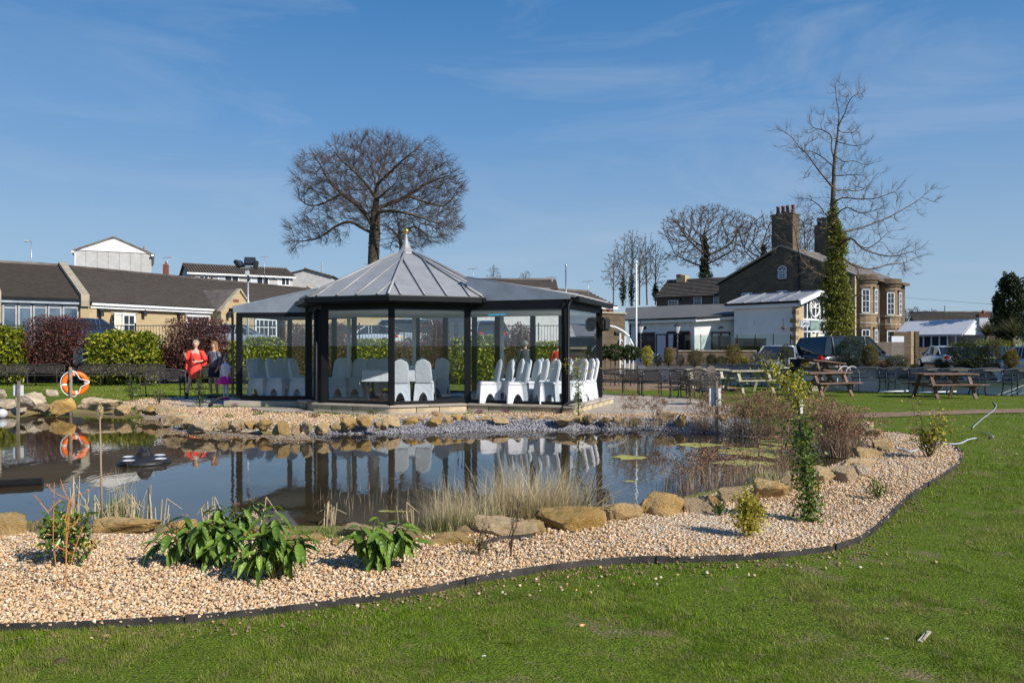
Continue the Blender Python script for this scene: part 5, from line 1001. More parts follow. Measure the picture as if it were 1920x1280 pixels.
# terrace of the pub
tw = thing('terrace_wall', 'brown stone terrace wall with a glass balustrade in front of the pub', 'wall', P(1330, 670, 46)); zt = ZY(658.5, 46)
p0, p1 = P(1258, 658, 46), P(1418, 658, 46); MB().b2((p0.x, 46, .1), (p1.x, 46.4, zt)).build('wall', M['wallstone'], tw, world=True); MB().b2((p0.x-.3, 45.9, .1), (p0.x+.35, 46.5, zt+.2)).build('pier', M['wallstone'], tw, world=True)
MB().b2((p0.x, 45.95, zt), (p1.x, 46.45, zt+.06)).build('coping', M['stone_cap'], tw, world=True)
o = MB().b2((p0.x-3, 46.41, .1), (p1.x+2.5, 52, .42)).build('terrace', M['paving']); tag(o, 'paved terrace in front of the pub', kind='structure')
bxs = [1283, 1314, 1348, 1382, 1416, 1450, 1482]
for a, c in zip(bxs[:-1], bxs[1:]):
    pa, pc = P(a, 648, 46.2), P(c, 648, 46.2); MB().b2((pa.x+.06, 46.19, zt+.1), (pc.x-.06, 46.205, zt+.98)).build('glass_panel', M['balglass'], tw, world=True)
for a in bxs[1:]: pa = P(a, 648, 46.2); MB().beam((pa.x, 46.2, zt-.2), (pa.x, 46.2, zt+1.02), .05).build('baluster_post', M['black'], tw, world=True)
p0, p1 = P(1385, 634, 48), P(1437, 634, 48); bq = thing('stone_barbecue', 'square stone barbecue hearth against the white wall', 'hearth', (p0.x, 48, .4)); zq = ZY(634, 48)
MB().b2((p0.x, 48, .4), (p0.x+.3, 48.9, zq)).build('pier', M['wallstone'], bq, world=True); MB().b2((p1.x-.3, 48, .4), (p1.x, 48.9, zq)).build('pier', M['wallstone'], bq, world=True); MB().b2((p0.x+.3, 48, zq-.25), (p1.x-.3, 48.9, zq)).build('lintel', M['wallstone'], bq, world=True); MB().b2((p0.x+.3, 48.7, .4), (p1.x-.3, 48.9, zq-.25)).build('back', M['dark'], bq, world=True)
gr = MB(); 
for k in range(9): gr.beam((p0.x+.35+k*.13, 48.3, .5), (p0.x+.35+k*.13, 48.3, zq-.3), .02)
gr.build('bars', M['ironwork'], bq, world=True)
# patio flags: right of the pavilion and the grey path on the left
def flags(poly, ang, sz, name, lb, m, z=.03, mn=None):
    st = MB().prism([xy(p) for p in poly], -.05, z-.01).build(name, M[m]); tag(st, lb, kind='structure'); MW[st] = Matrix.Identity(4)
    a = np.array([xy(p) for p in poly]); c = a.mean(0); q = Matrix.Rotation(ang, 2); shared = [MB().box((0, 0, 0), (sz*1.5-.012, sz-.012, .03)).mesh('flagstone'), MB().box((0, 0, 0), (sz-.012, sz-.012, .03)).mesh('flagstone')]
    for me in shared: me.materials.append(M[m])
    rr_ = int(8/sz) + 14; pls = [xy(p) for p in poly]
    for j in range(-rr_, rr_):
        x = -rr_*sz*1.2 + (j % 3)*.21
        while x < rr_*sz*1.2:
            k = random.random() < .5; w3 = sz*1.5 if k else sz; p = Vector(c) + q @ Vector((x+w3/2, j*sz)); x += w3
            cs_ = [p + q @ Vector((i*w3/2, l*sz/2)) for i in (-1, 1) for l in (-1, 1)]
            if all(inpoly(np.array([v.x]), np.array([v.y]), pls)[0] for v in cs_):
                o = bpy.data.objects.new('flagstone', shared[0 if k else 1]); col.objects.link(o); o.parent = st; o.location = (p.x, p.y, z-.015+rnd(-.002, .002)); o.rotation_euler = (0, 0, ang)
PAT = [G(1060, 776, 0), G(1120, 776, 0), G(1240, 783, 0), G(1370, 776, 0), G(1372, 763, 0), G(1300, 748, 0), G(1245, 744, 0), G(1190, 741.5, 0), G(1122, 738, 0), Vector((1.6, 21.4)), Vector((1.2, 19.4))]
flags(PAT, R(-18), .55, 'patio', 'sandstone flag patio right of the pavilion', 'paving')
PAL = [G(250, 752, 0), G(330, 766, 0), G(470, 769, 0), G(600, 776, 0), Vector((-4.7, 18.4)), Vector((-5.6, 19.8)), Vector((-7.6, 20.0)), Vector((-7.9, 23.6)), G(440, 745, 0), G(330, 745, 0)]
flags(PAL, R(-4), .5, 'path', 'grey stone path left of the pavilion', 'paving', .022)
PAM = [G(600, 772, 0), G(735, 781, 0), G(890, 773, 0), G(1065, 776, 0), Vector((1.2, 18.2)), Vector((-1.1, 18.7)), Vector((-2.87, 17.9)), Vector((-4.8, 18.6))]
flags(PAM, R(0), .3, 'path', 'narrow stone ledge at the foot of the pavilion plinth', 'paving', .026)
# ------------------------------------------------------------ vegetation builders
def leaf_mesh(C, size, asp=.5, N=None, droop=0., jit=.35, fold=.25):
    """C (n,3) leaf centres; each leaf a folded diamond of 2 triangles"""
    n = len(C); size = np.broadcast_to(size, (n,)); d = rng.normal(size=(n, 3)); d[:, 2] -= droop
    if N is not None: d = d*jit*2 + N*1.0
    d /= np.linalg.norm(d, axis=1)[:, None] + 1e-9; r = rng.normal(size=(n, 3)); s = np.cross(d, r); s /= np.linalg.norm(s, axis=1)[:, None] + 1e-9
    u = np.cross(s, d); L_ = size[:, None]; W_ = L_*asp
    V = np.stack([C - d*L_*.5, C + s*W_*.5 + u*W_*fold, C + d*L_*.5, C - s*W_*.5 + u*W_*fold], 1).reshape(-1, 3)
    b_ = (np.arange(n)*4)[:, None]; Fc = np.concatenate([b_ + np.array([[0, 1, 2]]), b_ + np.array([[0, 2, 3]])], 0); return V, Fc
def blob_pts(n, c, r, p=2.6, shell=.5, bump=.14, seed=0, zcut=-1., top=None):
    """points biased to the skin of a lumpy superellipsoid"""
    d = rng.normal(size=(n, 3)); d /= np.linalg.norm(d, axis=1)[:, None]
    k = (np.abs(d)**p).sum(1)**(-1/p); rad = shell + (1-shell)*rng.random(n)**.6
    from mathutils import noise as mn
    ph = np.array([mn.noise(Vector((x*2.3+seed*3.1, y*2.3, z*2.3))) for x, y, z in d]); ph2 = np.array([mn.noise(Vector((x*6+seed*3.1, y*6, z*6))) for x, y, z in d])
    q = d * (k*rad*(1 + bump*ph*1.6 + bump*ph2))[:, None]; q = q[q[:, 2] > zcut]; nn = q/np.linalg.norm(q, axis=1)[:, None]
    return q*np.array(r) + np.array(c), nn
def crown(parent, name, m, C, size, asp=.5, N=None, world=False, jit=.5, droop=0.):
    V, Fc = leaf_mesh(C, size, asp, N, droop, jit); return link(npmesh(V, Fc), name, M[m], parent, False, world)
def shrub(name, lb, cat, px, py, Y, wpx, hpx, m, n, leaf, p=2.6, z0=None, group=None, stems=5, asp=.5, bump=.14, shell=.55, depth=.8, seed=0, lift=0., stem_m='bark', jit=.6):
    """leafy bush: px column of the middle, py of the base"""
    b_ = P(px, py, Y); 
    if z0 is not None: b_.z = z0
    w3 = wpx/F*Y; h = hpx/F*Y; t = thing(name, lb, cat, tuple(b_), rnd(0, 6) if p < 2.4 else 0, group)
    C, N = blob_pts(n, (0, 0, lift*h + h*(1-lift)*.5), (w3/2, w3/2*depth, h*(1-lift)*.5), p, shell, bump, seed or random.random()*50)
    crown(t, 'foliage', m, C, leaf*rng.uniform(.6, 1.3, len(C)), asp, N, jit=jit)
    mb = MB()
    for i in range(stems):
        a_ = rnd(0, 2*pi); mb.tube([(cos(a_)*w3*.04, sin(a_)*w3*.04, -.05), (cos(a_)*w3*.15, sin(a_)*w3*.12, h*.35), (cos(a_)*w3*.3, sin(a_)*w3*.25, h*.8)], [w3*.018+.006, w3*.012+.004, .003], 5)
    o = mb.build('stem', M[stem_m], t, True); return t
def edges_mesh(E, n=3):
    """E: rows (p0xyz, p1xyz, r0, r1) -> tapered prisms"""
    E = np.asarray(E, float); a, c, r0, r1 = E[:, 0:3], E[:, 3:6], E[:, 6:7], E[:, 7:8]; t = c-a; t /= np.linalg.norm(t, axis=1)[:, None] + 1e-9
    ref = np.where(np.abs(t[:, 2:3]) < .9, [[0, 0, 1.]], [[1., 0, 0]]); u = np.cross(t, ref); u /= np.linalg.norm(u, axis=1)[:, None] + 1e-9; v = np.cross(t, u)
    rings = []
    for base, r in ((a, r0), (c, r1)):
        for k in range(n): rings.append(base + (u*cos(2*pi*k/n) + v*sin(2*pi*k/n))*r)
    V = np.stack(rings, 1).reshape(-1, 3); b_ = (np.arange(len(E))*2*n)[:, None]
    Fc = np.concatenate([b_ + np.array([[k, (k+1) % n, n+(k+1) % n, n+k]]) for k in range(n)], 0); return npmesh(V, Fc)
def colonize(skel, A, step, di, dk, iters=90, bias=(0, 0, .05), seed=1, maxkids=3, mom=.55):
    """skel: list of polylines of (x,y,z); the first starts at the root, others at a point on an earlier one"""
    r = np.random.default_rng(seed); P_ = []; par = []
    for pl in skel:
        pl = [np.array(p, float) for p in smooth_line([Vector(tuple(p)) for p in pl], 3)]
        if not P_: P_.append(pl[0]); par.append(-1); cur = 0
        else: cur = int(np.argmin(np.linalg.norm(np.array(P_) - pl[0], axis=1)))
        for q in pl[1:]:
            p0 = P_[cur]; L_ = np.linalg.norm(q-p0); m_ = max(1, int(round(L_/step)))
            for i in range(1, m_+1):
                P_.append(p0 + (q-p0)*i/m_ + r.normal(0, step*.05, 3)*(i < m_)); par.append(cur); cur = len(P_)-1
    A = np.asarray(A, float); Pn = np.array(P_); D = np.linalg.norm(A[:, None] - Pn[None], axis=2) if len(Pn)*len(A) < 4e6 else None
    nr = D.argmin(1); nd = D.min(1); kids = np.zeros(60000, int)
    for it in range(iters):
        k = nd > dk; A, nr, nd = A[k], nr[k], nd[k]
        use = nd < di
        if not use.any(): break
        dr = A[use] - np.array(P_)[nr[use]]; dr /= np.linalg.norm(dr, axis=1)[:, None]; acc = {}
        for i, d in zip(nr[use], dr): acc[i] = acc.get(i, 0) + d
        new = []
        for i, d in acc.items():
            if kids[i] >= maxkids: continue
            mo = P_[i]-P_[par[i]] if par[i] >= 0 else np.zeros(3); d = d/(np.linalg.norm(d)+1e-9) + (mo/(np.linalg.norm(mo)+1e-9))*mom + np.array(bias) + r.normal(0, .12, 3); d /= np.linalg.norm(d); new.append(P_[i]+d*step); par.append(i); kids[i] += 1
        if not new: break
        b_ = len(P_); P_ += new; Nw = np.array(new); Dn = np.linalg.norm(A[:, None]-Nw[None], axis=2); j = Dn.argmin(1); dj = Dn.min(1); up = dj < nd; nr = np.where(up, j+b_, nr); nd = np.where(up, dj, nd)
        if len(P_) > 9000: break
    return np.array(P_), np.array(par)
def skeleton_tree(name, lb, skel, A, step, tip, trunk_r, base, m='bark', mt='twig', di=None, dk=None, tw=3, twl=.5, iters=90, group=None, seed=1, cat='tree', bias=(0, 0, .05), droop=-.15, expo=2.15, sub=2):
    """bare tree from hand-laid limbs filled by space colonisation, with fans of twigs"""
    P_, par = colonize(skel, A, step, di or step*14, dk or step*1.6, iters, bias, seed); n = len(P_); kids = np.zeros(n, int)
    for i in range(1, n): kids[par[i]] += 1
    rad = np.zeros(n); acc = np.zeros(n)
    for i in range(n-1, -1, -1):
        rad[i] = max(acc[i], tip**expo)**(1/expo)
        if par[i] >= 0: acc[par[i]] += rad[i]**expo
    rad *= 1; f = np.clip(trunk_r/rad[0], .3, 3); wgt = np.clip((rad/rad[0])**.5, 0, 1); rad = rad*(1+(f-1)*wgt)
    t = thing(name, lb, cat, base, 0, group); big = []; small = []
    for i in range(1, n):
        p = par[i]; e = (*P_[p], *P_[i], min(rad[p], rad[i]*1.5), rad[i]); (big if rad[i] > rad[0]*.24 else small).append(e)
    r = np.random.default_rng(seed+5); cen = P_.mean(0); cen[2] = P_[:, 2].min()*.35+P_[:, 2].mean()*.65; thin = np.where((rad < tip*3.2) & (np.arange(n) > 0))[0]; tws = []
    for i in thin:
        d0 = P_[i]-P_[par[i]]; d0 /= np.linalg.norm(d0)+1e-9
        for k in range(r.poisson(tw*(1.6 if kids[i] == 0 else .7))):
            ra = P_[i]-cen; ra /= np.linalg.norm(ra)+1e-9; d = d0*.7 + ra*.75 + r.normal(0, .38, 3); d[2] += droop*r.random() + .12; d /= np.linalg.norm(d); L_ = twl*r.uniform(.4, 1.1); q = P_[i] + d*L_*.5; d2 = d + r.normal(0, .18, 3); d2 /= np.linalg.norm(d2); q2 = q+d2*L_*.5
            tws.append((*P_[i], *q, tip*.7, tip*.5)); tws.append((*q, *q2, tip*.5, tip*.3))
            for s_ in (q, P_[i]*.5+q*.5, q*.5+q2*.5)[:sub]:
                d3 = d + r.normal(0, .42, 3); d3[2] += droop*.4; d3 /= np.linalg.norm(d3); tws.append((*s_, *(s_+d3*L_*r.uniform(.3, .55)), tip*.45, tip*.25))
    for nm, E_, k_, mm_ in (('trunk', big, 8, m), ('branches', small, 5, m), ('crown', tws, 3, mt)):
        if E_:
            o = link(edges_mesh(E_, k_), nm, M[mm_], t, k_ > 3, True)
            if nm != 'trunk': o['kind'] = 'stuff'
    return t, P_, rad
def ell(n, c, r, seed=0, shell=.0, zmin=None, pw=.45):
    g = np.random.default_rng(seed+77); d = g.normal(size=(n, 3)); d /= np.linalg.norm(d, axis=1)[:, None]; q = d*(shell+(1-shell)*g.random(n)**pw)[:, None]*np.array(r)+np.array(c)
    return q if zmin is None else q[q[:, 2] > zmin]
# ------------------------------------------------------------ the great bare beech behind the pavilion
TY = 70.
def W3(px, py, dy=0., Y=TY): v = P(px, py, Y); return (v.x*(Y+dy)/Y, Y+dy, ZY(py, Y+dy))
sk = [[W3(701, 560), W3(700, 500), W3(703, 430), W3(705, 380), W3(708, 345), W3(722, 300), W3(730, 262)],
      [W3(700, 425), W3(688, 405), W3(672, 386), W3(640, 362), W3(616, 338), W3(598, 305), W3(585, 285)], [W3(703, 440), W3(680, 428), W3(655, 416), W3(628, 425), W3(600, 445), W3(568, 452), W3(548, 450)],
      [W3(704, 392), W3(730, 382, 2), W3(765, 367, 3), W3(800, 345, 3), W3(840, 330, 2)], [W3(704, 400), W3(735, 395, -2), W3(780, 405, -3), W3(820, 418, -4), W3(850, 428, -4)],
      [W3(703, 372), W3(690, 350, -2), W3(665, 322, -3), W3(640, 300, -4), W3(620, 275, -4)], [W3(706, 360), W3(700, 325, 3), W3(690, 290, 4), W3(672, 258, 4)], [W3(708, 345), W3(745, 310, -3), W3(780, 280, -4), W3(800, 262, -4)],
      [W3(640, 362), W3(610, 380), W3(580, 385), W3(560, 372)], [W3(765, 367, 3), W3(800, 380, 4), W3(835, 385, 4), W3(862, 350, 3)], [W3(705, 385), W3(690, 400, 5), W3(660, 395, 7), W3(630, 400, 8)], [W3(706, 375), W3(735, 350, -5), W3(760, 335, -7), W3(790, 330, -8)]]
cz = W3(705, 350); A = np.concatenate([ell(4000, W3(708, 345), (6.3, 6.2, 4.35), 1, .25), ell(1100, W3(606, 345), (2.6, 4.2, 3.0), 2), ell(1000, W3(820, 350), (2.6, 4.5, 2.6), 3), ell(700, W3(600, 430), (3.1, 3, 1.3), 4), ell(260, W3(558, 450), (1.0, 1.8, 1.1), 6), ell(800, W3(820, 420), (2.4, 3.5, 1.7), 5), ell(500, W3(770, 440), (2.6, 3, 1.3), 7)])
skeleton_tree('beech_tree', 'tall bare spreading tree with a thick trunk rising behind the pavilion roof', sk, A, .36, .0125, .52, W3(701, 560), tw=4.2, twl=.95, seed=3, iters=140, droop=-.1, sub=3, bias=(0, 0, .12))
sk = [[W3(757, 520, 4), W3(752, 460, 4), W3(746, 420, 4), W3(744, 392, 4)], [W3(750, 440, 4), W3(775, 425, 4), W3(800, 440, 4)], [W3(750, 450, 4), W3(735, 430, 4), W3(722, 425, 4)]]
skeleton_tree('bare_tree', 'slender second bare tree with a cut top just right of the great tree', sk, ell(260, W3(765, 445, 4), (2.4, 2.4, 1.9), 9), .4, .016, .2, W3(757, 520, 4), tw=2.6, twl=.7, seed=8, droop=-.35)
# ------------------------------------------------------------ ivy-clad bare tree on the right
TY = 45.
def W4(x, y, dy=0.): return W3(1440 + x/2.51, 150 + y/2.51, dy, 45.)
limbs = [[W4(328, 1230), W4(322, 1000), W4(312, 840), W4(306, 640), W4(308, 480), W4(313, 370), W4(328, 250), W4(334, 160), W4(322, 90), W4(316, 20)],
  [W4(306, 510), W4(270, 465, -.6), W4(238, 425, -1), W4(205, 380, -1.3), W4(180, 345, -1.5), W4(150, 320, -1.6), W4(110, 270, -1.8), W4(70, 243, -2)], [W4(308, 410), W4(270, 375, .6), W4(230, 348, 1), W4(195, 335, 1.3), W4(160, 335, 1.6)],
  [W4(312, 372), W4(298, 320, .5), W4(298, 265, .9), W4(255, 235, 1.2), W4(215, 225, 1.5), W4(195, 195, 1.6)], [W4(333, 210), W4(360, 160, -.5), W4(378, 110, -.8), W4(405, 75, -1), W4(450, 60, -1)], [W4(330, 240), W4(370, 250, .6), W4(430, 245, 1)],
  [W4(306, 520), W4(360, 518, .8), W4(420, 522, 1.3), W4(470, 500, 1.6), W4(500, 458, 1.8)], [W4(306, 580), W4(350, 555, -.8), W4(420, 560, -1.3), W4(500, 558, -1.8), W4(560, 540, -2), W4(605, 520, -2.1)],
  [W4(312, 720), W4(380, 710, .8), W4(440, 695, 1.3), W4(500, 672, 1.8), W4(560, 650, 2.2), W4(640, 605, 2.6), W4(700, 570, 2.8), W4(765, 515, 3)], [W4(312, 640), W4(370, 600, -1), W4(430, 625, -1.6), W4(480, 620, -2), W4(540, 600, -2.5)],
  [W4(330, 780), W4(390, 745, -1), W4(440, 790, -1.6), W4(500, 815, -2), W4(580, 830, -2.5), W4(650, 815, -2.7), W4(700, 800, -2.8)], [W4(330, 820), W4(400, 870, 1), W4(480, 890, 1.6), W4(560, 870, 2), W4(640, 860, 2.4), W4(710, 830, 2.6)],
  [W4(400, 860, .9), W4(425, 905, 1), W4(420, 970, 1)], [W4(430, 780, -1.5), W4(470, 790, -1.6), W4(520, 760, -1.8), W4(550, 730, -2)], [W4(320, 940), W4(240, 915, -.8), W4(190, 880, -1.2), W4(155, 840, -1.5), W4(140, 780, -1.7), W4(125, 700, -1.8), W4(100, 640, -1.8)],
  [W4(300, 660), W4(265, 625, .6), W4(240, 590, 1), W4(190, 560, 1.4), W4(125, 560, 1.8)], [W4(310, 680), W4(270, 700, -.6), W4(225, 690, -1), W4(170, 670, -1.4), W4(130, 640, -1.6)], [W4(308, 450), W4(350, 450, -.8), W4(400, 445, -1.2), W4(440, 450, -1.5)], [W4(314, 360), W4(360, 385, .6), W4(400, 380, 1), W4(440, 395, 1.2)], [W4(322, 290), W4(360, 300, -.6), W4(410, 310, -1), W4(465, 300, -1.2)]]
A = []
for l in limbs[1:]:
    for a_, c_ in zip(l[:-1], l[1:]):
        m_ = 11; t_ = rng.random((m_, 1)); A.append(np.array(a_)*(1-t_)+np.array(c_)*t_ + rng.normal(0, .42, (m_, 3)))
A.append(ell(60, W4(325, 120), (.7, .7, 1.6), 4)); A = np.concatenate(A)
sk = limbs; tr, Pn, rad = skeleton_tree('ivy_clad_tree', 'tall sparse bare tree with its trunk wrapped in thick ivy beside the gritstone house', sk, A, .26, .006, .24, W4(328, 1225), mt='twig_pale', tw=3.0, twl=.62, iters=40, seed=5, dk=.3, di=2.5, droop=.1)
C = []; N = []
for (x, y, w_) in ((326, 1190, 62), (324, 1120, 66), (330, 1050, 66), (318, 980, 60), (310, 910, 52), (318, 850, 44), (322, 790, 42), (325, 740, 42), (312, 690, 32), (308, 640, 24), (308, 600, 16), (380, 1130, 22), (300, 1080, 26), (352, 770, 22), (360, 1000, 26), (285, 940, 22)):
    c = W4(x, y); r_ = w_*1.04/2.51/F*45; q, nn = blob_pts(int(1700*(w_/60)**1.5)+80, c, (r_, r_*.85, max(r_*1.1, .55)), 2., .6, .42, x*.1+y*.01); C.append(q); N.append(nn)
C = np.concatenate(C); N = np.concatenate(N); crown(tr, 'ivy', 'ivy', C, .12*rng.uniform(.5, 1.4, len(C)), .8, N, True, .7)
C2 = Pn[(rad > .03) & (rad < .12) & (Pn[:, 2] > 4) & (Pn[:, 2] < 11) & (np.abs(Pn[:, 0]-18.9) < 2.2)]; C2 = np.repeat(C2, 4, 0) + rng.normal(0, .12, (len(C2)*4, 3)); crown(tr, 'ivy_sprigs', 'leaf_rust', C2, .09, .7, None, True)['kind'] = 'stuff'
# ------------------------------------------------------------ trees behind the cottage
def round_tree(px, py_base, ptop, wpx, Y, lb, seed, ivy=False, n=1100, dens=3.4, tip=.02, name='bare_tree'):
    h = (py_base-ptop)/F*Y; w3 = wpx/2/F*Y; b_ = P(px, py_base, Y); c = P(px, py_base, Y); top = ZY(ptop, Y); g = np.random.default_rng(seed)
    zf_ = b_.z + h*.42; sk = [[tuple(b_), (b_.x, Y, b_.z+h*.2), (b_.x+.15, Y, b_.z+h*.4), (b_.x-.2, Y, b_.z+h*.62)]]
    for k in range(7):
        a_ = k*2*pi/7+g.uniform(-.3, .3); z0 = b_.z+h*g.uniform(.22, .5); sk.append([(b_.x, Y, z0), (b_.x+cos(a_)*w3*.3, Y+sin(a_)*w3*.3, z0+h*.07), (b_.x+cos(a_)*w3*.62, Y+sin(a_)*w3*.6, z0+h*.17)])
    A = np.concatenate([ell(n, (b_.x, Y, (zf_+top)/2), (w3, w3*.85, (top-zf_)/2), seed, .3), ell(n//3, (b_.x, Y, b_.z+h*.38), (w3*.9, w3*.7, h*.13), seed+1)])
    t, Pn, rad = skeleton_tree(name, lb, sk, A, h*.026, tip, h*.02, tuple(b_), seed=seed, tw=dens, twl=h*.055, iters=80, mt='twig')
    if ivy:
        C = []; N = []
        for f, w_ in ((.08, .1), (.16, .085), (.24, .065), (.33, .05), (.42, .045), (.5, .04), (.58, .03)):
            q, nn = blob_pts(420, (b_.x+g.uniform(-.1, .1), Y, b_.z+h*f), (h*w_, h*w_, h*.055), 2, .5, .3, f*10); C.append(q); N.append(nn)
        C = np.concatenate(C); crown(t, 'ivy', 'leaf_dark', C, .22, .8, np.concatenate(N), True)
    return t
round_tree(1322, 540, 386, 178, 95, 'round bare tree with an ivy-covered trunk behind the stone cottage', 21, True, 1500, 2.4, .02)
round_tree(1432, 560, 400, 120, 112, 'brown bare tree behind the left side of the tall chimney', 22, True, 900, 2.6, .026)
round_tree(1512, 560, 408, 110, 118, 'brown bare tree between the two chimney stacks of the house', 23, False, 900, 2.6, .026)
def pole_tree(px, pb, pt, Y, lb, seed, ivy=.5, w_=26, grp='slim bare trees left of the cottage'):
    b_ = P(px, pb, Y); h = (pb-pt)/F*Y; g = np.random.default_rng(seed); r_ = w_/F*Y; lx = g.uniform(-.03, .03)*h
    sk = [[tuple(b_), (b_.x+lx*.4, Y, b_.z+h*.5), (b_.x+lx, Y, b_.z+h*.97)]]
    for k in range(9):
        a_ = g.uniform(0, 2*pi); z0 = b_.z+h*(.25+.065*k); L_ = r_*(1-.05*k)*g.uniform(.6, 1); sk.append([(b_.x+lx*(z0-b_.z)/h, Y, z0), (b_.x+cos(a_)*L_*.5, Y+sin(a_)*L_*.5, z0+h*.09), (b_.x+cos(a_)*L_*.8, Y+sin(a_)*L_*.8, z0+h*.2)])
    t, Pn, rad = skeleton_tree('bare_tree', lb, sk, ell(240, (b_.x, Y, b_.z+h*.6), (r_, r_, h*.4), seed), h*.035, .019, h*.011, tuple(b_), seed=seed, tw=2.2, twl=h*.06, iters=40, group=grp, droop=.3, mt='twig_pale')
    if ivy:
        C, N = blob_pts(500, (b_.x, Y, b_.z+h*.2), (.45, .45, h*.22*ivy*2), 2, .4, .3, seed); crown(t, 'ivy', 'leaf_dark', C, .2, .8, N, True)
for i, (px, pt, iv, w_) in enumerate(((1150, 470, 0, 22), (1168, 440, .5, 26), (1184, 432, .55, 26), (1199, 445, 0, 24), (1213, 440, 0, 22), (1229, 455, .3, 26))):
    pole_tree(px, 572, pt, 92+i % 3*3, 'slim bare tree left of the stone cottage, %s of six from the left' % ORD[i+1], 40+i, iv, w_)
for i, (px, pb, pt, w_) in enumerate(((925, 560, 498, 16), (985, 560, 508, 16), (602, 545, 524, 14))): pole_tree(px, pb, pt, 130, ('small bare tree behind the brown-roofed house, left one', 'small bare tree behind the brown-roofed house, right one', 'small bare tree behind the lodge roof end')[i], 60+i, 0, w_, None)
for i, px in enumerate((1684, 1700, 1716, 1733, 1752, 1768)): round_tree(px, 645, (577, 578, 576, 582, 579, 586)[i], 30, 150, 'distant bare tree of the copse above the marquee, %s from the left' % ORD[i+1], 70+i, False, 330, 2.4, .035)
# evergreen and palms far right
t = thing('evergreen_tree', 'tall dark rounded evergreen tree at the right edge', 'tree', P(1895, 655, 58)); Yt = 58; C = []; N = []
for (x, y, w_, h_) in ((1897, 560, 24, 46), (1900, 600, 34, 40), (1893, 535, 16, 22), (1915, 585, 22, 60), (1882, 605, 20, 34), (1872, 570, 9, 20)):
    q, nn = blob_pts(2300, P(x, y, Yt), (w_/F*Yt, w_/F*Yt*.9, h_/F*Yt), 2.1, .45, .3, x); C.append(q); N.append(nn)
C = np.concatenate(C); crown(t, 'crown', 'leaf_dark', C, .2*rng.uniform(.6, 1.2, len(C)), .6, np.concatenate(N), True); b_ = P(1895, 655, 58); MB().tube([b_, (b_.x, 58, 5)], [.35, .2], 8).build('trunk', M['bark'], t, True, True)
def palm(px, py, Y, R_, lb, seed):
    t = thing('yucca_palm', lb, 'palm', P(px, py, Y)); g = np.random.default_rng(seed); h = P(px, py-22, Y).z - P(px, py, Y).z; x = np.zeros(160); V, Fa = blades(x, x, np.full(160, h), R_*g.uniform(.7, 1.1, 160), .09, 1.1, 3, bend=.6); link(npmesh(V, Fa), 'fronds', M['leaf_olive'], t); MB().tube([(0, 0, -1), (0, 0, h)], [.15, .12], 7).build('trunk', M['bark'], t, True)
palm(1900, 655, 50, 1.5, 'spiky yucca palm in front of the tall evergreen at the right edge', 1); palm(1850, 652, 52, 1.1, 'smaller spiky yucca palm left of the tall evergreen', 2)
# long clipped hedge behind the parked cars on the right
hd = thing('clipped_hedge', 'long low clipped green hedge behind the cars on the right', 'hedge', P(1850, 680, 50)); C = []; N = []
for k in range(9):
    x = 1796 + k*22; q, nn = blob_pts(1500, P(x, 660+(k > 5)*1, 50+k*.1), (.75, .8, .62+.1*min(k, 2)), 3, .6, .12, k); C.append(q); N.append(nn)
C = np.concatenate(C); crown(hd, 'foliage', 'leaf_laurel', C, .09*rng.uniform(.6, 1.2, len(C)), .6, np.concatenate(N), True); MB().b2((P(1795, 660, 50).x, 49.8, .15), (P(1975, 660, 50).x, 50.4, 1.0)).build('woody_core', M['soil'], hd, world=True)
# shrubs along the retaining wall on the left
def wall_shrub(px0, px1, pt, pb, m, n, leaf, lb, Y=32., purple=False, k=0):
    t = shrub('rounded_shrub', lb, 'shrub', (px0+px1)/2, pb, Y, px1-px0, pb-pt, m, n, leaf, p=6, depth=.5, bump=.08, shell=.5 if not purple else .3, group=None, stems=7, seed=k, lift=.12 if purple else .0, jit=.8)
    if purple:
        E = []; w3 = (px1-px0)/F*Y; h = (pb-pt)/F*Y
        for i in range(420):
            a_ = rnd(0, 2*pi); p0 = Vector((cos(a_)*w3*.1, sin(a_)*w3*.06, h*rnd(.05, .4))); p1 = Vector((cos(a_)*w3*.5*rnd(.3, 1), sin(a_)*w3*.25*rnd(.3, 1), h*rnd(.3, .98))); m_ = p0.lerp(p1, .5)+Vector((rnd(-.1, .1),)*3); E += [(*p0, *m_, .012, .008), (*m_, *p1, .008, .004)]
        link(edges_mesh(E, 3), 'twigs', M['twig'], t)
    return t
SH = [(-30, 47, 614, 716, 0, 'yellow-green laurel bush at the left edge'), (50, 162, 592, 700, 1, 'dark purple clipped bush left of the lifebuoy'), (168, 299, 622, 722, 0, 'big yellow-green laurel bush right of the lifebuoy'), (312, 426, 595, 712, 1, 'dark purple clipped bush behind the woman in coral'),
      (430, 455, 640, 716, 0, 'narrow green bush between the purple bush and the pavilion'), (458, 535, 632, 716, 0, 'green laurel bush seen through the left wing glass'), (536, 592, 606, 712, 1, 'purple bush seen through the right of the left wing'), (604, 652, 604, 710, 1, 'purple bush seen through the left front window'),
      (658, 734, 636, 716, 0, 'green laurel bush seen through the left front window'), (740, 776, 640, 712, 1, 'purple bush just right of the front corner post'), (786, 842, 602, 712, 1, 'pale twiggy purple bush seen through the right front window'), (845, 890, 632, 716, 0, 'green laurel bush at the right of the right front window'),
      (893, 937, 630, 716, 0, 'green laurel bush seen through the right wing, left one'), (948, 996, 608, 712, 1, 'purple bush seen through the middle of the right wing'), (998, 1052, 640, 716, 0, 'green laurel bush seen through the right wing, right one')]
for i, (a, c, d, e, pu, lb) in enumerate(SH): wall_shrub(a, c, d, e, 'leaf_purple' if pu else 'leaf_laurel', int((c-a)*(e-d)*(.62 if not pu else .85)), .17 if not pu else .085, lb, 32. + (.3 if pu else 0), bool(pu), i+1)
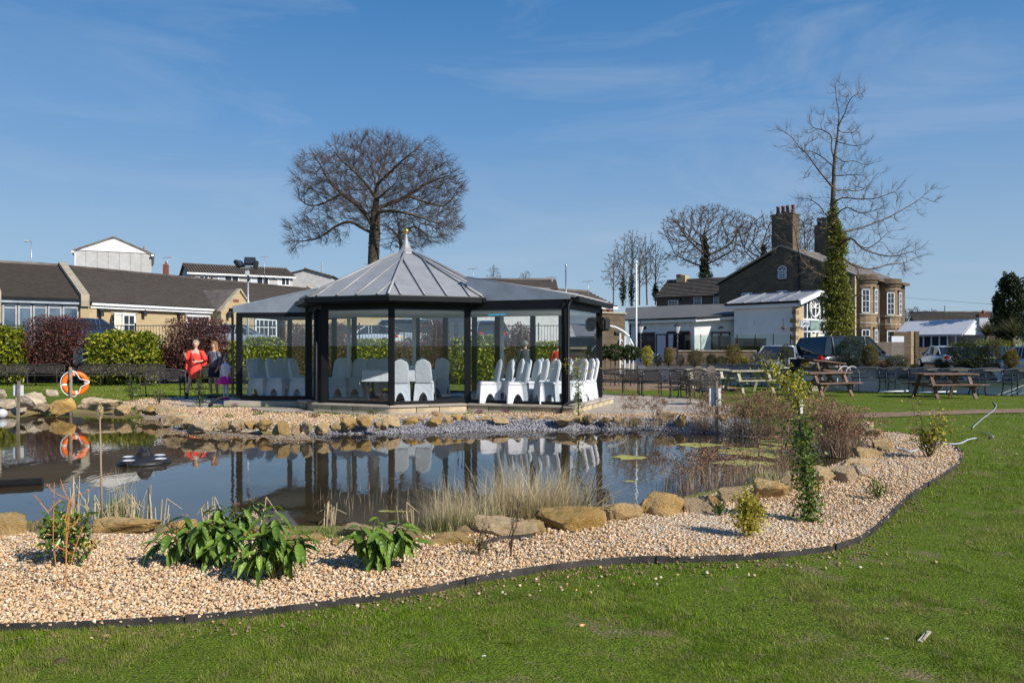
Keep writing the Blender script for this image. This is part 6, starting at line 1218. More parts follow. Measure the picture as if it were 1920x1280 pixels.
# planter shrubs on the white wall
PS = [(1213, 655, 690, 22, 'leaf_yellow', 'bright yellow-green shrub right of the flagpole', 33.5), (1234, 671, 690, 18, 'leaf_dark', 'small dark bush beside the yellow-green shrub', 32.5), (1253, 657, 690, 17, 'leaf_gold', 'small pointed conifer in front of the open pub doorway', 32.6),
      (1275, 668, 690, 20, 'leaf_grey', 'grey twiggy shrub right of the small pointed conifer', 32.4), (1304, 660, 690, 36, 'leaf_olive', 'loose grey-green shrub below the terrace wall', 32.3), (1334, 668, 690, 22, 'leaf_dark', 'low dark shrub below the terrace wall', 32.2), (1352, 672, 690, 22, 'leaf_olive', 'pale variegated shrub left of the golden conifer', 32.1),
      (1376, 651, 690, 32, 'leaf_gold', 'plump golden conifer below the terrace wall', 32.0), (1396, 674, 690, 14, 'leaf_yellow', 'small yellow shrub at the foot of the golden conifer', 31.9), (1432, 664, 692, 54, 'leaf_grey', 'grey twiggy lavender mass in front of the silver hatchback', 31.4), (1474, 641, 680, 27, 'leaf_olive', 'dark upright conifer in front of the silver hatchback', 31.0),
      (1595, 637, 693, 62, 'leaf_dark', 'big dark green rosemary-like bush hiding the middle of the black car', 29.5), (1631, 648, 692, 30, 'leaf_gold', 'rounded golden-green conifer hiding the black car door', 29.2), (1658, 678, 692, 26, 'leaf_rust', 'low reddish shrub under the bonnet of the black car', 29), (1682, 668, 692, 44, 'leaf_olive', 'spreading yellow-green shrub at the nose of the black car', 28.8),
      (1760, 672, 691, 17, 'leaf_dark', 'small dark bush in front of the silver saloon', 28.2), (1775, 676, 691, 12, 'leaf_olive', 'tiny olive bush right of the silver saloon number plate', 28.2), (1812, 646, 699, 66, 'leaf_dark', 'large dark spreading bush overhanging the white wall', 27.6), (1859, 640, 692, 31, 'leaf_olive', 'tall dark conifer with a golden edge at the right', 27.2), (1896, 655, 692, 31, 'leaf_gold', 'round golden conifer at the right edge', 27.0), (1716, 684, 692, 20, 'leaf_olive', 'low green plants on the wall in the gap before the road', 28.4)]
for i, (px, pt, pb, w_, m, lb, Y) in enumerate(PS):
    shrub('garden_shrub', lb, 'shrub', px, pb, Y, w_*1.05, pb-pt+2, m, int(w_*(pb-pt)*2.4)+200, .055 if m != 'leaf_yellow' else .07, p=2.2 if w_ > 26 else 2.0, z0=.74, stems=3, bump=.24, asp=.35, seed=100+i)
for i, (px, pt, w_) in enumerate(((1302, 632, 13), (1371, 640, 13), (1400, 648, 11), (1497, 638, 30))): shrub('potted_conifer', ('small conifer in a pot behind the glass balustrade, left one', 'small conifer behind the glass balustrade under the brown window', 'little leafy pot plant by the stone barbecue', 'bushy plants below the glazed gable end')[i], 'conifer', px, 660, 47.2, w_, 660-pt, 'leaf_olive' if i != 0 else 'leaf_bay', 700, .09, p=1.6, z0=.42, stems=2, asp=.3, seed=140+i)
# clipped lollipop trees
for i, (px, r_) in enumerate(((1127, 17), (1153, 19), (1182, 18))):
    Y = 29.5; g_ = P(px, 648, Y); t = thing('lollipop_laurel', 'clipped ball-headed laurel on a bare stem beside the drive, %s of three' % ORD[i+1], 'tree', (g_.x, Y, 0), group='ball-headed laurels beside the drive'); zc = ZY(661, Y); rr_ = r_/F*Y
    C, N = blob_pts(1500, (0, 0, zc), (rr_, rr_*.9, rr_*.82), 2.2, .6, .16, i); crown(t, 'crown', 'leaf_bay', C, .09*rng.uniform(.6, 1.2, len(C)), .5, N); MB().tube([(0, 0, 0), (.02, 0, zc)], .025, 6).build('trunk', M['bark'], t, True)
    for dx in (-.16, .16): MB().tube([(dx, .05, 0), (dx, .05, zc)], .012, 5).build('support_stake', M['ironwork'], t)
    MB().beam((-.16, .05, .55), (.16, .05, .55), .02).build('support_bar', M['ironwork'], t)
# ------------------------------------------------------------ benches and chairs of cast metal
def cast_bench(W_, m='iron', lattice=True, hb=.86):
    """origin at the middle of the front feet line; faces -y"""
    t = thing('cast_bench', 'x', 'bench'); h = W_/2; D = .5
    arch = lambda x, top: top + .07*cos(x/h*pi/2)
    xs = np.linspace(-h+.03, h-.03, 11); mb = MB(); bx = lambda x, z: (x, D + (z-.42)*.22, z)
    mb.tube([bx(x, arch(x, hb-.07)) for x in xs], .028, 6); mb.tube([bx(-h+.03, .5), bx(h-.03, .5)], .022, 6)
    for x in (-h+.03, h-.03): mb.tube([bx(x, .42), bx(x, hb-.07)], .022, 6)
    mb.build('back_frame', M[m], t, True)
    mb = MB(); zt = lambda x: arch(x, hb-.08)
    for s_ in (-1, 1):
        x = -h*1.7
        while x < h*1.7:
            pts = []
            for k in range(9):
                z = .5 + (zt(0)-.5)*k/8; xx = x + s_*(z-.5)*1.15
                if abs(xx) < h-.03 and z < zt(xx): pts.append(bx(xx, z))
            if len(pts) > 1: mb.beam(pts[0], pts[-1], .03, .016)
            x += .09
    cx_ = [(.09*cos(a_), .68+.09*sin(a_)) for a_ in np.linspace(0, 2*pi, 13)]; mb.tube([bx(*c) for c in cx_], .011, 4, False)
    mb.build('back_lattice', M[m], t)
    mb = MB(); 
    for k in range(6): mb.box((0, .06+k*.083, .43+.01*cos(k)), (W_-.06, .055, .016))
    mb.build('seat', M[m], t)
    for s_ in (-1, 1):
        x = s_*(h-.03); MB().tube([(x, .0, 0), (x, .05, .12), (x, .03, .3), (x, .02, .43), (x, .0, .62), (x, .03, .66)], [.022, .016, .018, .02, .018, .016], 6).build('leg', M[m], t, True)
        MB().tube([(x, D+.12, 0), (x, D+.02, .15), (x, D, .3), (x, D, .45)], [.022, .016, .018, .02], 6).build('leg', M[m], t, True)
        MB().tube([(x, .02, .66), (x, .2, .67), (x, D+.04, .64)], [.022, .02, .016], 6).build('armrest', M[m], t, True)
        MB().beam((x, .03, .38), (x, D, .38), .02).build('side_rail', M[m], t)
    return t
b_long = cast_bench(1.22, 'iron'); b_navy = cast_bench(1.28, 'navy_iron'); b_chair = cast_bench(.62, 'iron', hb=.9)
def put(src, x, y, rz, lb, grp=None, first=[]):
    o = src if src not in first else copy_tree(src); first.append(src) if src not in first else None
    o.location = (x, y, 0); o.rotation_euler = (0, 0, R(rz)); o['label'] = lb
    if grp: o['group'] = grp
    elif 'group' in o: del o['group']
    return o
gA = 'metal benches set along the shrubs on the left lawn'
for i, px in enumerate((-32, 22, 78, 160, 215, 270)):
    Y = 30.3; put(b_long, (px-960)/F*Y, Y, 0, 'cast metal bench in the row before the left shrubs, %s from the left edge' % ORD[i+1] if i else 'cast metal bench cut by the left edge of the picture', gA)
put(b_long, (300-960)/F*23.6, 23.6, 8, 'nearer cast metal bench standing left of the woman in coral'); put(b_long, (378-960)/F*27.5, 27.5, 0, 'cast metal bench directly behind the two women'); put(b_long, (458-960)/F*27.6, 27.6, 0, 'cast metal bench behind the girl and the left wing corner')
gB = 'metal benches turned away on the right patio'
for i, (px, Y, a_) in enumerate(((1166, 24.5, 176), (1206, 24.2, 178), (1243, 23.9, 176))): put(b_long, (px-960)/F*Y, Y+.5, a_, 'dark metal bench seen from behind on the right patio, %s of three from the left' % ORD[i+1], gB)
gC = 'metal armchairs on the right patio'
for i, (px, Y, a_) in enumerate(((1282, 23.2, 165), (1312, 22.6, 172), (1318, 20.2, 200))): put(b_chair, (px-960)/F*Y, Y+.5, a_, ('dark metal armchair left of the sign post on the patio', 'dark metal armchair directly behind the right sign post', 'nearest dark metal armchair, low in front of the other two')[i], gC)
gD = 'dark benches pushed against the white garden wall'
for i, (px, Y, a_) in enumerate(((1356, 30.4, -3), (1400, 30.1, -4), (1438, 29.7, -5), (1636, 26.0, 0), (1687, 25.9, -2), (1742, 25.6, -3), (1800, 25.3, -3), (1859, 24.9, -3), (1922, 24.5, -3))):
    put(b_navy, (px-960)/F*Y, Y-.35, a_, 'dark bench with pierced back against the white wall, %s from the left' % ORD[i+1], gD)
# small arched timber-look chairs behind the sign
for i, px in enumerate((1332, 1346)):
    g_ = G(px, 752 - i*3, 0); t = thing('arched_planter_back', ('grey woven arched chair back left of the sign post', 'grey woven arched chair back right of the sign post')[i], 'chair', (g_.x, 23.6, 0), R(-8)); MB().prism([(-.14, .4)] + [(.14*cos(a_), .85+.14*sin(a_)) for a_ in np.linspace(pi, 0, 9)] + [(.14, .4)], -.03, .03, 'y').build('backrest', M['post'], t)
    for dx in (-.12, .12): MB().tube([(dx, 0, 0), (dx, 0, .42)], .018, 6).build('leg', M['iron'], t)
    MB().b2((-.2, -.35, .4), (.2, .0, .43)).build('seat', M['iron'], t)
# ------------------------------------------------------------ picnic tables
def picnic(m, W_=1.75):
    t = thing('picnic_table', 'x', 'table'); h = W_/2
    for k in range(5): MB().box((0, (k-2)*.15, .735), (W_, .138, .04)).build('top_plank', M[m], t, bevel=.004)
    for s_ in (-1, 1):
        for k in range(2): MB().box((0, s_*(.66+k*.14-.07), .43), (W_, .128, .04)).build('seat_plank', M[m], t, bevel=.004)
        x = s_*(h-.28)
        for q in (-1, 1): MB().beam((x, q*.62, 0), (x, q*.26, .71), .045, .1, up=(1, 0, 0)).build('leg', M[m], t)
        MB().beam((x+.05*s_*-1, -.75, .385), (x+.05*s_*-1, .75, .385), .04, .1).build('cross_bearer', M[m], t); MB().beam((x+.05*s_*-1, -.33, .69), (x+.05*s_*-1, .33, .69), .04, .07).build('top_bearer', M[m], t)
        MB().beam((x-.09*s_, 0, .4), (s_*.12, 0, .7), .04, .09).build('brace', M[m], t)
    return t
pt1 = picnic('wood'); pt2 = picnic('pale_wood', 1.7)
def putp(src, px, Y, rz, lb, W=[]): return put(src, (px-960)/F*Y, Y, rz, lb)
putp(pt1, 1770, 23.6, 4, 'brown picnic table furthest right on the lawn, by the white hose'); putp(pt1, 1543, 24.6, 22, 'reddish-brown picnic table in the middle of the right lawn')
o = putp(pt1, 1536, 27.2, 38, 'brown picnic table raised behind the reddish-brown one in front of the black car'); o.location.z = .33; o.rotation_euler = (R(4), R(5), R(30))
putp(pt2, 1318, 28.0, 8, 'pale weathered picnic table furthest left, behind the metal armchairs'); putp(pt2, 1404, 26.4, 14, 'pale weathered picnic table in front of the row of dark benches')
o = MB().box((0, 0, .16), (.9, .9, .32)).build('stone_step', M['paving'], bevel=.02); o.location = ((1536-960)/F*27.2, 27.2, 0); tag(o, 'low stone step under the raised brown picnic table', 'step')
# white hoop frame, folding chair
t = thing('hoop_frame', 'pair of white metal hoops against the wall between picnic table and benches', 'frame', ((1598-960)/F*26.6, 26.6, 0), R(20))
for y in (0, .35): MB().tube([(.32*cos(a_), y, .55+.34*sin(a_)) if a_ >= 0 else (.32*cos(a_), y, .55) for a_ in np.linspace(0, pi, 13)], .012, 6, False).build('hoop', M['rail'], t, True)
for x in (-.32, .32):
    for y in (0, .35): MB().tube([(x, y, 0), (x, y, .56)], .012, 6).build('leg', M['rail'], t, True)
t = thing('folding_chair', 'white-framed folding chair with dark mesh beside the brown picnic tables', 'chair', ((1493-960)/F*27.8, 27.8, 0), R(160))
for x in (-.25, .25): MB().tube([(x, -.3, 0), (x, .25, .9), (x, .3, 1.15)], .016, 6).build('frame_side', M['rail'], t, True); MB().tube([(x, .3, 0), (x, -.25, .46)], .014, 6).build('leg', M['rail'], t, True)
MB().beam((-.25, .3, 1.15), (.25, .3, 1.15), .03).build('top_rail', M['rail'], t); MB().poly3([(-.25, -.25, .46), (.25, -.25, .46), (.25, .12, .48), (-.25, .12, .48)], .01).build('seat', M['navy_iron'], t); MB().poly3([(-.25, .1, .62), (.25, .1, .62), (.25, .3, 1.12), (-.25, .3, 1.12)], .01).build('backrest', M['navy_iron'], t)
t = thing('blackboard', 'dark blackboard with a white frame standing against the wall behind the leafy branch', 'board', ((1475-960)/F*28, 28, 0)); MB().b2((-.24, 0, .05), (.24, .04, .78)).build('board', M['dark'], t); mb = MB()
for a, c in (((-.28, .78), (.28, .82)), ((-.28, .0), (.28, .05)), ((-.28, .05), (-.24, .78)), ((.24, .05), (.28, .78))): mb.b2((a[0], -.01, a[1]), (c[0], .05, c[1]))
mb.build('frame', M['rail'], t)
# white pipes stored under the benches
for i, (pa, pc, Y, lb) in enumerate(((1648, 1700, 25.6, 'white pole lying under the benches, left one'), (1722, 1790, 25.3, 'white pole lying under the benches behind the right picnic table'), (1500, 1560, 27.4, 'white pole lying under the raised brown picnic table'))):
    o = MB().tube([((pa-960)/F*Y, Y, .06), ((pc-960)/F*Y, Y-.1, .1)], .025, 8).build('white_pole', M['rail'], None, True); tag(o, lb, 'pole')
# ------------------------------------------------------------ cars
def paint(name, c, r=.28): b = NB(name); return b.pbr(c, r, .3, None, .6, **{'Coat Weight': .8, 'Coat Roughness': .05})
PM = {'blue': paint('dark_blue_car_paint', (.02, .045, .12)), 'silver': paint('silver_car_paint', (.42, .46, .5)), 'black': paint('black_car_paint', (.012, .014, .017)), 'red': paint('red_car_paint', (.5, .015, .012)), 'white': paint('white_car_paint', (.75, .77, .8)), 'pale': paint('pale_blue_car_paint', (.4, .5, .62)), 'green': paint('dark_green_car_paint', (.02, .05, .04))}
b = NB('car_window'); M['cglass'] = b.pbr((.015, .02, .025), .03, 0, None, .9)
b = NB('red_lamp'); M['rlamp'] = b.pbr((.5, .01, .01), .15); b = NB('clear_lamp'); M['clamp'] = b.pbr((.8, .82, .85), .1, .2); b = NB('amber_plate'); M['plate'] = b.pbr((.75, .5, .03), .5); M['tyre'] = mat('tyre_rubber', (.015, .015, .015), .8, .1)
def car(name, lb, loc, rz, col_, L_=4.2, W_=1.76, H=1.45, kind='hatch', group=None, plate='AB12 CDE'):
    """front towards +x; origin on the ground in the middle"""
    t = thing(name, lb, 'car', loc, rz, group); h = L_/2; suv = kind == 'suv'; van = kind == 'van'; bel = H*(.63 if not suv else .6) if not van else H*.55; gz = .2 + .06*suv
    hood = bel - (.06 if not suv else .02); rear = h-.02
    # stations: x, half width, belt height
    st = [(-h, .8, gz+.25, bel-.28), (-h+.06, .9, gz+.05, bel-.1), (-h+.3, .97, gz, bel), (-h*.4, 1., gz, bel+.02), (0, 1., gz, bel+.01), (h*.38, 1., gz, bel-.03), (h*.62, .98, gz, hood-.05), (h-.25, .94, gz, hood-.14), (h-.06, .86, gz+.05, hood-.24), (h, .74, gz+.2, hood-.36)]
    if kind == 'saloon': st[1] = (-h+.06, .88, gz+.05, bel-.08); st[2] = (-h+.3, .95, gz, bel-.01)
    vs = []; w2 = W_/2; ring = lambda x, k, zb, zt: [(x, -w2*k*.86, zb), (x, -w2*k*.98, zb+.12), (x, -w2*k, (zb+zt)/2), (x, -w2*k*.97, zt-.1), (x, -w2*k*.88, zt-.01), (x, -w2*k*.5, zt+.035), (x, 0, zt+.045), (x, w2*k*.5, zt+.035), (x, w2*k*.88, zt-.01), (x, w2*k*.97, zt-.1), (x, w2*k, (zb+zt)/2), (x, w2*k*.98, zb+.12), (x, w2*k*.86, zb)]
    for s in st: vs += ring(*s)
    n = 13; fs = [(i*n+k, i*n+(k+1) % n, (i+1)*n+(k+1) % n, (i+1)*n+k) for i in range(len(st)-1) for k in range(n)] + [tuple(range(n)), tuple(range((len(st)-1)*n, len(st)*n))[::-1]]
    o = MB().add(vs, fs).build('body', PM[col_], t); sb = o.modifiers.new('sub', 'SUBSURF'); sb.levels = sb.render_levels = 1; shade_auto(o, 1.0)
    # cabin: roof profile
    if kind == 'saloon': pr = [(-h*.72, bel), (-h*.42, H-.07), (-h*.1, H), (h*.12, H-.02), (h*.5, bel-.02)]
    elif suv: pr = [(-h+.12, bel), (-h+.42, H-.08), (-h*.3, H), (h*.15, H-.03), (h*.46, bel-.02)]
    elif van: pr = [(-h+.05, bel), (-h+.12, H-.05), (-h*.3, H), (h*.35, H-.04), (h*.72, bel-.04)]
    else: pr = [(-h+.1, bel), (-h+.42, H-.12), (-h*.35, H), (h*.1, H-.03), (h*.52, bel-.02)]
    def cab(sc_w, dz, z_hi=True):
        vs = []
        for x, z in pr:
            f = (z-bel)/(H-bel) if z > bel else 0; wt = w2*(.93-.2*f)*sc_w; vs += [(x, -wt, z+dz), (x, -wt*.5, z+dz+.02*f), (x, wt*.5, z+dz+.02*f), (x, wt, z+dz)]
        return vs
    vs = cab(1, 0); base = [(pr[0][0], -w2*.9, bel-.05), (pr[0][0], w2*.9, bel-.05), (pr[-1][0], w2*.9, bel-.1), (pr[-1][0], -w2*.9, bel-.1)]
    nb0 = len(vs); vs += base; m_ = len(pr); fs = [(i*4+k, i*4+k+1, i*4+5+k, i*4+4+k) for i in range(m_-1) for k in range(3)] + [tuple([i*4 for i in range(m_)] + [nb0+3, nb0]), tuple([i*4+3 for i in range(m_)] + [nb0+2, nb0+1]), (0, 1, 2, 3, nb0+1, nb0), (m_*4-4, m_*4-3, m_*4-2, m_*4-1, nb0+2, nb0+3)]
    gl_ = MB().add(vs, fs).build('windows', M['cglass'] if not van else M['cglass'], t); shade_auto(gl_, .5)
    rp = [p for p in pr if p[1] > H-.15]; vs = []
    for x, z in rp: wt = w2*.745; vs += [(x, -wt, z+.012), (x, -wt*.5, z+.035), (x, wt*.5, z+.035), (x, wt, z+.012)]
    k_ = len(rp); fs = [(i*4+k, i*4+k+1, i*4+5+k, i*4+4+k) for i in range(k_-1) for k in range(3)]; rf = MB().add(vs, fs).build('roof', PM[col_], t, True); md = rf.modifiers.new('s', 'SOLIDIFY'); md.thickness = .04
    for s_ in (-1, 1):
        pl = MB(); P3 = lambda x, z: Vector((x, s_*(w2*(.93-.2*max(0, (z-bel)/(H-bel)))+.004), z))
        for a, c in zip(pr[:-1], pr[1:]):
            if a[1] < H-.15 or c[1] < H-.15: pl.beam(P3(*a), P3(*c), .05, .07)
            else: pl.beam(P3(*a), P3(*c), .05, .05)
        for fx in (-.05, .0) if kind != 'suv' else (-.35, .02): x = h*fx*2; pl.beam(P3(x-.05, bel), P3(x, H-.03), .03, .06)
        pl.build('window_pillars', PM[col_], t)
        for xw in (-h+.78, h-.82):
            rw = .31 + .06*suv; wl = MB().lathe([(rw-.1, -.1), (rw-.02, -.1), (rw, -.06), (rw, .06), (rw-.02, .1), (rw-.1, .1)], 20); wl.v = [(v[0]+xw, v[2]*1.0 + s_*(w2-.09), v[1]+rw) for v in wl.v]; wl = wl.build('wheel', M['tyre'], t); shade_auto(wl, .7)
            rm = MB(); rm.lathe([(.02, .0), (rw-.13, .015), (rw-.11, .03)], 14); 
            for q in range(5): a_ = q*2*pi/5; rm.beam((0, 0, .03), (cos(a_)*(rw-.11), sin(a_)*(rw-.11), .03), .05, .02)
            rm.v = [(v[0]+xw, s_*(w2-.0+v[2]*.6), v[1]+rw) for v in rm.v]; rm.build('rim', M['galv'], wl)
        MB().box((h-.16, s_*w2*.66, hood-.27), (.22, .36, .13)).build('headlight', M['clamp'], t, bevel=.03); MB().box((-h+.08, s_*w2*.76, bel-.18), (.16, .24, .2)).build('tail_light', M['rlamp'], t, bevel=.03)
        MB().box((h*.36, s_*(w2+.05), bel+.06), (.1, .16, .11)).build('wing_mirror', PM[col_], t, bevel=.02)
    for s_, nm in ((-1, 'rear_plate'), (1, 'front_plate')): MB().box((s_*(h+.0), 0, gz+.42 if s_ < 0 else gz+.18), (.03, .5, .11)).build(nm, M['plate'] if s_ < 0 else M['white'], t)
    MB().box((h-.05, 0, gz+.24), (.12, W_*.5, .14)).build('grille', M['rubber'], t, bevel=.02)
    return t
def cxy(px, Y, z=0.): return ((px-960)/F*Y, Y, z)
car('parked_car', 'black estate-style off-road car seen from its rear corner behind the dark green bush', cxy(1592, 33.6, .15), R(22), 'black', 4.85, 1.98, 1.85, 'suv')
car('parked_car', 'silver hatchback facing the camera behind the upright conifer', cxy(1461, 33.4, .15), R(-118), 'silver', 3.9, 1.7, 1.44)
car('parked_car', 'silver saloon car seen from behind at the left of the big dark bush', cxy(1768, 49.5, .15), R(84), 'silver', 4.4, 1.8, 1.42, 'saloon')
car('parked_car', 'dark green car mostly hidden behind the tall conifer on the right', cxy(1872, 44, .15), R(12), 'green', 4.2, 1.75, 1.42); car('parked_car', 'pale blue car cut by the right edge of the picture', cxy(1935, 36, .15), R(100), 'pale', 4.0, 1.75, 1.42)
car('parked_car', 'dark blue car parked above the lifebuoy by the purple bush', cxy(168, 39.0, CPZ), R(68), 'blue', 3.9, 1.7, 1.45); car('parked_car', 'pale silver car left of the pavilion on the raised car park', cxy(448, 47, CPZ), R(4), 'silver', 4.1, 1.72, 1.4)
car('parked_car', 'red car seen through the left front window of the pavilion', cxy(645, 51, CPZ), R(60), 'red', 3.8, 1.68, 1.42); car('parked_car', 'blue car seen through the pavilion beside the red one', cxy(670, 53, CPZ), R(160), 'blue', 4.1, 1.7, 1.42); car('parked_car', 'small white car seen through the pavilion above the green laurel', cxy(698, 49, CPZ), R(170), 'white', 3.8, 1.68, 1.38)
car('parked_van', 'white van seen through the pavilion at the front corner post', cxy(746, 50, CPZ), R(150), 'white', 4.6, 1.85, 1.8, 'van'); car('parked_car', 'blue car seen through the right wing above the laurels', cxy(915, 43, CPZ), R(100), 'blue', 4.0, 1.7, 1.45)
# ------------------------------------------------------------ posts, poles, lamps
def pole(name, lb, cat, px, py, Y, ptop, r, m, ball=0.): 
    b_ = P(px, py, Y); t = thing(name, lb, cat, b_); h = (py-ptop)/F*Y; MB().tube([(0, 0, -.3), (0, 0, h)], [r, r*.75], 10).build('pole', M[m], t, True)
    if ball: MB().lathe([(.01, h-.0)] + [(ball*sin(a_), h+ball-ball*cos(a_)) for a_ in np.linspace(.3, 2.8, 7)] + [(.01, h+2*ball)], 10).build('finial', M[m], t, True)
    return t, h
pole('flagpole', 'tall white flagpole standing between the clipped trees and the pub', 'flagpole', 1193, 714, 34, 494, .05, 'rail', .06); pole('flagpole', 'thin silver pole rising behind the right wing roof', 'flagpole', 1061, 680, 40, 500, .045, 'silver', .06)
t, h = pole('street_lamp', 'distant street lamp above the far left roof', 'street lamp', 59, 520, 110, 453, .09, 'galv'); MB().beam((0, 0, h), (-.6, 0, h+.1), .12).build('arm', M['galv'], t); MB().box((-.75, 0, h+.08), (.7, .3, .22)).build('lamp_head', M['palegrey'], t, bevel=.05)
t, h = pole('floodlight_pole', 'grey pole carrying three floodlights in front of the lodge roof', 'floodlight', 465, 716, 33, 506, .05, 'galv'); 
for (dx, dz, rz, rx) in ((.08, .42, 8, -20), (-.38, .3, 75, -35), (.35, .26, -75, -10)):
    q = Matrix.Rotation(R(rz), 3, 'Z') @ Matrix.Rotation(R(rx), 3, 'X'); c_ = Vector((dx, 0, h+dz-.05)); f_ = MB().box(c_, (.46, .16, .34), q).build('floodlight', M['rubber'], t, bevel=.02); MB().box(c_ + q @ Vector((0, -.09, 0)), (.38, .02, .26), q).build('lens', M['win'], f_)
MB().beam((-.4, 0, h+.1), (.4, 0, h+.1), .06).build('cross_arm', M['galv'], t); MB().tube([(0, -.05, h-.5), (.12, -.1, h-.4), (.02, -.05, h-.25)], .03, 6).build('cable', M['rubber'], t, True); MB().box((0, -.06, h-.15), (.16, .12, .2)).build('junction_box', M['palegrey'], t)
for i, (px, Y) in enumerate(((1201, 44), (1270, 45.5))):
    t, h = pole('lamp_post', ('black lantern post in front of the brown pub window', 'black lantern post beside the open pub doorway')[i], 'lamp post', px, 668, Y, 624, .05, 'ironwork'); 
    for z in (.3, .8, h-.3): MB().lathe([(.04, z), (.09, z+.05), (.04, z+.1)], 10).build('collar', M['ironwork'], t, True)
    g_ = MB().lathe([(.08, h), (.19, h+.4), (.0, h+.4)], 6).build('lantern_glass', M['curtain'], t); MB().lathe([(.22, h+.4), (.1, h+.52), (.03, h+.56), (.03, h+.66)], 6).build('lantern_cap', M['ironwork'], t); MB().beam((-.2, 0, h-.05), (.2, 0, h-.05), .03).build('ladder_bar', M['ironwork'], t)
for i, (px, py, Y, ptop, lb) in enumerate(((496, 530, 95, 481, 'thin aerial mast on the flats'), (689, 520, 106, 494, 'thin aerial on the pale gable left of the pavilion roof'), (887, 530, 72, 503, 'aerial just right of the pavilion roof'), (1035, 540, 72, 518, 'aerial with crossbars on the brown roof'), (1103, 560, 66, 526, 'aerial right of the silver pole'), (314, 500, 82, 482, 'thin aerial on the small red chimney'))):
    t, h = pole('aerial', lb, 'aerial', px, py, Y, ptop, .03, 'galv'); MB().beam((-.5, 0, h-.1), (.4, 0, h), .05).build('boom', M['galv'], t)
    for k in range(4): MB().beam((-.4+k*.25, -.25, h-.08), (-.4+k*.25, .25, h-.05), .03).build('element', M['galv'], t)
mb = MB(); wr = [P(1675, 556, 150), P(1800, 566, 120), P(1950, 576, 100)]; mb.tube(smooth_line(wr, 6), .02, 4); o = mb.build('overhead_wire', M['ironwork']); tag(o, 'thin overhead wire crossing the sky at the right', 'wire')
# white arched stair rail by the stone outbuilding
t = thing('white_garden_arch', 'white curved stair balustrade beside the stone outbuilding', 'balustrade', P(1160, 680, 33.5)); Yb = 33.5; top = smooth_line([P(1138, 611, Yb), P(1152, 613, Yb), P(1168, 621, Yb), P(1180, 631, Yb)], 4); t_ = [Vector((p.x, p.y, p.z)) for p in top]
MB().tube(t_, .05, 6).build('handrail', M['rail'], t, True, True); MB().tube([P(1180, 634, Yb), P(1189, 652, Yb)], .05, 6).build('newel_rail', M['rail'], t, True, True)
for px, pa, pb in ((1163, 624, 700), (1172, 630, 700), (1181, 634, 700), (1188, 652, 700)): MB().beam(P(px, pa, Yb), P(px, pb, Yb), .07).build('newel_post', M['rail'], t, world=True)
for k in range(9): MB().beam(P(1164+(k % 3)*6, 636+k*7, Yb), P(1168+(k % 3)*6, 640+k*7, Yb), .04).build('fretwork', M['rail'], t, world=True)
t = MB().b2((cxy(1040, 34)[0], 34, 0), (cxy(1064, 34)[0], 34.5, .9)).build('white_cabinet', M['palegrey']); tag(t, 'low pale cabinet behind the right end of the pavilion', 'cabinet')
o = MB().b2((cxy(137, 32.1)[0], 32.1, .85), (cxy(156, 32.1)[0], 32.5, 1.5)).build('electric_box', M['galv']); tag(o, 'pale grey electrical box under the left purple bush', 'box')
# ------------------------------------------------------------ lifebuoy and signs at the pond
g_ = G(132, 778, WZ); t = thing('lifebuoy_post', 'rough timber post in the water holding the lifebuoy', 'post', (g_.x, g_.y, -.5)); hp = ZY(688, g_.y)+.5; MB().tube([(0, 0, 0), (.012, 0, hp*.5), (0, 0, hp)], [.045, .042, .04], 8).build('post', M['post'], t, True); MB().beam((0, -.05, hp-.35), (0, .12, hp-.35), .03).build('peg', M['iron'], t)
lz = ZY(719, g_.y); lb_t = thing('lifebuoy', 'orange lifebuoy ring with white bands hung on its post at the far bank', 'lifebuoy', (g_.x+.06, g_.y+.12, lz), R(30)); Rm, rm_ = .25, .062; pts = [(Rm*cos(a_), 0, Rm*sin(a_)) for a_ in np.linspace(0, 2*pi, 33)]
def torus(a0, a1, r, nm, m):
    n = 14; aa = np.linspace(a0, a1, max(4, int((a1-a0)*6))); vs = []; fs = []
    for a_ in aa:
        for k in range(n): b_ = 2*pi*k/n; vs.append(((Rm+r*cos(b_))*cos(a_), r*sin(b_)*.75, (Rm+r*cos(b_))*sin(a_)))
    for i in range(len(aa)-1):
        for k in range(n): fs.append((i*n+k, i*n+(k+1) % n, (i+1)*n+(k+1) % n, (i+1)*n+k))
    return MB().add(vs, fs).build(nm, M[m], lb_t, True)
torus(0, 2*pi, rm_, 'ring', 'orange')
for a_ in (.0, pi/2, pi, 3*pi/2): torus(a_-.09+.1, a_+.09+.1, rm_+.004, 'white_band', 'white')
for k in range(4):
    a0 = k*pi/2+.1; pts = [((Rm+rm_+.012+.015*sin(pi*s_))*cos(a0+s_*pi/2), -.05, (Rm+rm_+.012+.015*sin(pi*s_))*sin(a0+s_*pi/2)) if k not in (0, 3) else ((Rm+rm_-.16*sin(pi*s_))*cos(a0+s_*pi/2), -.08, (Rm+rm_-.16*sin(pi*s_))*sin(a0+s_*pi/2)) for s_ in np.linspace(0, 1, 9)]; MB().tube(pts, .011, 5).build('grab_rope', M['white'], lb_t, True)
